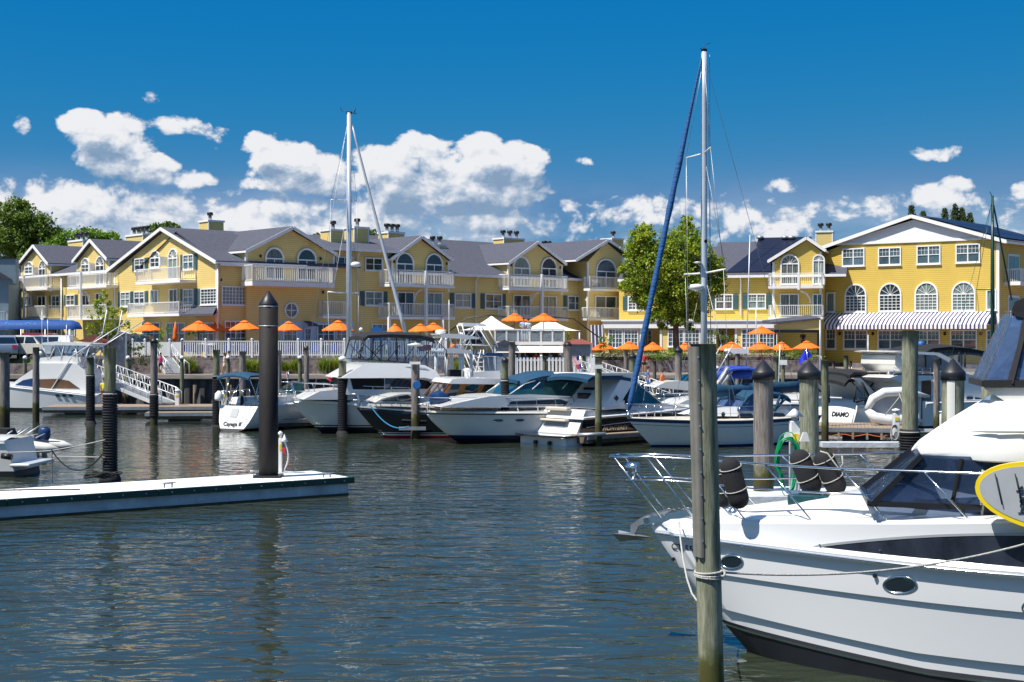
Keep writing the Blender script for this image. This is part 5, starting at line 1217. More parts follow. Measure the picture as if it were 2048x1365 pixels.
sup(B7,f7,[(1130,815),(1158,815),(1191,757),(1174,756)],(1.6,1.6,.18),'offwhite','radar_arch',bevel=.04)
for px in (924,956): 
    t=.24+.09*(px-924)/32; z=1.02; a=Vector(h.pt(t,z,-1,.01)); b_=Vector(h.pt(t+.04,z,-1,.01)); m=MB(); m.tube([a,a.lerp(b_,.25),a.lerp(b_,.75),b_],[.02,.055,.055,.02],8); m.build('porthole','bglass',B7)
h.rail(B7,.02,.62,h=.6,lean=.12,fwd=.25,step=7,r=.018)
m=MB(); a=Vector(f7.loct(862,812,lambda z:-.1)); 
m.loft([[(a.x+.25*i,(.05+.28*math.sin((i+.5)/4*math.pi))*math.cos(k*math.pi/4),a.z+.28+(.1+.3*math.sin((i+.6)/4.4*math.pi))*math.sin(k*math.pi/4)*1.0) for k in range(8)] for i in range(5)],closed=True,cap=True); m.build('windlass_cover','bootblue',B7)
ropething('blue mooring rope drooping from the navy boat bow to a grey piling',[Vector((X(740,66.3),66.3,H-(810-HZ)/F*66.3)),Vector((X(818,65.2),65.2,H-(853-HZ)/F*65.2))],.03,'bluerope',sag=.45)

# --- black and white sport cruiser, stern view with lettering
f8,B8=boatroot('black and white sport cruiser seen from its stern with wide swim platform','motor boat',1118,63.3,42)
sh8=lambda t:1.45-.2*t
h=Hull(9.6,3.3,sh8,rake=1.5,tm=.5,stern=.95,p=.8,kw=.92,pw=.8,tr=.2,flip=True,draft=.4)
h.build(B8,[(-.4,0,2),(0,0,2),(.12,0,1),(.2,0,1),(.6,0,1),(1.0,0,1),(lambda t:sh8(t)-.12,0,0),(lambda t:sh8(t)-.04,.05,0),(lambda t:sh8(t),0,0)],['white','blackhull','boot'],deckm='white',rub=(-.08,'metal',.03),deck_t=.96)
# white moulded transom
m=MB(); m.prism([(-.35,.42),(.25,1.52),(.9,1.52),(.9,.42)],-1.42,1.42).build('transom','white',B8,bevel=.12)
MB().box(-.42,-.36,-.75,.75,.42,.9).build('transom_hatch','white',B8,bevel=.05) if False else None
m=MB(); m.add([(-.20,-.55,.75),(-.20,.75,.75),(-.06,.75,1.0),(-.06,-.55,1.0)],[(0,1,2,3)]); o=m.build('recess','grey',B8)
m=MB(); m.box(-.34,-.02,-.7,.9,1.0,1.1); m.box(-.1,.2,-.6,.8,1.46,1.62); m.build('cushion','tan',B8,bevel=.04)
m=MB(); pf_=[(-1.45+.25*abs(2*i/12-1)**3,-1.6+3.2*i/12) for i in range(13)]; pl=pf_+[(-.1,1.6),(-.1,-1.6)]
n=len(pl); m.add([(x,y,.36) for x,y in pl]+[(x,y,.46) for x,y in pl],[tuple(range(n)),tuple(range(n,2*n))]+[(i,(i+1)%n,(i+1)%n+n,i+n) for i in range(n)]); m.build('swim_platform','blackhull',B8,bevel=.02)
m=MB(); m.box(-1.0,0,-1.45,1.45,.0,.34); m.build('platform_base','white',B8); 
m=MB(); 
for yy in (-.5,.4): m.lathe((-1.02,yy,.1),[(.09,-.05),(.09,.1)],12,ax=(-1,0,0))
m.build('drive','blackm',B8)
for q in (-1.55,1.45): MB().prism([(.85,1.5),(2.6,1.55),(2.6,1.9),(1.9,1.75),(.85,1.6)],q,q+.1).build('cockpit_side','white',B8,bevel=.02)
m=MB(); m.box(1.6,2.1,-.2,.5,1.3,2.2); m.box(2.0,2.15,-.2,.5,2.1,2.45); m.build('helm_seat','blackm',B8,bevel=.06)
sup(B8,f8,[(1206,819),(1236,816),(1274,753),(1290,747),(1250,747),(1243,757)],(1.55,1.7,.15),'white','radar_arch',bevel=.05)
m=MB(); c=Vector(f8.loct(1233,797,lambda z:-(1.55-.15*(z-1.7))-.02)); m.add([c+Vector((-.16,0,0)),c+Vector((0,0,-.14)),c+Vector((.16,0,0)),c+Vector((0,0,.14))],[(0,1,2,3)]); m.build('emblem','blackm',B8)
sup(B8,f8,[(1195,747),(1290,746),(1292,751),(1195,752)],1.4,'white','hardtop',bevel=.03)
shell(B8,f8,[(1176,760),(1186,753),(1240,753),(1262,757)],1.4,'bcanvas',crown=.12,th=.1)
sup(B8,f8,[(1262,812),(1262,780),(1275,768),(1325,808)],(1.4,1.7,.3),'tglass','windscreen',bevel=.02)
sup(B8,f8,[(1240,818),(1252,808),(1330,808),(1390,818),(1420,836)],1.3,name='foredeck',bevel=.1)
lines(B8,f8,[[(1262,812),(1275,768),(1325,808)],[(1290,780),(1285,812)]],1.4,.025,'metal','windscreen_frame')
xx_=f8.loct(1236,856,lambda z:-1.6)[0]; tt=1-xx_/9.6
c=Vector(h.pt(tt,.70,-1,.05)); a=Vector(h.pt(tt+.08,.7,-1,.03)); b_=Vector(h.pt(tt-.08,.7,-1,.03)); ang=math.atan2((b_-a).y,(b_-a).x)
text('MONTEREY',.30,'metal',B8,Matrix.Translation(c)@Matrix.Rotation(ang,4,'Z')@Matrix.Rotation(R(97),4,'X'),shear=.3,bold=.006)
# pinstripe swoosh
m=MB(); m.tube([h.pt(.97-.5*i/12,.78+.16*math.sin(i/12*1.8),-1,.02) for i in range(13)],.018,5); m.build('pinstripe','metal',B8)

# --- big foreground-row sailboat (grey white hull, blue stripe)
f10,B10=boatroot('grey-white sailboat with blue sheer stripe and tall mast behind the near piling','sailboat',1255,60.8,26)
sh10=lambda t:1.27-.12*math.sin(t*math.pi)-.05*t
h=Hull(9.4,3.3,sh10,rake=1.25,rk=1.1,tm=.52,stern=.72,p=.95,pw=1.1,kw=.82,fl=.8,tr=-.5,draft=.5)
h.build(B10,[(-.5,0,1),(0,0,1),(.10,0,0),(.4,0,0),(.75,0,0),(lambda t:sh10(t)-.30,0,0),(lambda t:sh10(t)-.27,.0,1),(lambda t:sh10(t)-.25,0,0),(lambda t:sh10(t)-.14,.0,1),(lambda t:sh10(t),.0,0)],['hullgrey','bootblue'],deckm='tan',rub=(0.02,'offwhite',.03))
sup(B10,f10,[(1400,832),(1425,820),(1470,814),(1560,815),(1600,826),(1600,836)],(.95,1.3,.5),'white','coachroof')
for q in [[(1474,833),(1480,826),(1502,827),(1508,834)],[(1546,833),(1548,826),(1566,827),(1574,834)]]: panel(B10,f10,q,(.95,1.3,.5))
for q in (1446,1520): 
    a=Vector(f10.loct(q,829,lambda z:-.97)); MB().lathe(a,[(.1,-.0),(.1,.03)],12,ax=(0,-1,0)).build('porthole','bglass',B10)
mx0=f10.loct(1408,815,lambda z:0); mtop=H+(HZ-104)/F*(f10.o[1]+mx0[0]*f10.e[1])
m=MB(); m.tube([(mx0[0],0,1.3),(mx0[0],0,7),(mx0[0],0,mtop-2),(mx0[0],0,mtop)],[.145,.145,.135,.115],16); m.build('mast','mast',B10)
mx=mx0[0]; 
def mz(py): return H+(HZ-py)/F*(f10.o[1]+mx*f10.e[1])
m=MB(); m.tube([(mx,.0,mz(307)),(mx-.3,-.95,mz(301))],.03,6); m.tube([(mx,0,mz(307)),(mx-.3,.95,mz(312))],.03,6); 
m.tube([(mx,0,mz(547)),(mx+.25,-1.35,mz(541))],.045,6); m.tube([(mx,0,mz(547)),(mx-.15,1.35,mz(547))],.045,6); m.build('spreaders','white',B10)
m=MB(); m.lathe((mx-.42,0,mz(582)),[(.1,0),(.32,.06),(.36,.16),(.3,.26),(0,.3)],18); m.box(mx-.35,mx,-.05,.05,mz(585),mz(581)); m.build('radar','white',B10)
m=MB(); m.lathe((mx-.35,0,mz(528)),[(0,0),(.18,.02),(.2,.06),(0,.1)],14); m.tube([(mx-.3,0,mz(530)),(mx,0,mz(536))],.02,6); m.build('deck_light','white',B10)
m=MB(); m.box(mx-.08,mx+.1,-.1,.1,mtop,mtop+.12); m.tube([(mx,0,mtop),(mx,0,mtop+.35)],.012,6); m.tube([(mx,0,mtop+.3),(mx+.35,0,mtop+.42)],.012,6); m.tube([(mx-.2,0,mtop+.12),(mx-.1,0,mtop+.1)],.02,6); m.lathe((mx,-.1,mz(483)),[(.08,-.06),(.08,.06)],10,ax=(0,-1,0)); m.build('masthead','blackm',B10)
stem=Vector((.05,0,sh10(0)+.25)); hd=Vector((mx-.12,0,mtop-.3))
m=MB(); P=[stem.lerp(hd,u)+Vector((-.05*math.sin(u*3.1),0,0)) for u in [i/30 for i in range(31)]]; m.tube(P,[.03]+[.125+.015*math.sin(i*1.9) for i in range(1,22)]+[.11-.009*(i-22) for i in range(22,31)],12); m.build('furled_headsail',mat('sail_cover_blue',(0.008,0.085,0.26),.75,bump=.8,bscale=2.5,stretch=(1,1,4),var=.3,vscale=3),B10)
m=MB(); m.lathe((.05,0,sh10(0)+.05),[(.12,0),(.12,.12),(.05,.2)],12); m.tube([(0,0,sh10(0)),(.05,0,sh10(0)+.3)],.03); m.build('furler_drum','metal',B10)
m=MB()
for (a,b) in [((mx,0,mtop-.1),(9.2,0,1.3)),((mx-.3,-.95,mz(303)),(mx,0,mtop-.2)),((mx-.3,.95,mz(311)),(mx,0,mtop-.2)),((mx-.3,-.95,mz(303)),(mx+.1,-1.35,mz(541))),((mx-.3,.95,mz(311)),(mx-.1,1.35,mz(547))),((mx+.1,-1.35,mz(541)),(mx+.3,-1.6,1.25)),((mx-.1,1.35,mz(547)),(mx+.3,1.6,1.25)),((mx,0,mz(545)),(mx+.8,-1.55,1.25)),((mx,0,mz(545)),(mx-.7,1.5,1.25)),((mx,0,mz(310)),(mx+.25,-1.3,mz(541))),((mx+.3,0,mtop-.1),(mx+.35,0,2.2)),((mx+.22,0,mz(200)),(mx+.4,0,2.4)),((mx-.3,.95,mz(311)),(mx-.4,.6,2.0))]:
    m.tube([a,b],.011,5)
m.build('rigging','galv',B10)
def boom(root,fr,pts,w,m,nm='boom_cover',r0=.2):
    P=[Vector(fr.loct(px,py,lambda z:0)) for px,py in pts]; q=MB(); q.tube(P,[r0*(.9+.15*math.sin(i*2.1)) for i in range(len(P))],10); return q.build(nm,m,root)
boom(B10,f10,[(1412,785),(1430,782),(1460,781),(1500,779),(1540,776),(1570,774),(1600,774)],0,'bcanvas',r0=.30)
sup(B10,f10,[(1478,822),(1498,792),(1510,789),(1540,789),(1548,822)],(1.0,1.6,.2),'vinylblue','dodger_window',bevel=.02)
shell(B10,f10,[(1492,798),(1505,788),(1545,787),(1575,792),(1582,800)],1.0,'bcanvas',th=.1,crown=.15); lines(B10,f10,[[(1478,822),(1496,794)],[(1548,822),(1574,794)],[(1550,822),(1560,792)]],1.0,.06,'bcanvas','dodger_frame')
h.rail(B10,.02,.2,h=.62,fwd=.0,step=3,r=.016); 
m=MB()
for side in (-1,1):
    tops=[]
    for t in (.2,.35,.5,.65,.8,.95): x,y,z=h.edge(t,side,.1); m.tube([(x,y,z),(x,y,z+.62)],.014,6); tops.append((x,y,z+.62))
    m.tube(tops,.007,5); m.tube([(a,b,c-.3) for a,b,c in tops],.007,5)
m.build('lifelines','metal',B10)
m=MB()
for side in (-1,1): m.tube([(x,y,z+.03) for x,y,z in [h.edge(.01+.97*i/30,side,.02) for i in range(31)]],.022,5)
m.build('toe_rail','offwhite',B10)

# --- sailboat whose mast rises left of centre
fm,BM=boatroot('white sailboat moored by the seawall, tall grey mast at left of the yellow wing','sailboat',640,90,8)
shm=lambda t:1.3
h=Hull(11,3.2,shm,rake=1.3,stern=.75,flip=True,x0=-3.5,kw=.85,pw=1.0); h.build(BM,std_rows(shm),['white','boot','bootblue'],deckm='offwhite')
mb0=fm.loct(698,700,lambda z:0)[0]; D_=90+mb0*fm.e[1]; zz=lambda py:H+(HZ-py)/F*D_
m=MB(); m.tube([(mb0,0,1.2),(mb0,0,10),(mb0,0,zz(226))],[.17,.17,.13],14); m.build('mast','mast',BM)
m=MB(); m.prism([(mb0-.5,1.3),(mb0+.2,1.3),(mb0+.1,5.0),(mb0-.1,5.0)],-.05,.05); m.build('sail_pack','mast',BM)
m=MB(); m.tube([(mb0,0,zz(402)),(mb0-1.15,-.6,zz(402))],.035,6); m.tube([(mb0,0,zz(402)),(mb0+.5,.6,zz(399))],.035,6); m.build('spreaders','white',BM); m=MB(); m.tube([(mb0,0,zz(587)),(mb0-1.35,-.6,zz(585))],.05,6); m.tube([(mb0,0,zz(587)),(mb0+.62,.6,zz(586))],.05,6); m.build('spreaders','white',BM)
m=MB(); m.lathe((mb0+.42,0,zz(535)),[(.1,0),(.3,.05),(.34,.18),(.25,.32),(0,.36)],16); m.build('radar','white',BM)
m=MB(); m.tube([(mb0-.5,0,zz(222)),(mb0+.5,0,zz(228))],.02,5); m.tube([(mb0-.45,0,zz(223)),(mb0-.6,0,zz(212))],.015,5); m.tube([(mb0+.35,0,zz(226)),(mb0+.4,0,zz(216))],.03,5); m.box(mb0-.15,mb0+.2,-.1,.1,zz(228),zz(224)); m.build('masthead','blackm',BM)
a=Vector((mb0+.15,0,zz(245))); b_=Vector(fm.loct(812,672,lambda z:0)); m=MB(); m.tube([a.lerp(b_,i/12) for i in range(13)],[.05]+[.07+.006*i for i in range(12)],10); m.build('furled_headsail','alu',BM)
m=MB()
for (q,s_) in [((mb0,0,zz(230)),(mb0-3.0,0,1.3)),((mb0-1.15,-.6,zz(402)),(mb0,0,zz(240))),((mb0+.5,.6,zz(399)),(mb0,0,zz(240))),((mb0-1.15,-.6,zz(402)),(mb0-1.35,-.6,zz(585))),((mb0-1.35,-.6,zz(585)),(mb0-1.2,-1.5,1.3)),((mb0+.5,.6,zz(399)),(mb0+.62,.6,zz(586))),((mb0+.62,.6,zz(586)),(mb0+.6,1.5,1.3)),((mb0,0,zz(405)),(mb0-2.2,-1,1.3)),((mb0,0,zz(405)),(mb0+1.4,1,1.3))]: m.tube([q,s_],.012,5)
m.build('rigging','galv',BM)

# --- green-masted sailboat at right
fg,BG=boatroot('sailboat with dark green mast and boom moored behind the yacht flybridge','sailboat',1985,56,25)
shg=lambda t:1.2
h=Hull(9,2.9,shg,rake=1.2,stern=.75,x0=-3.0,kw=.85,pw=1.0); h.build(BG,std_rows(shg),['white','boot','bootblue'],deckm='offwhite')
zz=lambda py:H+(HZ-py)/F*56
m=MB(); m.tube([(0,0,1.1),(0,0,7),(0,0,zz(392))],[.08,.08,.05],12); m.build('mast','gmast',BG)
m=MB(); m.tube([(.05,0,zz(410)),(1.0,0,zz(600))],.035,6); m.tube([(0,0,zz(394)),(-.15,0,zz(384))],.015,5); m.tube([(0,0,zz(400)),(-3,0,1.3)],.01,5); m.tube([(0,0,zz(580)),(-1.1,-.3,zz(581))],.02,5); m.tube([(-1.1,-.3,zz(581)),(-1.2,-1.2,1.2)],.01,5); m.tube([(-.02,0,zz(398)),(-1.1,-.3,zz(581))],.01,5); m.build('rigging','gmast',BG)

# --- right-hand boats
f12,B12=boatroot('white cruiser seen from its stern with black bimini and arch, beside the capped pilings','motor boat',1668,72.5,38)
s12=lambda t:1.45-.15*t
h=Hull(9.5,3.3,s12,rake=1.4,tm=.5,stern=.93,tr=.3,flip=True,kw=.9,p=.8,pw=.8); h.build(B12,std_rows(s12,.2),['white','boot','boot'],rub=(-.1,'white',.05),deck_t=.95)
MB().prism([(-.35,.3),(.1,1.55),(.7,1.6),(.7,.3)],-1.35,1.35).build('transom','white',B12,bevel=.12)
text('DIAMO',.33,'blackm',B12,Matrix.Translation((-.19,-.55,.82))@Matrix.Rotation(R(-90),4,'Z')@Matrix.Rotation(R(70),4,'X'),bold=.012)
text('DELMAR',.22,'brown',B12,Matrix.Translation(Vector(h.pt(.86,.9,-1,.03)))@Matrix.Rotation(R(0),4,'Z')@Matrix.Rotation(R(80),4,'X')) if False else None
shell(B12,f12,[(1690,768),(1697,759),(1712,757),(1726,762),(1732,772)],1.3,'canvas',crown=.2,th=.12)
sup(B12,f12,[(1744,797),(1762,797),(1722,757),(1708,757)],(1.5,1.7,.1),'white','radar_arch',bevel=.04)
panel(B12,f12,[(1708,800),(1712,775),(1722,770),(1745,800)],1.5,'vinylclear','clear_enclosure'); lines(B12,f12,[[(1658,770),(1658,806)],[(1708,805),(1712,772)],[(1712,805),(1730,800),(1724,765)],[(1724,765),(1742,800)]],1.5,.05,'canvas','enclosure_frame')
MB().box(1.2,1.7,-.2,.5,1.2,2.3).build('helm_seat','white',B12,bevel=.05)
shell(B12,f12,[(1700,751),(1708,745),(1735,745),(1758,752),(1762,760)],1.2,'canvas',crown=.15,th=.1); lines(B12,f12,[[(1690,748),(1726,790)],[(1757,755),(1730,786)],[(1740,750),(1770,785)]],1.1,.03,'canvas','bimini_frame')
lines(B12,f12,[[(1736,786),(1736,670)]],.2,.02,'white','antenna',both=False)
sup(B12,f12,[(1735,797),(1750,778),(1775,783),(1790,800)],1.2,'tglass','windscreen',bevel=.02)
# grey tender on davits
fr_,BR=boatroot('grey and white inflatable tender hauled out across a yacht stern','tender',1733,66.5,5)
m=MB(); a=[(0,0,1.65),(.3,0,1.95),(.9,0,2.1),(2.2,0,2.1),(2.9,0,1.95)]; m.tube([(0,-.1,1.35),(.25,-.1,1.85),(.8,-.1,2.15),(1.8,-.1,2.2),(3.0,-.1,1.95)],[.15,.2,.22,.22,.06],12); m.tube([(0,-.1,1.35),(.3,-.15,1.0),(.9,-.15,.85),(2.4,-.15,.85)],[.15,.26,.28,.28],12); m.build('tubes','white',BR)
MB().prism([(.1,1.4),(.35,.95),(2.5,.9),(2.6,2.0),(.8,2.1),(.3,1.85)],-.05,.15).build('hull_bottom','grey',BR)
m=MB(); m.tube([(.7,-.3,1.0),(1.5,-.35,2.0)],.02,5); m.tube([(1.45,-.35,2.1),(1.75,-.38,1.2)],.02,5); m.build('lashing','rope',BR)
MB().box(-.1,3.4,-.3,.4,.3,.42).build('cradle','white',BR)
# flybridge cruiser
f14,B14=boatroot('white flybridge cruiser with brown cabin door seen past a mossy wooden piling','motor yacht',1800,73,30)
s14=lambda t:1.5
h=Hull(11,3.8,s14,rake=1.4,stern=.95,flip=True,kw=.92); h.build(B14,std_rows(s14,.2),['white','boot','boot'],rub=(-.1,'white',.05))
sup(B14,f14,[(1800,845),(1804,765),(1868,760),(1870,845)],1.5,'white','cabin')
q=MB(); q.box(.35,.42,-.5,.4,1.0,2.9); 
panel(B14,f14,[(1842,838),(1843,761),(1862,761),(1862,838)],1.5,'brown','door'); panel(B14,f14,[(1848,815),(1848,790),(1862,790),(1862,815)],1.51,'bglass','door_window')
sup(B14,f14,[(1780,756),(1796,751),(1868,752),(1868,760),(1800,766)],1.75,'white','flybridge_deck',bevel=.04)
sup(B14,f14,[(1868,760),(1868,745),(1905,740),(1960,755),(2000,800),(2000,850),(1868,850)],1.6,'white','fore_house',bevel=.06)
panel(B14,f14,[(1930,818),(1934,794),(1946,794),(1942,820)],1.62); panel(B14,f14,[(1948,820),(1950,795),(1963,797),(1963,818)],1.62)
sup(B14,f14,[(1790,730),(1791,712),(1800,708),(1806,730),(1803,745)],1.2,'offwhite','seat',bevel=.05)
sup(B14,f14,[(1790,704),(1806,702),(1878,706),(1912,722),(1935,748),(1945,755),(1925,752),(1900,725),(1872,711),(1800,707)],(1.5,3.5,.1),'white','radar_arch',bevel=.03)
shell(B14,f14,[(1850,705),(1866,697),(1900,694),(1940,697),(1970,703),(1972,709)],1.4,'canvas',crown=.14,th=.12)
panel(B14,f14,[(1852,735),(1850,706),(1968,706),(1975,742),(1940,745)],1.38,'vinylclear','clear_enclosure')
lines(B14,f14,[[(1850,706),(1852,738)],[(1918,704),(1918,725)],[(1930,706),(1930,735)],[(1968,706),(1975,742)],[(1880,708),(1882,730)]],1.4,.04,'canvas','enclosure_frame')
lines(B14,f14,[[(1788,737),(1860,736)],[(1788,744),(1862,743)],[(1788,752),(1789,736)],[(1820,751),(1820,736)],[(1845,751),(1845,736)],[(1860,750),(1862,736)]],1.5,.025,'metal','railing')
panel(B14,f14,[(1786,753),(1788,748),(1866,748),(1866,753)],1.6,'canvas','coaming_cover')
m=MB(); c=Vector(f14.loct(1842,690,lambda z:0)); m.ball(c,.22,14); m.build('ball_fender','skyblue',B14)
# --- far boats between the mast and near piling
f11,B11=boatroot('white open cruiser with bow rail carrying two people, left of the near piling','motor boat',1288,84,14)
s11=lambda t:1.35-.2*t
h=Hull(8,2.8,s11,rake=1.3,stern=.9); h.build(B11,std_rows(s11),['white','boot','boot'],rub=(-.08,'rubber',.03)); h.rail(B11,.02,.6,h=.6,fwd=.3)
sup(B11,f11,[(1310,775),(1330,765),(1360,762),(1400,765),(1410,785)],1.1,name='deck_house',bevel=.1); sup(B11,f11,[(1366,765),(1380,752),(1420,748),(1430,768)],1.0,'tglass','windscreen',bevel=.02)
f13,B13=boatroot('white cruiser with blue bimini and boom behind the grey-white sailboat','motor boat',1322,74,16)
s13=lambda t:1.3-.1*t
h=Hull(9,3,s13,rake=1.3,stern=.9); h.build(B13,std_rows(s13),['white','boot','boot'],rub=(-.08,'rubber',.03)); h.rail(B13,.02,.5,h=.5)
sup(B13,f13,[(1350,812),(1375,800),(1420,795),(1530,800),(1540,815)],1.2,name='deck_house',bevel=.1)
sup(B13,f13,[(1430,800),(1450,785),(1475,783),(1480,802)],1.0,'tglass','windscreen',bevel=.02)
f16,B16=boatroot('sailboat with royal blue boom cover just right of the near piling','sailboat',1405,80,12)
s16=lambda t:1.25
h=Hull(9,2.8,s16,rake=1.2,stern=.75,kw=.85); h.build(B16,std_rows(s16),['white','boot','bootblue']); 
boom(B16,f16,[(1425,755),(1445,752),(1470,750),(1490,748),(1512,748)],0,'rcanvas',r0=.32); shell(B16,f16,[(1455,742),(1468,738),(1500,737),(1516,741)],1.1,'rcanvas',crown=.15)
lines(B16,f16,[[(1432,750),(1466,690)],[(1458,742),(1480,790)],[(1512,742),(1500,790)]],.9,.03,'alu','frame'); lines(B16,f16,[[(1428,780),(1456,735)],[(1440,775),(1462,742)]],.8,.12,'offwhite','arch')
lines(B16,f16,[[(1492,740),(1500,470)],[(1512,700),(1512,620)]],.0,.03,'mast','mast',both=False)
sup(B16,f16,[(1460,703),(1463,698),(1490,697),(1498,701),(1498,707),(1466,708)],.5,'white','radar'); 
f17,B17=boatroot('white sailboat with blue boom cover, right of the grey capped piling','sailboat',1545,78,10)
h=Hull(9,2.8,s16,rake=1.2,stern=.75,kw=.85); h.build(B17,std_rows(s16),['white','boot','bootblue']); boom(B17,f17,[(1548,780),(1580,777),(1610,774),(1632,773)],0,'bcanvas',r0=.25); boom(B17,f17,[(1600,765),(1620,764),(1634,765)],0,'rcanvas',r0=.25); sup(B17,f17,[(1560,800),(1575,790),(1630,786),(1640,800)],1.0,name='coachroof')
lines(B17,f17,[[(1246+310,790),(1560,690)],[(1640,790),(1640,640)]],.0,.03,'mast','mast',both=False)
# --- sportfisher at left
f1,B1=boatroot('white sport-fishing yacht with flybridge enclosure and outriggers at the far left','motor yacht',-60,93,-3)
s1=lambda t:1.9-.9*t**1.2
h=Hull(9.0,3.9,s1,rake=1.4,tm=.5,stern=.9); h.build(B1,[(-.5,0,1),(0,0,1),(.12,0,2),(.18,0,0),(.6,0,0),(lambda t:s1(t)-.1,0,0),(lambda t:s1(t),0,0)],['white','boot','navy'],rub=(-.1,'white',.03))
sup(B1,f1,[(12,778),(40,756),(68,737),(80,727),(150,727),(170,742),(178,790),(90,790)],1.45,name='cabin',bevel=.12)
panel(B1,f1,[(28,772),(46,761),(66,757),(80,759),(80,775),(50,775)],1.45,'bootblue','windscreen'); panel(B1,f1,[(80,777),(80,759),(115,758),(138,762),(160,778)],1.45,'brown','side_window')
sup(B1,f1,[(78,732),(80,716),(130,712),(160,715),(165,735)],1.3,name='flybridge')
panel(B1,f1,[(80,716),(82,690),(180,692),(160,716)],1.25,'vinylclear','clear_enclosure')
sup(B1,f1,[(82,690),(84,686),(115,683),(182,688),(183,692)],1.4,'white','hardtop',bevel=.03); sup(B1,f1,[(116,684),(118,672),(138,671),(140,684)],.35,'white','radar')
lines(B1,f1,[[(84,690),(96,718)],[(100,716),(112,690)],[(128,690),(122,720)],[(150,692),(160,735)],[(180,692),(165,735)]],1.3,.035,'white','tower_frame')
lines(B1,f1,[[(103,778),(145,712),(260,640)],[(150,716),(205,668),(214,620)]],1.5,.035,'alu','outrigger'); lines(B1,f1,[[(84,690),(84,620)],[(133,690),(133,650)],[(96,686),(95,640)]],1.0,.02,'white','antenna',both=False)
for k in range(3): 
    a=Vector(h.pt(.70+.05*k,1.0,-1,.01)); MB().add([a+Vector((0,-.02,.05)),a+Vector((.1,-.02,-.1)),a+Vector((.35,-.02,-.08)),a+Vector((.25,-.02,.07))],[(0,1,2,3)]).build('vent','blackm',B1)
MB().box(8.9,9.6,-1.6,1.6,.15,.35).build('swim_platform','white',B1)
# --- inflatable with outboard at left edge and the boat stern below it
fi,BI=boatroot('white inflatable dinghy with dark outboard at the left edge of the water','dinghy',0,56,-8)
m=MB(); 
for yy in (-.65,.65): m.tube([(-2.5,yy,.55),(-.5,yy,.55),(1.6,yy,.5),(2.3,yy,.45),(2.75,yy,.42)],[.24,.24,.24,.2,.05],14)
m.build('tubes','offwhite',BI); MB().box(-2.4,1.9,-.5,.5,.3,.5).build('floor','grey',BI); MB().box(1.55,1.65,-.5,.5,.3,.95).build('transom','grey',BI)
outboard(0,'',1.85,0,.72,0,parent=BI,s=1.1,cowl='bootblue')
lines(BI,fi,[[(0,893),(60,855)],[(20,900),(90,868)],[(0,880),(25,862)]],.4,.03,'galv','davit_arms')
sup(BI,fi,[(-30,880),(-20,858),(12,858),(18,872),(10,880)],.35,'canvas','covered_motor')
fq,BQ=boatroot('white motor boat stern with swim platform cut off by the left edge','motor boat',-100,49.5,-4)
sq=lambda t:1.35-.1*t
h=Hull(7,2.6,sq,rake=1.2,stern=.92,tr=.35,x0=-4.55); h.build(BQ,std_rows(sq,.15),['hullgrey','boot','boot'],rub=(-.1,'white',.03)); MB().box(2.6,3.3,-1.1,1.1,.36,.46).build('swim_platform','white',BQ,bevel=.03)
MB().tube([(2.45,-1.35,.75),(2.8,-1.35,.7)],.1,10).build('exhaust','blackm',BQ); m=MB(); m.tube([(2.5,-.8,.05),(3.0,-.8,.38)],.03,6); m.build('platform_strut','metal',BQ)
# ---------------------------------------------------------------- pilings
def P_(label,px,yt,yb,w,mt='pgrey',D=None,**k): 
    D=D or dw(yb); return pile(label,px,yt,yb,D,w,mt,seg=14,**k)
P_('thick grey piling cut by the left edge of the view',8,705,858,22)
P_('slim grey piling with a white tag in front of the sport-fishing yacht',72,695,845,13)
P_('black-sleeved piling at the stern of the far-left sport-fishing yacht',181,715,848,14,'pgreen',wrap=(757,842),foot=True)
P_('tall pale piling with long black ribbed sleeve beside the white floating dock',220,695,950,23,'pgreen',D=44.6,wrap=(797,945),foot=True,taper=.96)
P_('grey piling with black cap and short ribbed sleeve beside the gangway',308,683,850,14,wrap=(795,833),cap='black')
P_('black-sleeved treated piling left of the open-stern sailboat',433,700,852,13,'pgreen',wrap=(758,850),foot=True)
P_('grey piling in front of the seawall left of the tall black steel pile',485,703,795,13,D=93)
for px,lb in ((50,'above the far-left yacht cabin'),(256,'at the head of the gangway'),(364,'beside the ramp with white railing'),(456,'beside the couple walking'),(600,'just right of the tall black pile')):
    P_('small treated post with white cap by the seawall '+lb,px,715,800,8,'pgreen',D=97.6,cap='flat',group='white-capped posts along the seawall')
P_('mossy grey piling immediately right of the tall black steel pile',558,701,842,10)
P_('grey piling with black cap above the grey inflatable tender',613,697,800,10,D=94,cap='black')
P_('ribbed black-sleeved piling with wide foot in front of the black-enclosed yacht',685,717,868,15,'pgreen',wrap=(762,862),foot=True,cap='flat')
t,_,zt=P_('square grey piling with mooring hook before the white express cruiser bow',831,715,878,17)
MB().box(-.25,.25,-.34,-.2,zt-.32,zt-.2).build('tag','white',t)
m=MB(); m.box(-.75,.5,-.32,-.22,.42,.58); m.build('bracket','galv',t); MB().lathe((0,0,zt),[(.04,0),(.04,.5),(.35,.52),(.4,.6),(.1,.66),(0,.7)],14).build('lamp','offwhite',t)
m=MB(); m.lathe((.08,-.36,zt-1.28),[(0,-.02),(.2,0),(.18,.02)],16,ax=(0,-1,0)); m.build('fender_disc','skyblue',t)
P_('ribbed black-sleeved piling with cone cap before the express cruiser arch',1010,722,885,13,'pgreen',wrap=(768,880),foot=True,cap='black')
P_('thick grey piling beside the small shingled shed',1024,684,800,13,D=97)
P_('treated post behind the white picket fence, middle',1089,713,790,8,'pgreen',D=98)
P_('thick grey piling with black cap in front of the red-roofed hut',1136,690,800,15,D=93,cap='black')
P_('treated post at the right end of the white picket fence',1168,712,790,8,'pgreen',D=98)
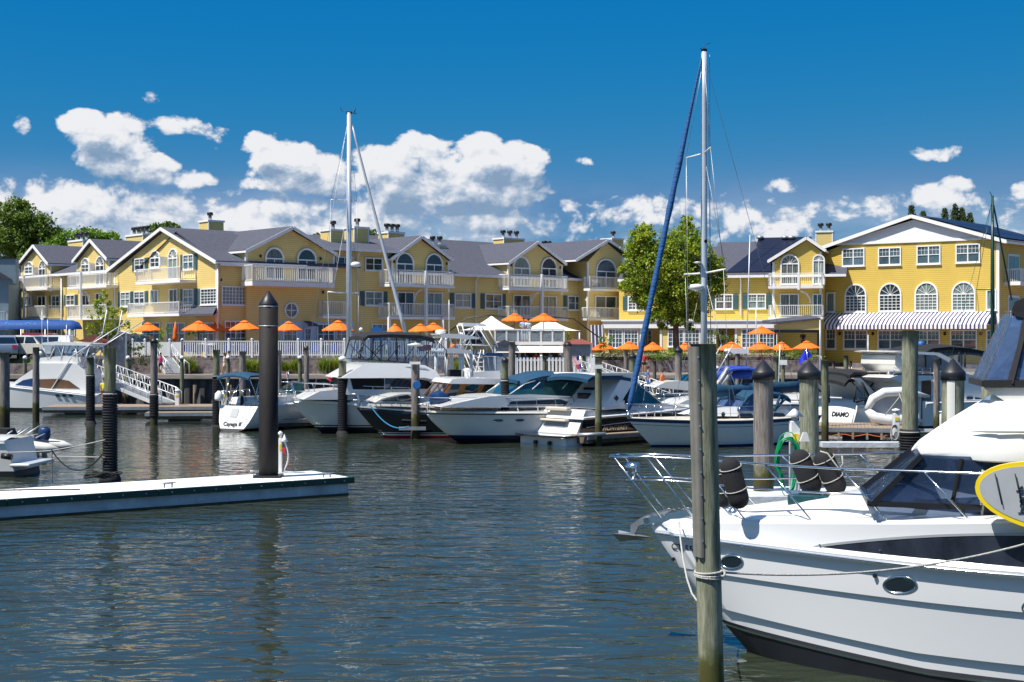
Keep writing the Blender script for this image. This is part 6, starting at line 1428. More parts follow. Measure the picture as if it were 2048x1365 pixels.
t,_,zt=P_('treated piling with white tag standing beside the black sport cruiser stern',1197,717,893,13,'pgreen')
MB().box(-.16,.16,-.2,-.14,zt-.45,zt-.28).build('tag','white',t)
m=MB(); m.tube([(-.9,-.25,.5),(.3,-.25,.55)],.09,8); m.build('dock_bumper','galv',t)
P_('slim grey piling behind the blue furled sail',1252,701,790,8,D=96); P_('cone-capped treated piling right of the blue furled sail',1265,712,790,13,'pgreen',D=94,cap='cone')
P_('slim dark piling near the foot of the right gangway',1309,722,790,7,'timber',D=95)
P_('grey cone-capped piling between the tree trunk and the near piling',1357,700,800,14,D=84,cap='cone')
P_('treated piling just right of the near piling top, behind the royal blue bimini',1454,712,790,9,'pgreen',D=92); P_('grey piling right of the treated one under the orange umbrellas',1475,705,790,9,D=93)
P_('treated piling right of the first large capped piling',1552,716,790,11,'pgreen',D=89)
t,_,zt=P_('cone-capped slim piling with two white number plates',1566,709,790,8,'pgreen',D=88,cap='cone')
for dz in (.35,3.0): MB().box(-.22,.22,-.2,-.15,zt-dz-.3,zt-dz).build('number_plate','white',t)
P_('large grey-green piling with black cone cap, left one of the pair behind the yacht bow',1527,744,1004,39,'pgrey',D=39.5,cap='cone',capw=1.18)
P_('large grey-green piling with black cone cap beside the blue pennant',1618,744,990,38,'pbig',D=41.5,cap='cone',capw=1.22)
P_('slim mossy treated piling beside the stern of the black-canopied cruiser',1650,721,893,14,'pgreen')
P_('tall mossy uncapped piling with black ribbed sleeve rising above the yacht foredeck',1820,662,905,33,'pbig',D=46,wrap=(873,935),taper=.93)
t,r_,zt=P_('large piling with black cone cap and white strip above the yacht flybridge',1906,744,900,43,'pbig',D=42.5,cap='cone',capw=1.14)
q=MB(); q.loft([[((r_+.02)*math.cos(a_),(r_+.02)*math.sin(a_),z) for a_ in [R(222+k*8) for k in range(6)]] for z in (zt-.2,-.5)]); q.build('rub_strip','offwhite',t)
P_('brown-grey piling left of the piling with white strip',1873,718,850,12,'pgrey',D=66)
P_('large capped piling partly hidden by the yacht flybridge enclosure',1983,746,900,40,'pbig',D=44,cap='cone',capw=1.2)
for px,yt,w_,mt_,lb in ((1667,722,6,'timber','leftmost of the row by the striped awning hall'),(1692,711,9,'pgreen','second of the row by the striped awning hall'),(1731,705,11,'pgreen','third of the row by the striped awning hall'),(1781,704,9,'pgrey','grey one of the row by the striped awning hall'),(1702,722,4,'timber','thin dark one of the row by the hall'),(1916,688,17,'pgrey','wide pale one below the hall windows')):
    P_('post by the seawall, '+lb,px,yt,790,w_,mt_,D=96.5,group='posts below the right hall')

# tall black steel pile on the dock
DBK=43.0
t=thing('steel_pile','tall black steel pile with pointed cap standing on the white floating dock','piling',(537-CX)/F*DBK,DBK,0)
zc=H-(612-HZ)/F*DBK; r=38/F*DBK/2
MB().lathe((0,0,-1.5),[(r,0),(r,zc+1.5)],32).build('shaft','steelpile',t)
MB().lathe((0,0,zc),[(r*1.03,-.02),(r*1.03,.05),(.02,.46),(0,.46)],32).build('cap','capblack',t)
for z in (zc-.03,zc-.62): MB().lathe((0,0,z),[(r*1.01,0),(r*1.035,.0),(r*1.035,.02),(r*1.01,.02)],32).build('band','alu',t)
MB().box(-.4,.4,-.4,.4,.52,.60).build('pile_guide','blackm',t)

# ---------------------------------------------------------------- white floating dock
DA=(-4.93,42.9); dv_=Vector((-.82,-.572,0)).normalized(); dn_=Vector((dv_.y,-dv_.x,0)); 
if dn_.y<0: dn_=-dn_
ang=math.atan2(dv_.y,dv_.x)
t=thing('floating_dock','long white-topped concrete floating dock with dark green edge strip at lower left','dock',DA[0],DA[1],0,math.degrees(ang))
def dl(v): return v
sgn=-1 if Vector((-math.sin(ang),math.cos(ang),0)).dot(dn_)<0 else 1
Wd=2.5*sgn; y0,y1=sorted((0,Wd)); ynear=0
MB().box(0,16,y0,y1,-.5,.36).build('concrete_float','concrete',t,bevel=.03)
M['tide']=mat('dock_tide_stain',(0.10,0.08,0.045),0.8,var=.5,vscale=2)
MB().box(-.004,16,y0-.006,y1+.006,-.3,.06).build('tide_line','tide',t)
MB().box(-.05,16,y0-.03,y1+.03,.36,.53).build('deck','docktop',t,bevel=.01)
q=MB()
for i in range(1,7): q.box(i*2.3,i*2.3+.025,y0-.01,y1+.01,.53,.534)
q.build('joint','grey',t)
ye=-.03 if sgn>0 else .03; o_=-1 if sgn>0 else 1
for i in range(8):
    x0_=-.14+i*2.05; q=MB(); a_,b_=sorted((ye,ye+o_*.10)); q.box(x0_,x0_+2.03,a_,b_,.36,.545); q.build('edge_strip','dgreen',t,bevel=.01)
    q=MB(); 
    for k in range(3): q.lathe((x0_+.35+k*.65,ye+o_*.10,.45),[(.02,0),(.02,.01)],8,ax=(0,o_,0))
    q.build('bolt','galv',t)
q=MB(); q.box(-.16,-.05,y0-.12,y1+.03,.36,.543); q.build('edge_strip','dgreen',t)
q=MB(); 
for (x_,y_) in ((5.55,.32*sgn),(.55,.35*sgn),(2.0,2.15*sgn),(11,.35*sgn)): cleat(t,x_,y_,.53,0,1.6,'galv')
def ondock(px,py,z=.53): 
    D=(H-z)*F/(py-HZ); return Vector(((px-CX)/F*D,D,z))
tag(MB().tube([ondock(-20,983)+Vector((0,0,.02)),ondock(60,981)+Vector((0,0,.02)),ondock(130,981)+Vector((0,0,.02)),ondock(160,981)+Vector((0,0,.02))],.018,6).build('hose','ropeblk'),'dark hose lying flat on the left end of the white dock','hose')
m=MB(); c=ondock(192,957)
for k in range(5): m.tube([c+Vector(((.35+.1*math.sin(k*2))*math.cos(a)+.08*k,.16*math.sin(a),.04+.03*k+.03*math.sin(3*a))) for a in [j*math.pi/9 for j in range(18)]],.025,5,closed=True)
tag(m.build('rope_pile','ropeblk'),'small heap of black rope on the white dock beside the sleeved piling','rope')
D44=44.6
ropething('pale mooring line from the left edge to the ribbed sleeve of the dockside piling',[Vector((X(-20,47),47,H-(905-HZ)/F*47)),Vector((X(100,46),46,H-(902-HZ)/F*46)),Vector((X(210,44.3),44.3,H-(880-HZ)/F*44.3))],.016,sag=.02)
ropething('lower pale line across to the dockside piling',[Vector((X(105,45),45,H-(913-HZ)/F*45)),Vector((X(210,44.3),44.3,H-(915-HZ)/F*44.3))],.016)
ropething('black cable drooping between two lines left of the dockside piling',[Vector((X(103,45),45,H-(900-HZ)/F*45)),Vector((X(205,44.3),44.3,H-(908-HZ)/F*44.3))],.022,'ropeblk',sag=.58)
ropething('thin black line hanging down to the white dock',[Vector((X(104,45),45,H-(900-HZ)/F*45)),Vector((X(105,43),43,H-(966-HZ)/F*43))],.014,'ropeblk')
def pedestal(label,px,D,ybase,ytop,w=9,z0=None,lamp='dome',group=None):
    x=(px-CX)/F*D; z0=H-(ybase-HZ)/F*D; z1=H-(ytop-HZ)/F*D; r=w/F*D/2
    t=thing('power_pedestal',label,'power pedestal',x,D,z0,0,group); h=z1-z0
    MB().box(-r,r,-r,r,0,h*.82).build('post','white',t,bevel=.02); 
    if lamp=='dome': MB().lathe((0,0,h*.82),[(r*.9,0),(r*.8,h*.08),(r*1.5,h*.09),(r*1.3,h*.14),(0,h*.18)],14).build('lamp','white',t)
    else: MB().lathe((0,0,h*.82),[(r*.7,0),(r*.7,.1),(r*2.1,.11),(r*.3,.32),(0,.33)],4).build('lamp','white',t)
    m=MB(); m.box(-r*.6,-r*.05,-r-.02,-r-.001,h*.55,h*.68); m.box(r*.05,r*.6,-r-.02,-r-.001,h*.55,h*.68); m.build('socket','yellow',t); return t
t=pedestal('slim white dock pedestal with white hose behind the tall black steel pile',561,44.2,945,862,7)
m=MB(); 
for k in range(3): m.tube([(.12+.14*math.sin(a*math.pi),-.02-.05*k,1.0-.95*a+.0) for a in [i/8 for i in range(9)]]+[(.30+.05*k,-.1,.03)],.018,6)
m.build('hose','white',t); MB().lathe((.13,-.05,.95),[(.0,.25),(.06,.1),(.13,0)],12).build('hose_hook','white',t); MB().box(.08,.16,-.1,-.05,.6,.75).build('valve','red',t)
# hose pedestal behind the yacht
DHP=38.5
t=MB().box(X(1480,39),X(2120,39),38,40.6,-.3,.5).build('floating_dock','concrete'); tag(t,'concrete floating dock behind the foreground yacht carrying the green hose pedestal','dock')
t=pedestal('white pedestal with pagoda lamp and coiled green hose behind the yacht foredeck',1589,DHP,988,810,19,lamp='pagoda')
z0=t.location.z
def hl(px,py,y=-.2): return Vector(((px-1589)/F*DHP,y,H-(py-HZ)/F*DHP-z0))
m=MB()
for px in (1572,1606): m.add([hl(px-10,882,-.15),hl(px+9,882,-.15),hl(px+4,864,-.15),hl(px-3,864,-.15),hl(px-10,882,-.28),hl(px+9,882,-.28),hl(px+4,864,-.28),hl(px-3,864,-.28)],[(0,1,2,3),(7,6,5,4),(0,4,5,1),(1,5,6,2),(2,6,7,3),(3,7,4,0)])
m.build('hose_hanger','white',t)
m=MB(); rr=random.Random(3)
for k in range(9):
    w=17+rr.uniform(-5,4); hh=54+rr.uniform(-10,12); pts=[]
    for i in range(20):
        a=2*math.pi*i/20; sx=1 if math.cos(a)>0 else 1.0; pts.append(hl(1572+w*math.cos(a)*(1.3 if math.sin(a)>0 else .9),928+rr.uniform(-2,2)-hh*math.sin(a)*1.0,-.2-.018*k))
    m.tube(pts,.014,6,closed=True)
m.build('green_hose','greenhose',t)
pedestal('small white pedestal on the dock at the foot of the gangway',355,88,812,779,8)
t=pedestal('white pedestal with pale coiled rope beside the mossy tall piling',1792,60,872,817,12); m=MB()
for k in range(5): m.tube([(-.12+.16*math.cos(a),-.2-.02*k,.05+.33*math.sin(a)+.03*k) for a in [i*math.pi/8 for i in range(16)]],.018,5,closed=True)
m.build('coiled_rope','rope',t)
pedestal('white pedestal with yellow sockets beside the brown-grey piling',1885,62,852,822,10)
pedestal('white pedestal on the finger dock beside the open-stern sailboat',448,73,812,781,9)
# ---------------------------------------------------------------- timber floating docks and gangways
def tdock(label,pa,Da,pb,Db,w,z=.5,th=.32,beam=True,mt='plank',planks=True):
    fr=fr2(pa,Da,pb,Db); Lg=fr.X(pb); t=fthing('floating_dock',label,'dock',fr)
    m=MB(); n=max(2,int(Lg/.16))
    for i in range(n): m.box(Lg*i/n,Lg*(i+.93)/n,0,w,z-.05,z)
    m.build('decking',mt,t); MB().box(0,Lg,.03,w-.03,z-.05-th,z-.055).build('frame','timber',t)
    m=MB(); m.box(-.02,Lg+.02,-.05,.025,z-.2,z-.02); m.build('edge_beam','galv',t)
    m=MB(); k=max(1,int(Lg/4)); 
    for i in range(k): 
        a=Lg*(i+.25)/k; MB().box(a,a+min(1.8,Lg/k*.5),.1,w-.1,-.35,z-.38).build('float','blackm',t)
    return t,fr,Lg
tdock('long timber floating dock at the foot of the gangway on the left',85,86,425,86.5,3.2)
tdock('low steel-edged finger dock left of the open-stern sailboat',290,79.5,470,80,1.2)
tdock('weathered timber finger dock between the open-stern sailboat and big cruiser',545,73,640,74,1.4)
tdock('timber finger dock glimpsed between the navy and white cruisers',830,69.5,905,70,1.2)
tdock('timber finger dock between the black sport cruiser and grey sailboat',1175,61.5,1300,64,1.6)
t,fr,Lg=tdock('brown timber dock with hoses at right behind the capped pilings',1635,65,1835,64,4.0,z=.62)
m=MB(); m.tube([(Lg*i/14,-.06,.34-.12*math.sin(i*.9)**2) for i in range(15)],.022,6); m.build('orange_hose',mat('hose_orange',(.6,.13,.03),.5),t)
m=MB(); m.tube([(Lg*i/14,-.07,.42-.10*math.sin(i*.7+1)**2) for i in range(15)],.018,6); m.build('black_hose','ropeblk',t)
m=MB(); 
for i in range(7): m.box(Lg*(i+.5)/7-.05,Lg*(i+.5)/7+.05,-.09,-.05,.1,.4)
m.build('wooden_bracket','plank',t)
tag(MB().box(X(1640,57.5),X(1835,57.5),57,57.6,.32,.52).build('steel_walkway','concrete'),'narrow grey steel beam walkway in front of the brown timber dock','walkway')
def gangway(label,a,b,w,hr=1.0):
    a=Vector(a); b=Vector(b); d=(b-a).normalized(); n=Vector((-d.y,d.x,0)).normalized()*w/2
    t=thing('gangway',label,'gangway',a.x,a.y,0); O=Vector((a.x,a.y,0)); A=a-O; B=b-O; Lg=(B-A).length
    MB().bar(A,B,w,.12).build('deck','galv',t)
    for s_ in (-1,1):
        m=MB(); k=int(Lg/1.3); q=n*s_; up=Vector((0,0,hr))
        m.tube([A+q+up,B+q+up,B+q*1.0+Vector((.35,0,hr-.25)),B+q+Vector((.35,0,.05))],.035,6); m.tube([A+q+up*.5,B+q+up*.5],.022,6); m.bar(A+q,B+q,.06,.22)
        for i in range(k+1):
            p=A+(B-A)*i/k+q; m.tube([p,p+up],.025,6)
            if i<k: 
                p2=A+(B-A)*(i+.5)/k+q; m.tube([p,p2+up],.018,5); m.tube([p2+up,A+(B-A)*(i+1)/k+q],.018,5)
        m.build('railing','alu',t)
    return t
gangway('sloping metal gangway with truss railings going down to the left floating dock',(X(188,98.5),98.5,2.1),(X(332,88),88,.6),1.3)
gangway('sloping metal gangway with white rails behind the black sport cruiser',(X(1176,98),98,2.1),(X(1330,90),90,.6),1.3)
gangway('short white-railed ramp where the woman in pink walks',(X(325,103.2),103.2,3.2),(X(350,100),100,2.1),1.3)

# ---------------------------------------------------------------- fences
def fence(label,pa,pb,D,z0,h,step=.16,solid=False,posts=6,bal=.035,D2=None,point=False,cat='fence'):
    fr=fr2(pa,D,pb,D2 or D); Lg=fr.X(pb); t=fthing('fence',label,cat,fr)
    if solid: MB().box(0,Lg,-.03,.03,z0+.08,z0+h-.06).build('panel','vinyl',t)
    else:
        m=MB(); n=int(Lg/step); m.box(0,Lg,-.03,.03,z0+.1,z0+.17); m.box(0,Lg,-.035,.035,z0+h-(.22 if point else .06),z0+h-(.14 if point else 0))
        for i in range(n):
            x=Lg*(i+.5)/n; m.box(x-bal,x+bal,-.05 if point else -.02,-.036 if point else .02,z0+(.05 if point else .17),z0+h-(.0 if point else .06))
        m.build('pickets','vinyl',t)
    for i in range(posts+1):
        x=Lg*i/posts; MB().box(x-.07,x+.07,-.07,.07,z0-.1,z0+h+.1).lathe((x,0,z0+h+.1),[(.11,0),(.11,.03),(0,.11)],4).build('post','vinyl',t)
    return t
fence('solid white vinyl fence panels left of the white railing',265,364,104.2,3.25,1.15,solid=True,posts=4)
fence('long white terrace railing with slim balusters in front of the orange umbrellas',365,735,104.2,3.25,1.18,posts=8)
fence('white terrace railing glimpsed through the black yacht enclosure',738,892,104.2,3.25,1.18,posts=4)
fence('white pointed picket fence below the upper deck bar',1030,1188,99.2,2.0,1.28,step=.24,bal=.075,posts=3,point=True)
fence('short white picket run at the head of the gangway',150,188,98.9,2.1,1.3,step=.2,bal=.06,posts=1)

# ---------------------------------------------------------------- umbrellas
def umbrella(label,px,yt,yr,w,D,zg=3.2,closed=False,proto=[None]):
    x=(px-CX)/F*D; zt=H-(yt-HZ)/F*D; zr=H-(yr-HZ)/F*D; r=w/F*D/2
    t=thing('umbrella',label,'umbrella',x,D,zg,0,'orange market umbrellas'); t.rotation_euler=(rnd.uniform(-.035,.035),rnd.uniform(-.035,.035),0)
    zt-=zg; zr-=zg
    MB().tube([(0,0,0),(0,0,zt+.06)],.03,8).build('pole','brown',t)
    m=MB(); n=8; rot=rnd.uniform(0,.8)
    if closed:
        m.lathe((0,0,zr),[(.14,0),(.2,.3),(.13,.6),(.16,.75),(.03,zt-zr)],10)
    else:
        def ring(rad,z,sag=0): return [(rad*math.cos(rot+k*math.pi/n)*(1 if k%2==0 else .97),rad*math.sin(rot+k*math.pi/n)*(1 if k%2==0 else .97),z-(sag if k%2 else 0)) for k in range(2*n)]
        m.loft([ring(r,zr-.02,-.03),ring(r*.72,zr+(zt-zr)*.30,.0),ring(r*.42,zr+(zt-zr)*.62,.02),ring(r*.2,zr+(zt-zr)*.80,.02)],closed=True,smooth=False)
        m.loft([ring(r*.30,zr+(zt-zr)*.80,.0),ring(r*.12,zr+(zt-zr)*.96),ring(.02,zt)],closed=True,smooth=False)
        m.loft([ring(r,zr-.02,-.03),ring(r,zr-.09,-.03)],closed=True,smooth=False)
    m.build('canopy','orange',t)
    if not closed:
        q=MB()
        for k in range(n): a=rot+2*k*math.pi/n; q.bar((0,0,zt-.08),(r*.95*math.cos(a),r*.95*math.sin(a),zr+.0),.02,.02)
        q.build('ribs','brown',t)
    return t
U=[(297,645,661,56,107,'leftmost open umbrella beside the small tree'),(349,644,683,12,108,'folded'),(395,642,661,68,106,'wide umbrella left in the overlapping pair before the corner porch'),(432,643,661,44,108,'narrower umbrella right in the overlapping pair before the corner porch'),(491,641,659,64,106,'single umbrella just left of the tall black pile'),(577,643,660,56,106,'umbrella below the round window'),(675,641,661,66,106,'umbrella left of the grey mast'),(790,648,663,34,110,'shaded umbrella above the black yacht enclosure, right of the mast'),(841,648,662,50,106,'left umbrella of the pair above the black yacht canopy'),(866,646,661,54,107,'right umbrella of the pair above the black yacht canopy')]
for px,yt,yr,w,D,lb in U:
    umbrella(('folded orange umbrella beside the wide umbrella on the left terrace' if lb=='folded' else 'orange '+lb),px,yt,yr,w,D,3.2,closed=lb=='folded')
for px,yt,yr,w,D,lb in [(1028,627,641,54,103,'orange umbrella left of the two above the white tents'),(1087,627,642,60,103,'orange umbrella right of the two above the white tents')]: umbrella(lb,px,yt,yr,w,D,4.35)
for px,yt,yr,w,D,lb in [(1207,684,699,52,108,'orange umbrella at the left end of the flower-bed row'),(1258,683,699,56,108,'orange umbrella left of the blue furled sail'),(1306,685,700,50,108,'orange umbrella right of the blue furled sail'),(1370,686,701,46,108,'orange umbrella between the tree trunk and near piling'),(1462,684,699,58,108,'orange umbrella just right of the near piling'),(1520,684,699,56,108,'orange umbrella below the raised one on the right terrace'),(1562,684,699,48,109,'orange umbrella between two others over number-plate piling'),(1614,682,697,58,108,'orange umbrella touching the left edge of the awning hall'),(1523,653,667,56,112,'raised orange umbrella in front of the bay windows')]: umbrella(lb,px,yt,yr,w,D,2.6)

# ---------------------------------------------------------------- white tents, upper deck bar
def tent(label,px,yt,ye,x0p,x1p,D):
    x=(px-CX)/F*D; zt=H-(yt-HZ)/F*D; ze=H-(ye-HZ)/F*D; w=(x1p-x0p)/F*D/2
    t=thing('tent',label,'tent',x,D,3.2); zt-=3.2; ze-=3.2; N=10; secs=[]
    for i in range(N+1):
        u=i/N; rr=w*(1-u); z=ze+(zt-ze)*(u**1.7); secs.append([(rr*sx,rr*sy*.8,z-(.12*(1-u) if (sx==0 or sy==0) else 0)*0) for sx,sy in ((-1,-1),(0,-1),(1,-1),(1,0),(1,1),(0,1),(-1,1),(-1,0))])
    MB().loft(secs,closed=True,smooth=False).build('canopy','tent',t)
    for sx,sy in ((-1,-1),(1,-1),(1,1),(-1,1)): MB().tube([(w*.95*sx,w*.76*sy,0),(w*.95*sx,w*.76*sy,ze)],.06,6).build('pole','alu',t)
    m=MB(); m.tube([(-w*1.6,.3,ze-.5),(-w*.8,.3,ze+.9),(0,.3,zt+.05),(w*.8,.3,ze+.9),(w*1.6,.3,ze-.5)],.05,6); m.build('arch_pole','blackm',t)
tent('white peaked tent on the left, beside the tuna tower',983,632,661,918,1043,106)
tent('white peaked tent on the right, under the right orange umbrella',1096,635,662,1040,1168,107)
DD=100.5; dk=Fr(X(990,DD),DD,0)
t=fthing('bar_deck','raised bar deck with glass-panelled white railing and stone base','deck',dk)
xr_=dk.X(1128); zf=H-(684-HZ)/F*DD; zt=H-(661-HZ)/F*DD
MB().box(0,xr_,0,5,zf-.22,zf).build('floor','trim',t); 
for i in range(7):
    x=xr_*i/6; MB().box(x-.06,x+.06,0,.12,zf,zt).build('post','vinyl',t)
m=MB(); m.box(0,xr_,-.03,.13,zt,zt+.09); m.build('handrail','vinyl',t)
for i in range(6): MB().box(xr_*i/6+.08,xr_*(i+1)/6-.08,.03,.05,zf+.06,zt-.02).build('glass_panel','railglass',t)
MB().box(.3,xr_-.3,1.2,4.8,2.0,zf-.23).build('stone_back','stone',t)
for i in range(4): MB().box(.1+(xr_-.3)*i/3,.3+(xr_-.3)*i/3,.05,.25,2.0,zf-.23).build('column','trim',t)
MB().box(.2,xr_-.2,.3,.7,2.05,3.1).build('bar_counter','brown',t)
m=MB(); m.add([(0.1,-.8,zf-.75),(xr_-.1,-.8,zf-.75),(xr_-.1,.0,zf-.3),(.1,0,zf-.3)],[(0,1,2,3)]); m.build('canvas_awning','tent',t)
def hut(name,label,cat,px0,px1,D,zb,ywall,yridge,wall,roof,ov=.25,depth=2.2,hip=False):
    f=Fr(X(px0,D),D,0); t=fthing(name,label,cat,f); w=f.X(px1); zw=H-(ywall-HZ)/F*D; zr=H-(yridge-HZ)/F*D
    MB().box(0,w,0,depth,zb,zw).build('wall',wall,t)
    m=MB()
    if hip: m.add([(-ov,-ov,zw),(w+ov,-ov,zw),(w+ov,depth+ov,zw),(-ov,depth+ov,zw),(w*.3,depth/2,zr),(w*.7,depth/2,zr)],[(0,1,5,4),(1,2,5),(2,3,4,5),(3,0,4),(3,2,1,0)])
    else: m.prism([(-ov,zw),(w+ov,zw),(w/2,zr)],-ov,depth+ov)
    m.build('roof',roof,t)
    for q in (0,w): MB().box(q-.06,q+.06,-.05,.05,zb,zw).build('corner_board','trim',t)
    return t
hut('shed','narrow grey shingled shed with white corners near the gangway','shed',216,252,101,2.0,668,662,'shingle','trim',.05,1.5)
hut('shed','small grey shingled shed beside the tuna tower','shed',990,1028,99.8,2.0,690,680,'shingle','roof',.15,2)
t=hut('kiosk','open kiosk with red shingled roof left of the grey shed','kiosk',168,212,100.5,4.2,684,672,'trim','redroof',.5,2)
for q in (.1,1.45): MB().box(q-.1,q+.1,.0,.2,2.0,4.3).build('post','trim',t)
t=hut('kiosk','red-roofed kiosk at the right end of the bar deck','kiosk',1132,1182,100.5,2.0,689,679,'shingle','redroof',.25,2,hip=True)
# sign board
f=Fr(X(742,103),103,0); t=fthing('sign_board','dark blue sign board with arched top on the terrace, right of the mast','sign',f)
MB().prism([(0,3.2+1.3),(.85,4.5),(.85,5.3),(.6,5.4),(.42,5.55),(.25,5.4),(0,5.3)],0,.08).build('board','skyblue',t); m=MB(); m.box(.05,.13,.09,.16,3.1,5.2); m.box(.72,.8,.09,.16,3.1,5.2); m.build('posts','timber',t)
f=Fr(X(722,103),103,0); t=fthing('street_lamp','small globe lamp on a post left of the blue sign board','lamp',f)
MB().tube([(0,0,3.1),(0,0,5.1)],.04,8).build('pole','blackm',t); MB().ball((0,0,5.25),.15,12).build('globe','white',t)
# striped side awning at the corner
f=Fr(X(1181,118),118,0); t=fthing('awning','small navy and white striped side awning left of the flower bed','awning',f)
o=MB(); w=f.X(1207); o.add([(0,0,5.7),(w,0,5.7),(w,-1.2,3.6),(0,-1.2,3.6)],[(0,1,2,3)]); o.build('canvas',stripes('navy_stripe',((0.5,0.5,0.5),(0.02,0.02,0.07)),0,0.3,0.3,.8),t); MB().tube([(0,-1.2,3.6),(w,-1.2,3.6)],.04,6).build('frame','blackm',t)

# ---------------------------------------------------------------- blue canopy, cars, house at far left
f=Fr(X(-60,110),110,0); t=fthing('canopy','long bright blue barrel canopy with faded lettering over the parking lot','canopy',f)
Lc=f.X(163); z0=H-(659-HZ)/F*110; r=.78; m=MB(); secs=[]
for x in (0,.3,Lc-.7,Lc-.25,Lc): 
    k=1 if x<Lc-.5 else (.8 if x<Lc-.1 else .25); secs.append([(x,-r*math.cos(a)*k,z0+r*math.sin(a)*k*.9) for a in [j*math.pi/12 for j in range(13)]])
m.loft(secs); m.build('canvas',mat('canvas_bright_blue',(0.003,0.065,0.27),.7,bump=.4,bscale=2),t); m=MB()
for i in range(5):
    for yy in (-r,r): m.tube([(.5+(Lc-1.2)*i/4,yy,2.9),(.5+(Lc-1.2)*i/4,yy,z0)],.04,6)
m.build('frame','alu',t); text('Fitness Club',.5,'skyblue' if False else mat('faded_letter',(.12,.38,.75),.7),t,Matrix.Translation((f.X(48),-.66,z0+.33))@Matrix.Rotation(R(72),4,'X'))
def car(label,col,px,D,deg,z=3.12,s=1.0,suv=True,tail=False):
    t=thing('parked_car',label,'car',X(px,D),D,z,deg); hgt=1.0
    pm=mat('paint_'+label[:14].replace(' ','_'),col,.25,coat=.8,metal=.2)
    lo=[(-2.25,.35),(2.2,.35),(2.28,.75),(2.15,.98),(1.2,1.08),(-2.2,1.10),(-2.3,.7)]
    if not suv: lo=[(-2.2,.3),(2.2,.3),(2.25,.65),(2.1,.85),(1.1,.93),(-1.6,.97),(-2.2,.92),(-2.25,.6)]
    MB().prism(lo,-.9,.9).build('body',pm,t,bevel=.09)
    zt=1.72 if suv else 1.42
    cab=[(-2.1,1.05),(1.25,1.05),(.55,zt-.06),(.2,zt),(-1.75,zt),(-2.0,zt-.12)] if suv else [(-1.7,.93),(1.2,.9),(.4,zt-.04),(-.9,zt)]
    wf=lambda zz:.86-.28*(zz-1.0)
    MB().prism(cab,lambda z_:-wf(z_),lambda z_:wf(z_)).build('roof',pm,t,bevel=.06)
    for i,(a,b) in enumerate((((-1.9,-1.0)),(-.92,-.1),(0,.75)) if suv else ((-.95,-.1),(0,.7))):
        for sg in (-1,1):
            q=[(a,1.12 if suv else .98),(b+.25*(i==(2 if suv else 1)),1.12 if suv else .98),(b-(.12 if i==(2 if suv else 1) else 0),zt-.12),(a,zt-.12)]
            MB().prism(q,(lambda z_:sg*(wf(z_)+.012)),(lambda z_:sg*(wf(z_)+.004))).build('window','bglass',t)
    for (xa,za,xb,zb) in (((1.27,1.1,.62,zt-.1),(-2.13,1.12,-2.03,zt-.15)) if suv else ((1.2,.95,.48,zt-.06),(-1.68,.98,-.98,zt-.04))):
        sx=.02 if xa>0 else -.02; MB().add([(xa+sx,-.72,za),(xa+sx,.72,za),(xb+sx,.6,zb),(xb+sx,-.6,zb)],[(0,1,2,3)]).build('windscreen','bglass',t)
    for x in (-1.4,1.4):
        for y in (-.88,.88):
            w_=MB().lathe((x,y-.1,.34),[(.22,0),(.34,.02),(.34,.18),(.22,.2)],18,ax=(0,1,0)).build('wheel','rubber',t); MB().lathe((x,y-.105,.34),[(0,0),(.2,.0),(.2,.21),(0,.21)],12,ax=(0,1,0)).build('rim','alu',w_)
    for y in (-.65,.65): 
        MB().box(2.2,2.29,y-.2,y+.2,.68,.85).build('headlight','white',t); MB().box(-2.32,-2.22,y-.16,y+.16,.75,1.0).build('tail_light','red',t)
    return t
car('silver-blue SUV seen from behind at the left edge of the lot',(.22,.27,.36),12,105.8,108)
car('cream-white SUV parked beside the silver-blue one, facing right',(.75,.72,.66),62,106.6,-14)
car('red SUV half hidden behind the white cars',(.35,.01,.03),95,113,-6,z=3.3)
car('white car behind the cream-white SUV, beneath the blue canopy',(.75,.76,.78),48,117,-10,z=3.2,suv=False)
car('white SUV right of the red one, behind the sport-fishing yacht',(.75,.76,.78),128,109.5,-10)
car('dark blue car partly hidden behind the white SUV',(.05,.08,.15),98,110.2,-8)
car('dark grey-blue SUV parked beside the yellow wing right of the small tree',(.06,.08,.12),280,109,-5,z=3.2)
car('pale wagon behind the dark grey-blue SUV beside the small tree',(.6,.62,.63),252,113,0,z=3.4)
f=Fr(X(-60,124),124,12); t=fthing('house','blue-grey clapboard house cut by the left edge','house',f)
w=f.X(17); zt=H-(556-HZ)/F*124; MB().box(0,w,0,9,2,zt).build('wall','bluewall',t)
m=MB(); m.prism([(-.4,zt),(w+.3,zt-.1),(w-3.2,zt+2.1)],-.4,9.3); m.build('roof','roof',t)
MB().box(w-1.9,w+.6,-.1,2.2,zt-.5,H-(517-HZ)/F*124).build('chimney','bluewall',t); MB().box(w-2.0,w+.7,-.2,2.3,H-(517-HZ)/F*124,H-(515-HZ)/F*124).build('chimney_cap','blackm',t)
for zz in (3.6,6.6): 
    q=MB().box(w-2.6,w-1.2,-.08,-.005,zz,zz+1.5).build('window','trim',t); MB().box(w-2.5,w-1.3,-.1,-.081,zz+.1,zz+1.4).build('pane','wglass',q)
b=MB().box(w-4.5,w,-1.3,-.11,5.7,5.9).build('balcony','trim',t); m=MB(); railing(m,w-4.4,w-.1,-1.25,-.15,5.9,1.0); m.build('railing','alu',b)

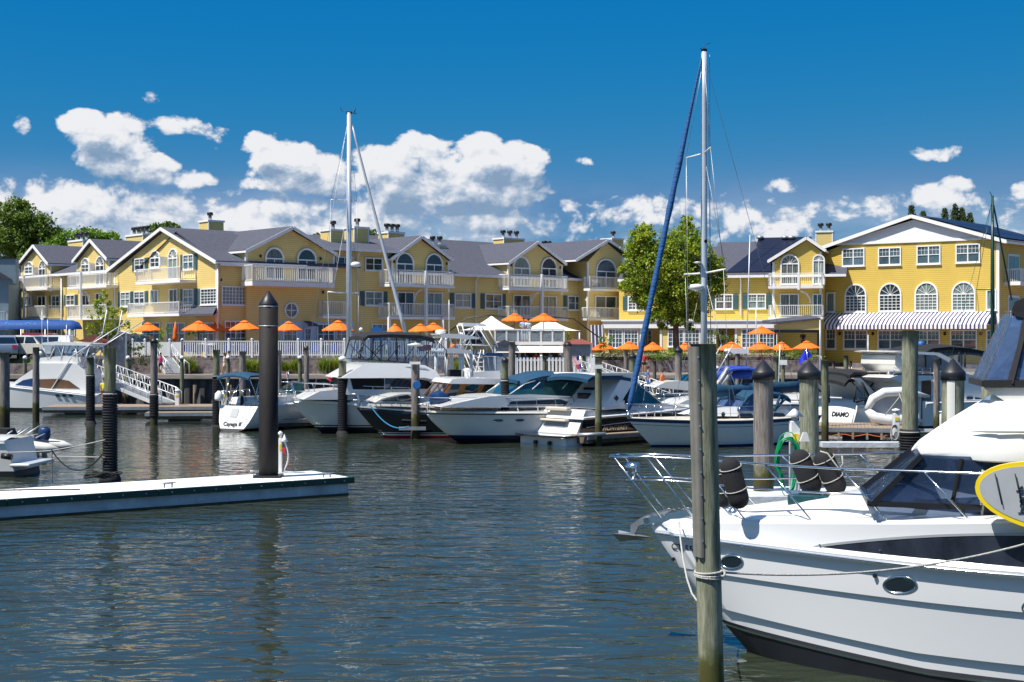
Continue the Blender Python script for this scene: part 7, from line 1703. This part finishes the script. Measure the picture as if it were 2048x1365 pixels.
# ---------------------------------------------------------------- flags
def flag(label,pole,fabric,m=None):
    t=thing('flag',label,'flag',*pole[0]); O=Vector(pole[0]); MB().tube([(0,0,0),Vector(pole[1])-O],.02,6).build('pole','metal',t); return t,O
def cloth(O,px0,py0,wpx,hpx,D,mf,nu=24,nv=13,wave=.08,shear=0,drop=0):
    m=MB(); secs=[]
    for i in range(nu+1):
        u=i/nu; secs.append([(X(px0+wpx*u+shear*(j/nv),D)-O.x,D-O.y+wave*math.sin(u*7+j*.2),H-(py0+hpx*j/nv+drop*u-HZ)/F*D-O.z) for j in range(nv+1)])
    m.loft(secs,mf=mf); return m
D_=92
t,O=flag('American flag flying from a boat behind the black sport cruiser',[(X(1168,D_),D_,1.5),(X(1159,D_),D_,H-(711-HZ)/F*D_)],None)
def us(i,j): return 2 if (j>=7-1 and i>=0 and False) else (2 if (j<7 and i<10) else (0 if j%2==0 else 1))
cloth(O,1158,712,-14,15,D_,us,shear=4,drop=5).build('cloth',['red','white','bootblue'],t)
t,O=flag('small red and blue ensign below the American flag',[(X(1170,91),91,1.5),(X(1163,91),91,H-(727-HZ)/F*91)],None)
cloth(O,1162,728,-10,9,91,lambda i,j:0 if i<12 else 1,shear=3,drop=3).build('cloth',['rcanvas','red'],t)
D_=70; t,O=flag('bright blue pennant above the large capped piling',[(X(1624,D_),D_,2.0),(X(1612,D_),D_,H-(694-HZ)/F*D_)],None)
m=MB(); P=[(1612,696),(1625,712),(1608,722),(1600,730),(1598,722),(1604,712)]; m.add([(X(a,D_)-O.x,.03*i,H-(b-HZ)/F*D_-O.z) for i,(a,b) in enumerate(P)],[(0,1,2),(0,2,5),(5,2,3,4)]); m.build('cloth',mat('pennant_blue',(.005,.03,.65),.7),t)
D_=74; t,O=flag('small faded pink flag at the stern of the bow-rider',[(X(571,D_),D_,1.2),(X(577,D_),D_,H-(742-HZ)/F*D_)],None)
cloth(O,577,744,-5,14,D_,lambda i,j:0 if j%3 else 1).build('cloth',[mat('faded_pink',(.6,.25,.35),.8),'white'],t)

# ---------------------------------------------------------------- people
SK=mat('skin',(.45,.24,.15),.6); HAIR=mat('hair_brown',(.05,.025,.012),.8)
CLO={k:mat('cloth_'+k,c,.85,bump=.3,bscale=15) for k,c in dict(pink=(.75,.03,.25),white=(.75,.75,.74),black=(.015,.015,.018),blue=(.04,.12,.35),yellow=(.65,.62,.02),lblue=(.30,.42,.62),grey=(.2,.2,.22),khaki=(.4,.32,.2),red=(.5,.03,.02),orange=(.7,.15,.02)).items()}
def skin(name,verts,edges,rad,m,parent,sub=1):
    me=bpy.data.meshes.new(name); me.from_pydata(verts,edges,[]); o=bpy.data.objects.new(name,me); COL.objects.link(o); o.parent=parent
    md=o.modifiers.new('skin','SKIN'); md.use_smooth_shade=True
    for i,v in enumerate(me.skin_vertices[0].data): v.radius=(rad[i][0],rad[i][1]) if isinstance(rad[i],tuple) else (rad[i],rad[i]); v.use_root=(i==0)
    s_=o.modifiers.new('sub','SUBSURF'); s_.levels=sub; s_.render_levels=sub
    dg=bpy.context.evaluated_depsgraph_get(); dg.update(); n=bpy.data.meshes.new_from_object(o.evaluated_get(dg)); o.modifiers.clear(); o.data=n; n.materials.clear(); n.materials.append(m); n.polygons.foreach_set('use_smooth',[True]*len(n.polygons)); n.update(); return o
def person(label,x,y,z,deg,h=1.7,top='white',bottom='khaki',pose='stand',hair=HAIR,long=False,group=None,shorts=True):
    t=thing('person',label,'person',x,y,z,deg,group); k=h/1.75
    # local: +x forward, y left, z up
    sit=pose=='sit'; hz=.92 if not sit else .48
    st=.22 if pose=='walk' else .03
    V=[(0,0,hz),(.0,0,hz+.22),(0.01,0,hz+.42),(0,0,hz+.53),(.02,0,hz+.62),(.04,0,hz+.72),(.03,0,hz+.80)]
    E=[(i,i+1) for i in range(6)]; Rr=[(.13,.15),(.12,.13),(.13,.17),.06,.055,(.085,.075),(.07,.065)]
    for sg in (-1,1):
        b=len(V)
        if sit: V+=[(.05,sg*.09,hz-.02),(.44,sg*.11,hz),(.46,sg*.11,hz-.40),(.58,sg*.11,hz-.44)]
        else: V+=[(0,sg*.09,hz-.06),(sg*st*.5+.03,sg*.09,.50),(sg*st-.02,sg*.09,.09),(sg*st+.14,sg*.1,.03)]
        E+=[(0,b),(b,b+1),(b+1,b+2),(b+2,b+3)]; Rr+=[.085,.06,.04,.035]
        a=len(V); fo=.22 if pose in('lean','sit') else -sg*st*.6
        V+=[(0,sg*.19,hz+.46),(fo*.25-.02,sg*.25,hz+.2),(fo+.04,sg*(.22 if fo<.2 else .12),hz+(.0 if fo<.2 else .16))]
        E+=[(2,a),(a,a+1),(a+1,a+2)]; Rr+=[.06,.045,.032]
        for q,(dx,dy,dz) in enumerate([(.03,-.02,-.09),(.01,-.01,-.10),(-.01,0,-.10),(-.03,.01,-.08),(.05,-.03,-.04)]):
            hv=len(V); V.append((V[a+2][0]+dx,V[a+2][1]+sg*dy,V[a+2][2]+dz)); E.append((a+2,hv)); Rr.append(.011)
    V=[(a*k,b*k,c*k) for a,b,c in V]; skin('body',V,E,[(r[0]*k,r[1]*k) if isinstance(r,tuple) else r*k for r in Rr],SK,t)
    # shirt
    fo=.22 if pose in('lean','sit') else 0
    S=[(0,0,hz-.02),(0,0,hz+.22),(.01,0,hz+.42),(0,0,hz+.50)]; SE=[(0,1),(1,2),(2,3)]; SR=[(.15,.18),(.14,.16),(.15,.19),.075]
    for sg in (-1,1): b=len(S); S+=[(0,sg*.19,hz+.46),(fo*.12-.01,sg*.235,hz+.28)]; SE+=[(2,b),(b,b+1)]; SR+=[.075,.065]
    skin('shirt',[(a*k,b*k,c*k) for a,b,c in S],SE,[(r[0]*k,r[1]*k) if isinstance(r,tuple) else r*k for r in SR],CLO[top],t)
    S=[(0,0,hz+.04),(0,0,hz-.05)]; SE=[(0,1)]; SR=[(.14,.16),(.13,.16)]
    for sg in (-1,1):
        b=len(S); 
        if sit: S+=[(.1,sg*.09,hz-.01),(.36,sg*.11,hz)]
        else: S+=[(0,sg*.09,hz-.12),(sg*st*.3+.02,sg*.09,.62 if shorts else .35)]
        SE+=[(1,b),(b,b+1)]; SR+=[.1,.082]
        if not shorts and not sit: S.append((sg*st-.02,sg*.09,.1)); SE.append((b+1,b+2)); SR.append(.06)
    skin('trousers' if not shorts else 'shorts',[(a*k,b*k,c*k) for a,b,c in S],SE,[(r[0]*k,r[1]*k) if isinstance(r,tuple) else r*k for r in SR],CLO[bottom],t)
    m=MB(); m.ball((.01*k,0,(hz+.79)*k),.105*k,12,sc=(1,.88,1)); 
    if long: m.ball((-.06*k,0,(hz+.68)*k),.09*k,10,sc=(.8,.9,1.5))
    m.build('hair',hair,t)
    m=MB(); m.ball((.125*k,0,(hz+.715)*k),.018*k,6); 
    for sg in (-1,1): m.ball((.115*k,sg*.032*k,(hz+.745)*k),.011*k,6,m=1)
    m.box(.118*k,.124*k,-.022*k,.022*k,(hz+.67)*k,(hz+.676)*k,1); m.build('face',[SK,HAIR],t)
    return t
def pp(px,D): return X(px,D),D
person('woman in bright pink top and dark shorts walking by the white ramp',*pp(321,100.6),2.07,-60,1.5,'pink','black','walk',long=True)
person('man in pale shirt walking on the promenade behind a white-capped post',*pp(458,100.8),2.07,180,1.62,'white','grey','walk')
person('woman in white top walking beside the pale-shirted man',*pp(449,101.4),2.07,185,1.5,'white','white','walk',long=True)
person('person in yellow shirt on the dock below the gangway',*pp(208,88.5),.55,-90,1.6,'yellow','black','stand')
zf_=zf
person('man in light blue shirt leaning on the upper deck railing',*pp(1047,101.4),zf_,-90,1.7,'lblue','white','lean',shorts=False)
person('woman in white dress beside the light blue shirted man on the upper deck',*pp(1057,101.3),zf_,120,1.65,'white','white','stand',shorts=False)
person('shirtless-looking tanned man seated on the bow of the open cruiser',*pp(1325,84.8),1.55,150,1.6,'orange','khaki','sit')
person('man in dark blue standing on the open cruiser left of the seated man',*pp(1296,85),1.35,0,1.6,'blue','blue','stand',shorts=False)
person('person in red shirt behind the blue furled sail by the flower bed',*pp(1288,103),2.07,-90,1.6,'red','black','stand')
person('person in dark clothes on the porch beside the right hall',*pp(1606,119),3.6,-90,1.6,'black','black','stand',shorts=False)
rr=random.Random(5)
tops=['white','blue','lblue','pink','red','white','orange','blue','khaki','grey']
sp_=[(392,'pink','at the left umbrella pair'),(402,'orange','next to the pink-shirted diner'),(428,'blue','under the narrower left umbrella'),(470,'lblue','left of the single umbrella pole'),(505,'white','left of the tall black pile'),(570,'white','below the round window'),(590,'blue','just right of the diner below the round window'),(612,'red','by the pale blue shop door'),(655,'blue','left of the mast-side umbrella'),(672,'red','under the mast-side umbrella'),(690,'lblue','beside the grey mast'),(775,'white','seen through the black yacht enclosure, left'),(800,'blue','seen through the black yacht enclosure, middle'),(905,'orange','right of the black yacht enclosure'),(915,'blue','behind the white hardtop boat')]
for px,c,lb in sp_:
    D=rr.uniform(105.2,106.2); person('seated diner in %s top %s'%({'lblue':'light blue'}.get(c,c),lb),*pp(px,D),3.22,rr.uniform(0,360),1.65,c,rr.choice(['khaki','black','blue']),'sit',group='diners on the terrace')
for px,c,lb in [(1050,'blue','left under the bar deck'),(1072,'red','middle under the bar deck'),(1100,'lblue','right under the bar deck'),(1118,'grey','furthest right under the bar deck')]:
    person('bar guest in %s top %s'%({'lblue':'light blue'}.get(c,c),lb),*pp(px,100.3),2.1,rr.uniform(180,360),1.65,c,'black','stand',group='guests at the bar')
# terrace tables
for i,(px,D) in enumerate([(297,107),(395,106),(432,108),(491,106),(577,106),(675,106),(841,106)]):
    lb=['leftmost','wide','narrower','single','round-window','mast-side','yacht-canopy'][i]
    t=thing('cafe_table','round white table under the %s orange umbrella on the terrace'%lb,'table',X(px,D),D,3.2,0,'terrace tables'); MB().lathe((0,0,.7),[(.5,0),(.52,.02),(.5,.04),(0,.04)],18).build('table_top','white',t); MB().tube([(.1,0,0),(.1,0,.7)],.04,6).build('leg','alu',t)
    for k in range(3):
        a=k*2.1+.5; t=thing('chair','royal blue chair %s at the table under the %s orange umbrella'%(['on the left','at the back','on the right'][k],lb),'chair',X(px,D)+1.0*math.cos(a),D-.2+.9*math.sin(a),3.2,math.degrees(a)+180,'terrace chairs')
        MB().box(-.22,.22,-.22,.22,.42,.47).build('seat','rcanvas',t); MB().box(-.25,-.2,-.22,.22,.47,.92).build('backrest','rcanvas',t)
        for sx in (-.2,.2):
            for sy in (-.2,.2): MB().box(sx-.015,sx+.015,sy-.015,sy+.015,0,.42).build('leg','alu',t)

rr=random.Random(15); c0=t
for k in range(34):
    px=372+k*10.5+rr.uniform(-3,3)
    if 515<px<560: continue
    copytree(c0,'royal blue chair in the crowded front row just behind the long white railing',(X(px,105),105+rr.uniform(-.1,.5),3.2),rr.uniform(0,6.28),'front-row terrace chairs')
# ---------------------------------------------------------------- trees and plants
def leafm(name,c1,c2):
    m=bpy.data.materials.new(name); m.use_nodes=True; nt=m.node_tree; b=nt.nodes['Principled BSDF']; L=nt.links.new
    g=nd(nt,'ShaderNodeNewGeometry'); n=nd(nt,'ShaderNodeTexNoise'); n.inputs['Scale'].default_value=1.1; n.inputs['Detail'].default_value=6; L(g.outputs['Position'],n.inputs[0])
    r=nd(nt,'ShaderNodeValToRGB'); e=r.color_ramp.elements; e[0].position=.35; e[1].position=.65; e[0].color=(*c2,1); e[1].color=(*c1,1); L(n.outputs[0],r.inputs[0]); L(r.outputs[0],b.inputs['Base Color']); b.inputs['Roughness'].default_value=.6
    t=nd(nt,'ShaderNodeBsdfTranslucent'); L(r.outputs[0],t.inputs[0]); mx=nd(nt,'ShaderNodeMixShader'); mx.inputs[0].default_value=.35; o=nt.nodes['Material Output']; L(b.outputs[0],mx.inputs[1]); L(t.outputs[0],mx.inputs[2]); L(mx.outputs[0],o.inputs[0]); MATS[name]=m; return m
LF=leafm('leaf_green',(.38,.46,.03),(.15,.24,.015)); LF2=leafm('leaf_dark',(.17,.26,.025),(.07,.13,.015)); LF3=leafm('leaf_bright',(.21,.36,.025),(.09,.19,.012)); LF4=leafm('grass_yellow',(.28,.34,.03),(.12,.18,.02)); LF5=leafm('spruce_needle',(.10,.14,.04),(.05,.08,.025))
BARK=mat('bark',(.13,.085,.055),.9,var=.4,vscale=3,stretch=(3,3,.5),bump=.5)
def crown(clumps,n,size,rr,up=.3,inner=.35,sub=4):
    """leaves: n per clump; clump=(x,y,z,rx,ry,rz); each clump is made of twig-sized sub-clusters"""
    vs=[];fs=[]
    for (cx_,cy_,cz_,rx,ry,rz) in clumps:
        k=int(n*max(.3,(rx*ry*rz)**(1/3)/1.3)**2); seeds=[]
        for _ in range(max(8,k//34)):
            a=rr.uniform(0,2*math.pi); u=rr.uniform(-1,1); q=math.sqrt(1-u*u); rad=rr.uniform(inner,1.08)**.6
            seeds.append((cx_+rx*q*math.cos(a)*rad,cy_+ry*q*math.sin(a)*rad,cz_+rz*u*rad))
        for i in range(k):
            s_=seeds[i%len(seeds)]; sg=.36*(rx*rz)**.5*.9
            p=Vector((s_[0]+rr.gauss(0,sg*.6),s_[1]+rr.gauss(0,sg*.6),s_[2]+rr.gauss(0,sg*.5)))
            d=Vector((rr.gauss(0,1),rr.gauss(0,1),rr.gauss(0,1)+up)).normalized(); e=d.cross(Vector((rr.gauss(0,1),rr.gauss(0,1),rr.gauss(0,1)))).normalized(); g=d.cross(e); sz=size*rr.uniform(.6,1.3)
            o=len(vs); vs+=[p-e*sz*.5,p+g*sz*.28,p+e*sz*.5,p-g*sz*.28]; fs.append((o,o+1,o+2,o+3))
    return vs,fs
def tree(name,label,px,D,zb,clumps_px,leaf,n=900,size=.22,depth=.8,trunk=True,seed=1,trunk_top=None,tr=.22,limbs=5,cat='tree',group=None,yb=None):
    """clumps given as (px,py,rx_px,ry_px)"""
    rr=random.Random(seed); t=thing(name,label,cat,X(px,D),D,zb,0,group); k=D/F; cl=[]
    for (a,b,rx,ry) in clumps_px:
        z=H-(b-HZ)*k-zb; x=(a-px)*k; w=rx*k; hh=ry*k
        cl.append((x,rr.uniform(-.6,.6)*depth*w,z,w,w*.9,hh))
    vs,fs=crown(cl,n,size,rr); m=MB(); m.add(vs,fs); m.build('crown',leaf,t)
    if trunk:
        m=MB(); top=trunk_top if trunk_top else max(c[2] for c in cl)*.8; P=[]; 
        for i in range(9): u=i/8; P.append((.15*math.sin(u*4+seed)*u,.1*math.cos(u*3)*u,top*u))
        m.tube(P,[tr*(1-.75*i/8) for i in range(9)],10)
        for i in range(min(limbs*2,len(cl))):
            c=cl[i*len(cl)//max(1,min(limbs*2,len(cl)))]; u=.35+.4*rr.random(); b0=Vector((0,0,top*u)) if c[2]>top*u else Vector((0,0,max(.3*top,c[2]*.8))); e_=Vector(c[:3]); mid=b0.lerp(e_,.5)+Vector((0,0,-.15))
            m.tube([b0,mid,e_],[tr*.4,tr*.22,tr*.06],6)
        m.build('trunk',BARK,t)
    return t
big=[(1285,468,22,16),(1280,492,28,20),(1310,500,28,24),(1372,452,16,16),(1378,478,26,22),(1350,500,30,26),(1395,505,28,24),(1270,520,26,20),(1300,535,34,26),(1345,540,38,28),(1395,540,32,26),(1425,530,22,20),(1258,545,22,14),(1275,570,30,18),(1320,575,38,24),(1375,580,36,26),(1420,570,28,24),(1440,550,14,16),(1300,600,34,18),(1350,610,36,22),(1395,612,30,20),(1318,632,26,13),(1360,638,26,14),(1400,634,18,12),(1250,575,14,10),(1372,440,10,9),(1290,455,13,9),(1340,475,20,18),(1325,655,12,8),(1385,655,12,9)]
tree('shade_tree','large bright green leafy tree standing before the middle of the inn',1353,113,2.2,big,LF,n=3000,size=.23,seed=3,trunk_top=9.0,tr=.30,limbs=8)
small=[(207,592,9,10),(200,606,14,12),(215,612,16,12),(188,622,16,12),(215,632,22,14),(240,628,12,12),(190,645,20,13),(220,655,24,13),(180,660,14,10),(245,652,14,12),(205,670,26,9)]
tree('young_tree','small airy green tree beside the grey shed at the left',210,100.5,2.1,small,LF,n=1300,size=.17,seed=5,trunk_top=3.0,tr=.09,limbs=5)
dark=[(8,420,16,16),(0,450,26,22),(40,430,30,28),(60,450,34,26),(88,455,26,22),(30,480,40,26),(80,485,36,24),(110,470,18,16),(0,500,30,24),(60,510,40,20),(115,492,16,14),(45,412,14,12)]
tree('broadleaf_tree','tall dark green tree behind the left wing at the left edge',45,165,3,dark,LF2,n=1200,size=.36,seed=8,tr=.4)
tree('broadleaf_tree','lighter green spreading tree behind the first gables of the left wing',160,150,3,[(100,500,30,16),(140,478,30,14),(180,472,34,12),(215,478,28,12),(235,490,14,12),(150,495,36,14),(190,490,34,14),(120,512,28,12),(60,518,26,14),(225,502,18,14),(90,520,20,12)],LF3,n=1300,size=.34,seed=9)
tree('broadleaf_tree','round dark tree rising behind the big left gable and its chimney',322,150,3,[(300,462,18,10),(325,456,22,11),(345,452,14,8),(310,475,24,12),(335,470,22,12),(352,462,12,10),(285,470,12,10)],LF2,n=900,size=.34,seed=10)
tree('broadleaf_tree','tree top showing behind the chimneys of the middle wing',690,150,3,[(642,470,14,7),(665,466,12,8),(690,468,14,10),(738,464,12,8),(755,472,14,9),(720,474,16,8)],LF2,n=800,size=.34,seed=11)
def spruce(label,px,D,ytop,ybase,w,seed):
    rr=random.Random(seed); k=D/F; t=thing('spruce',label,'tree',X(px,D),D,3,0,'spruces behind the right hall'); zt=H-(ytop-HZ)*k-3; zb=H-(ybase-HZ)*k-3; m=MB(); vs=[];fs=[]
    n=26
    for i in range(n):
        u=i/n; z=zb+(zt-zb)*u; rad=w*k/2*(1-u)**.8+.1
        for j in range(5):
            a=rr.uniform(0,6.28); tip=Vector((math.cos(a)*rad,math.sin(a)*rad,z+rad*.35)); 
            for q in range(9):
                p=Vector((0,0,z)).lerp(tip,(q+1)/9)+Vector((rr.gauss(0,.05),rr.gauss(0,.05),rr.gauss(0,.05))); e=Vector((rr.gauss(0,1),rr.gauss(0,1),rr.gauss(0,1)+.6)).normalized()*.2; g=e.cross(Vector((rr.gauss(0,1),rr.gauss(0,1),0))).normalized()*.06; o=len(vs); vs+=[p-e,p+g,p+e,p-g]; fs.append((o,o+1,o+2,o+3))
    m.add(vs,fs).build('crown',LF5,t); MB().tube([(0,0,0),(0,0,zt)],[.2,.02],8).build('trunk',BARK,t)
for i,(px,yt,w,lb) in enumerate([(1823,412,26,'leftmost spruce top behind the right hall ridge'),(1846,424,22,'second spruce top from the left behind the hall'),(1890,418,18,'short spruce top left of the tallest group'),(1910,409,24,'tallest spruce top behind the solar roof'),(1924,416,22,'spruce top just right of the tallest one'),(1940,428,16,'rightmost low spruce top behind the solar roof')]): spruce(lb,px,150,yt,470,w*.95,20+i)
def grassclump(label,px,D,zb,h,w,n,seed,leaf=LF4,cat='grass clump'):
    rr=random.Random(seed); vs=[];fs=[]
    for i in range(n):
        a=rr.uniform(0,6.28); b=rr.uniform(.1,1)**.7*w/2; x0=rr.gauss(0,w*.12); y0=rr.gauss(0,w*.12); hh=h*rr.uniform(.6,1.1)*(1-.35*(b/(w/2))**2); d=Vector((math.cos(a),math.sin(a),0)); g=Vector((-d.y,d.x,0))*.018*rr.uniform(.7,1.5)
        p0=Vector((x0,y0,0)); p1=p0+d*b*.35+Vector((0,0,hh*.65)); p2=p0+d*b+Vector((0,0,hh)); o=len(vs); vs+=[p0-g,p0+g,p1+g,p1-g,p2]; fs+=[(o,o+1,o+2,o+3),(o+3,o+2,o+4)]
    o_=MB().add(vs,fs).build('ornamental_grass',leaf,loc=(X(px,D),D,zb)); return tag(o_,label,cat,'ornamental grasses along the terrace wall')
for i,(px,h,w,lb) in enumerate([(370,1.15,1.7,'beside the white ramp posts'),(382,.9,1.2,'small one right of the ramp'),(492,1.05,1.3,'left of the tall black pile'),(510,.95,1.3,'touching the left side of the tall black pile'),(567,.8,1.1,'just right of the tall black pile'),(590,1.0,1.4,'beneath the pale blue shop front'),(650,1.1,1.6,'left of the grey mast foot'),(672,1.1,1.7,'beside the grey mast foot'),(745,1.0,1.5,'behind the black yacht enclosure, left'),(768,1.1,1.6,'behind the black yacht enclosure, right'),(918,1.0,1.4,'behind the white hardtop boat')]):
    grassclump('yellow-green ornamental grass clump '+lb,px,102.6,2.25 if px>340 else 2.1,h,w,420,40+i)
def bush(name,label,px,D,zb,cl,leaf,n=900,size=.15,seed=1,group=None): return tree(name,label,px,D,zb,cl,leaf,n=n,size=size,seed=seed,trunk=True,trunk_top=.5,tr=.05,limbs=2,cat='bush',group=group)
bush('bush','dark green bush between the grey shed and the solid white fence',272,101.5,2.1,[(262,712,14,14),(280,705,14,16),(290,722,12,10),(270,725,16,10),(258,690,8,10)],LF2,seed=61)
bush('shrub','tall thin green shrub by the pile with ribbed sleeve, left terrace',318,103,2.4,[(316,690,7,12),(320,675,5,9),(280,690,8,9)],LF3,seed=62)
bush('shrub','low feathery shrub before the left terrace doors',340,106,3.2,[(330,664,14,7),(268,668,12,8),(388,668,20,6)],LF3,seed=63)
bush('bush','rounded bright green bush beside the red-roofed kiosk',1206,106,3.0,[(1200,682,12,10),(1214,680,12,12),(1207,690,14,10)],LF3,seed=64)
bush('bush','green bush glimpsed behind the deck glass panels',1112,104,3.1,[(1105,676,12,10),(1120,680,10,9),(1140,672,8,9)],LF4,seed=65)
bush('tall_grass','arching dark green grass clump behind the near piling top',1445,110,3.0,[(1430,675,18,12),(1455,682,20,12),(1415,688,14,10),(1440,694,22,8)],LF2,seed=66)
bush('palm_shrub','feathery green shrub beneath the tree in the flower bed',1338,106.5,2.9,[(1325,710,20,9),(1345,706,16,8),(1310,716,14,7)],LF3,seed=67)
bush('tall_grass','yellow feathery grass at the right end of the flower bed',1600,107,2.8,[(1585,712,14,8),(1605,716,14,8),(1570,716,10,7),(1625,715,10,9)],LF4,seed=68)
# flower bed: nobody could count the plants
rr=random.Random(77); m=MB()
for k,(lf,mi) in enumerate(((LF3,0),(LF4,1),('red',2))):
    cl=[(X(px,107),107+rr.uniform(-.5,.5),3.2+rr.uniform(0,.4)+(-.35 if mi==2 else 0),.7,.5,.34) for px in [rr.uniform(1190,1400) if rr.random()<.55 else rr.uniform(1400,1640) for _ in range((60,34,26)[mi])]]
    vs,fs=crown(cl,240,.13,rr); m.add(vs,fs,mi)
tag(m.build('flower_bed',[LF3,LF4,mat('dark_red_leaves',(.12,.02,.025),.8)]),'dense flower bed of green, yellow and dark red foliage above the stone wall','flower bed',kind='stuff')
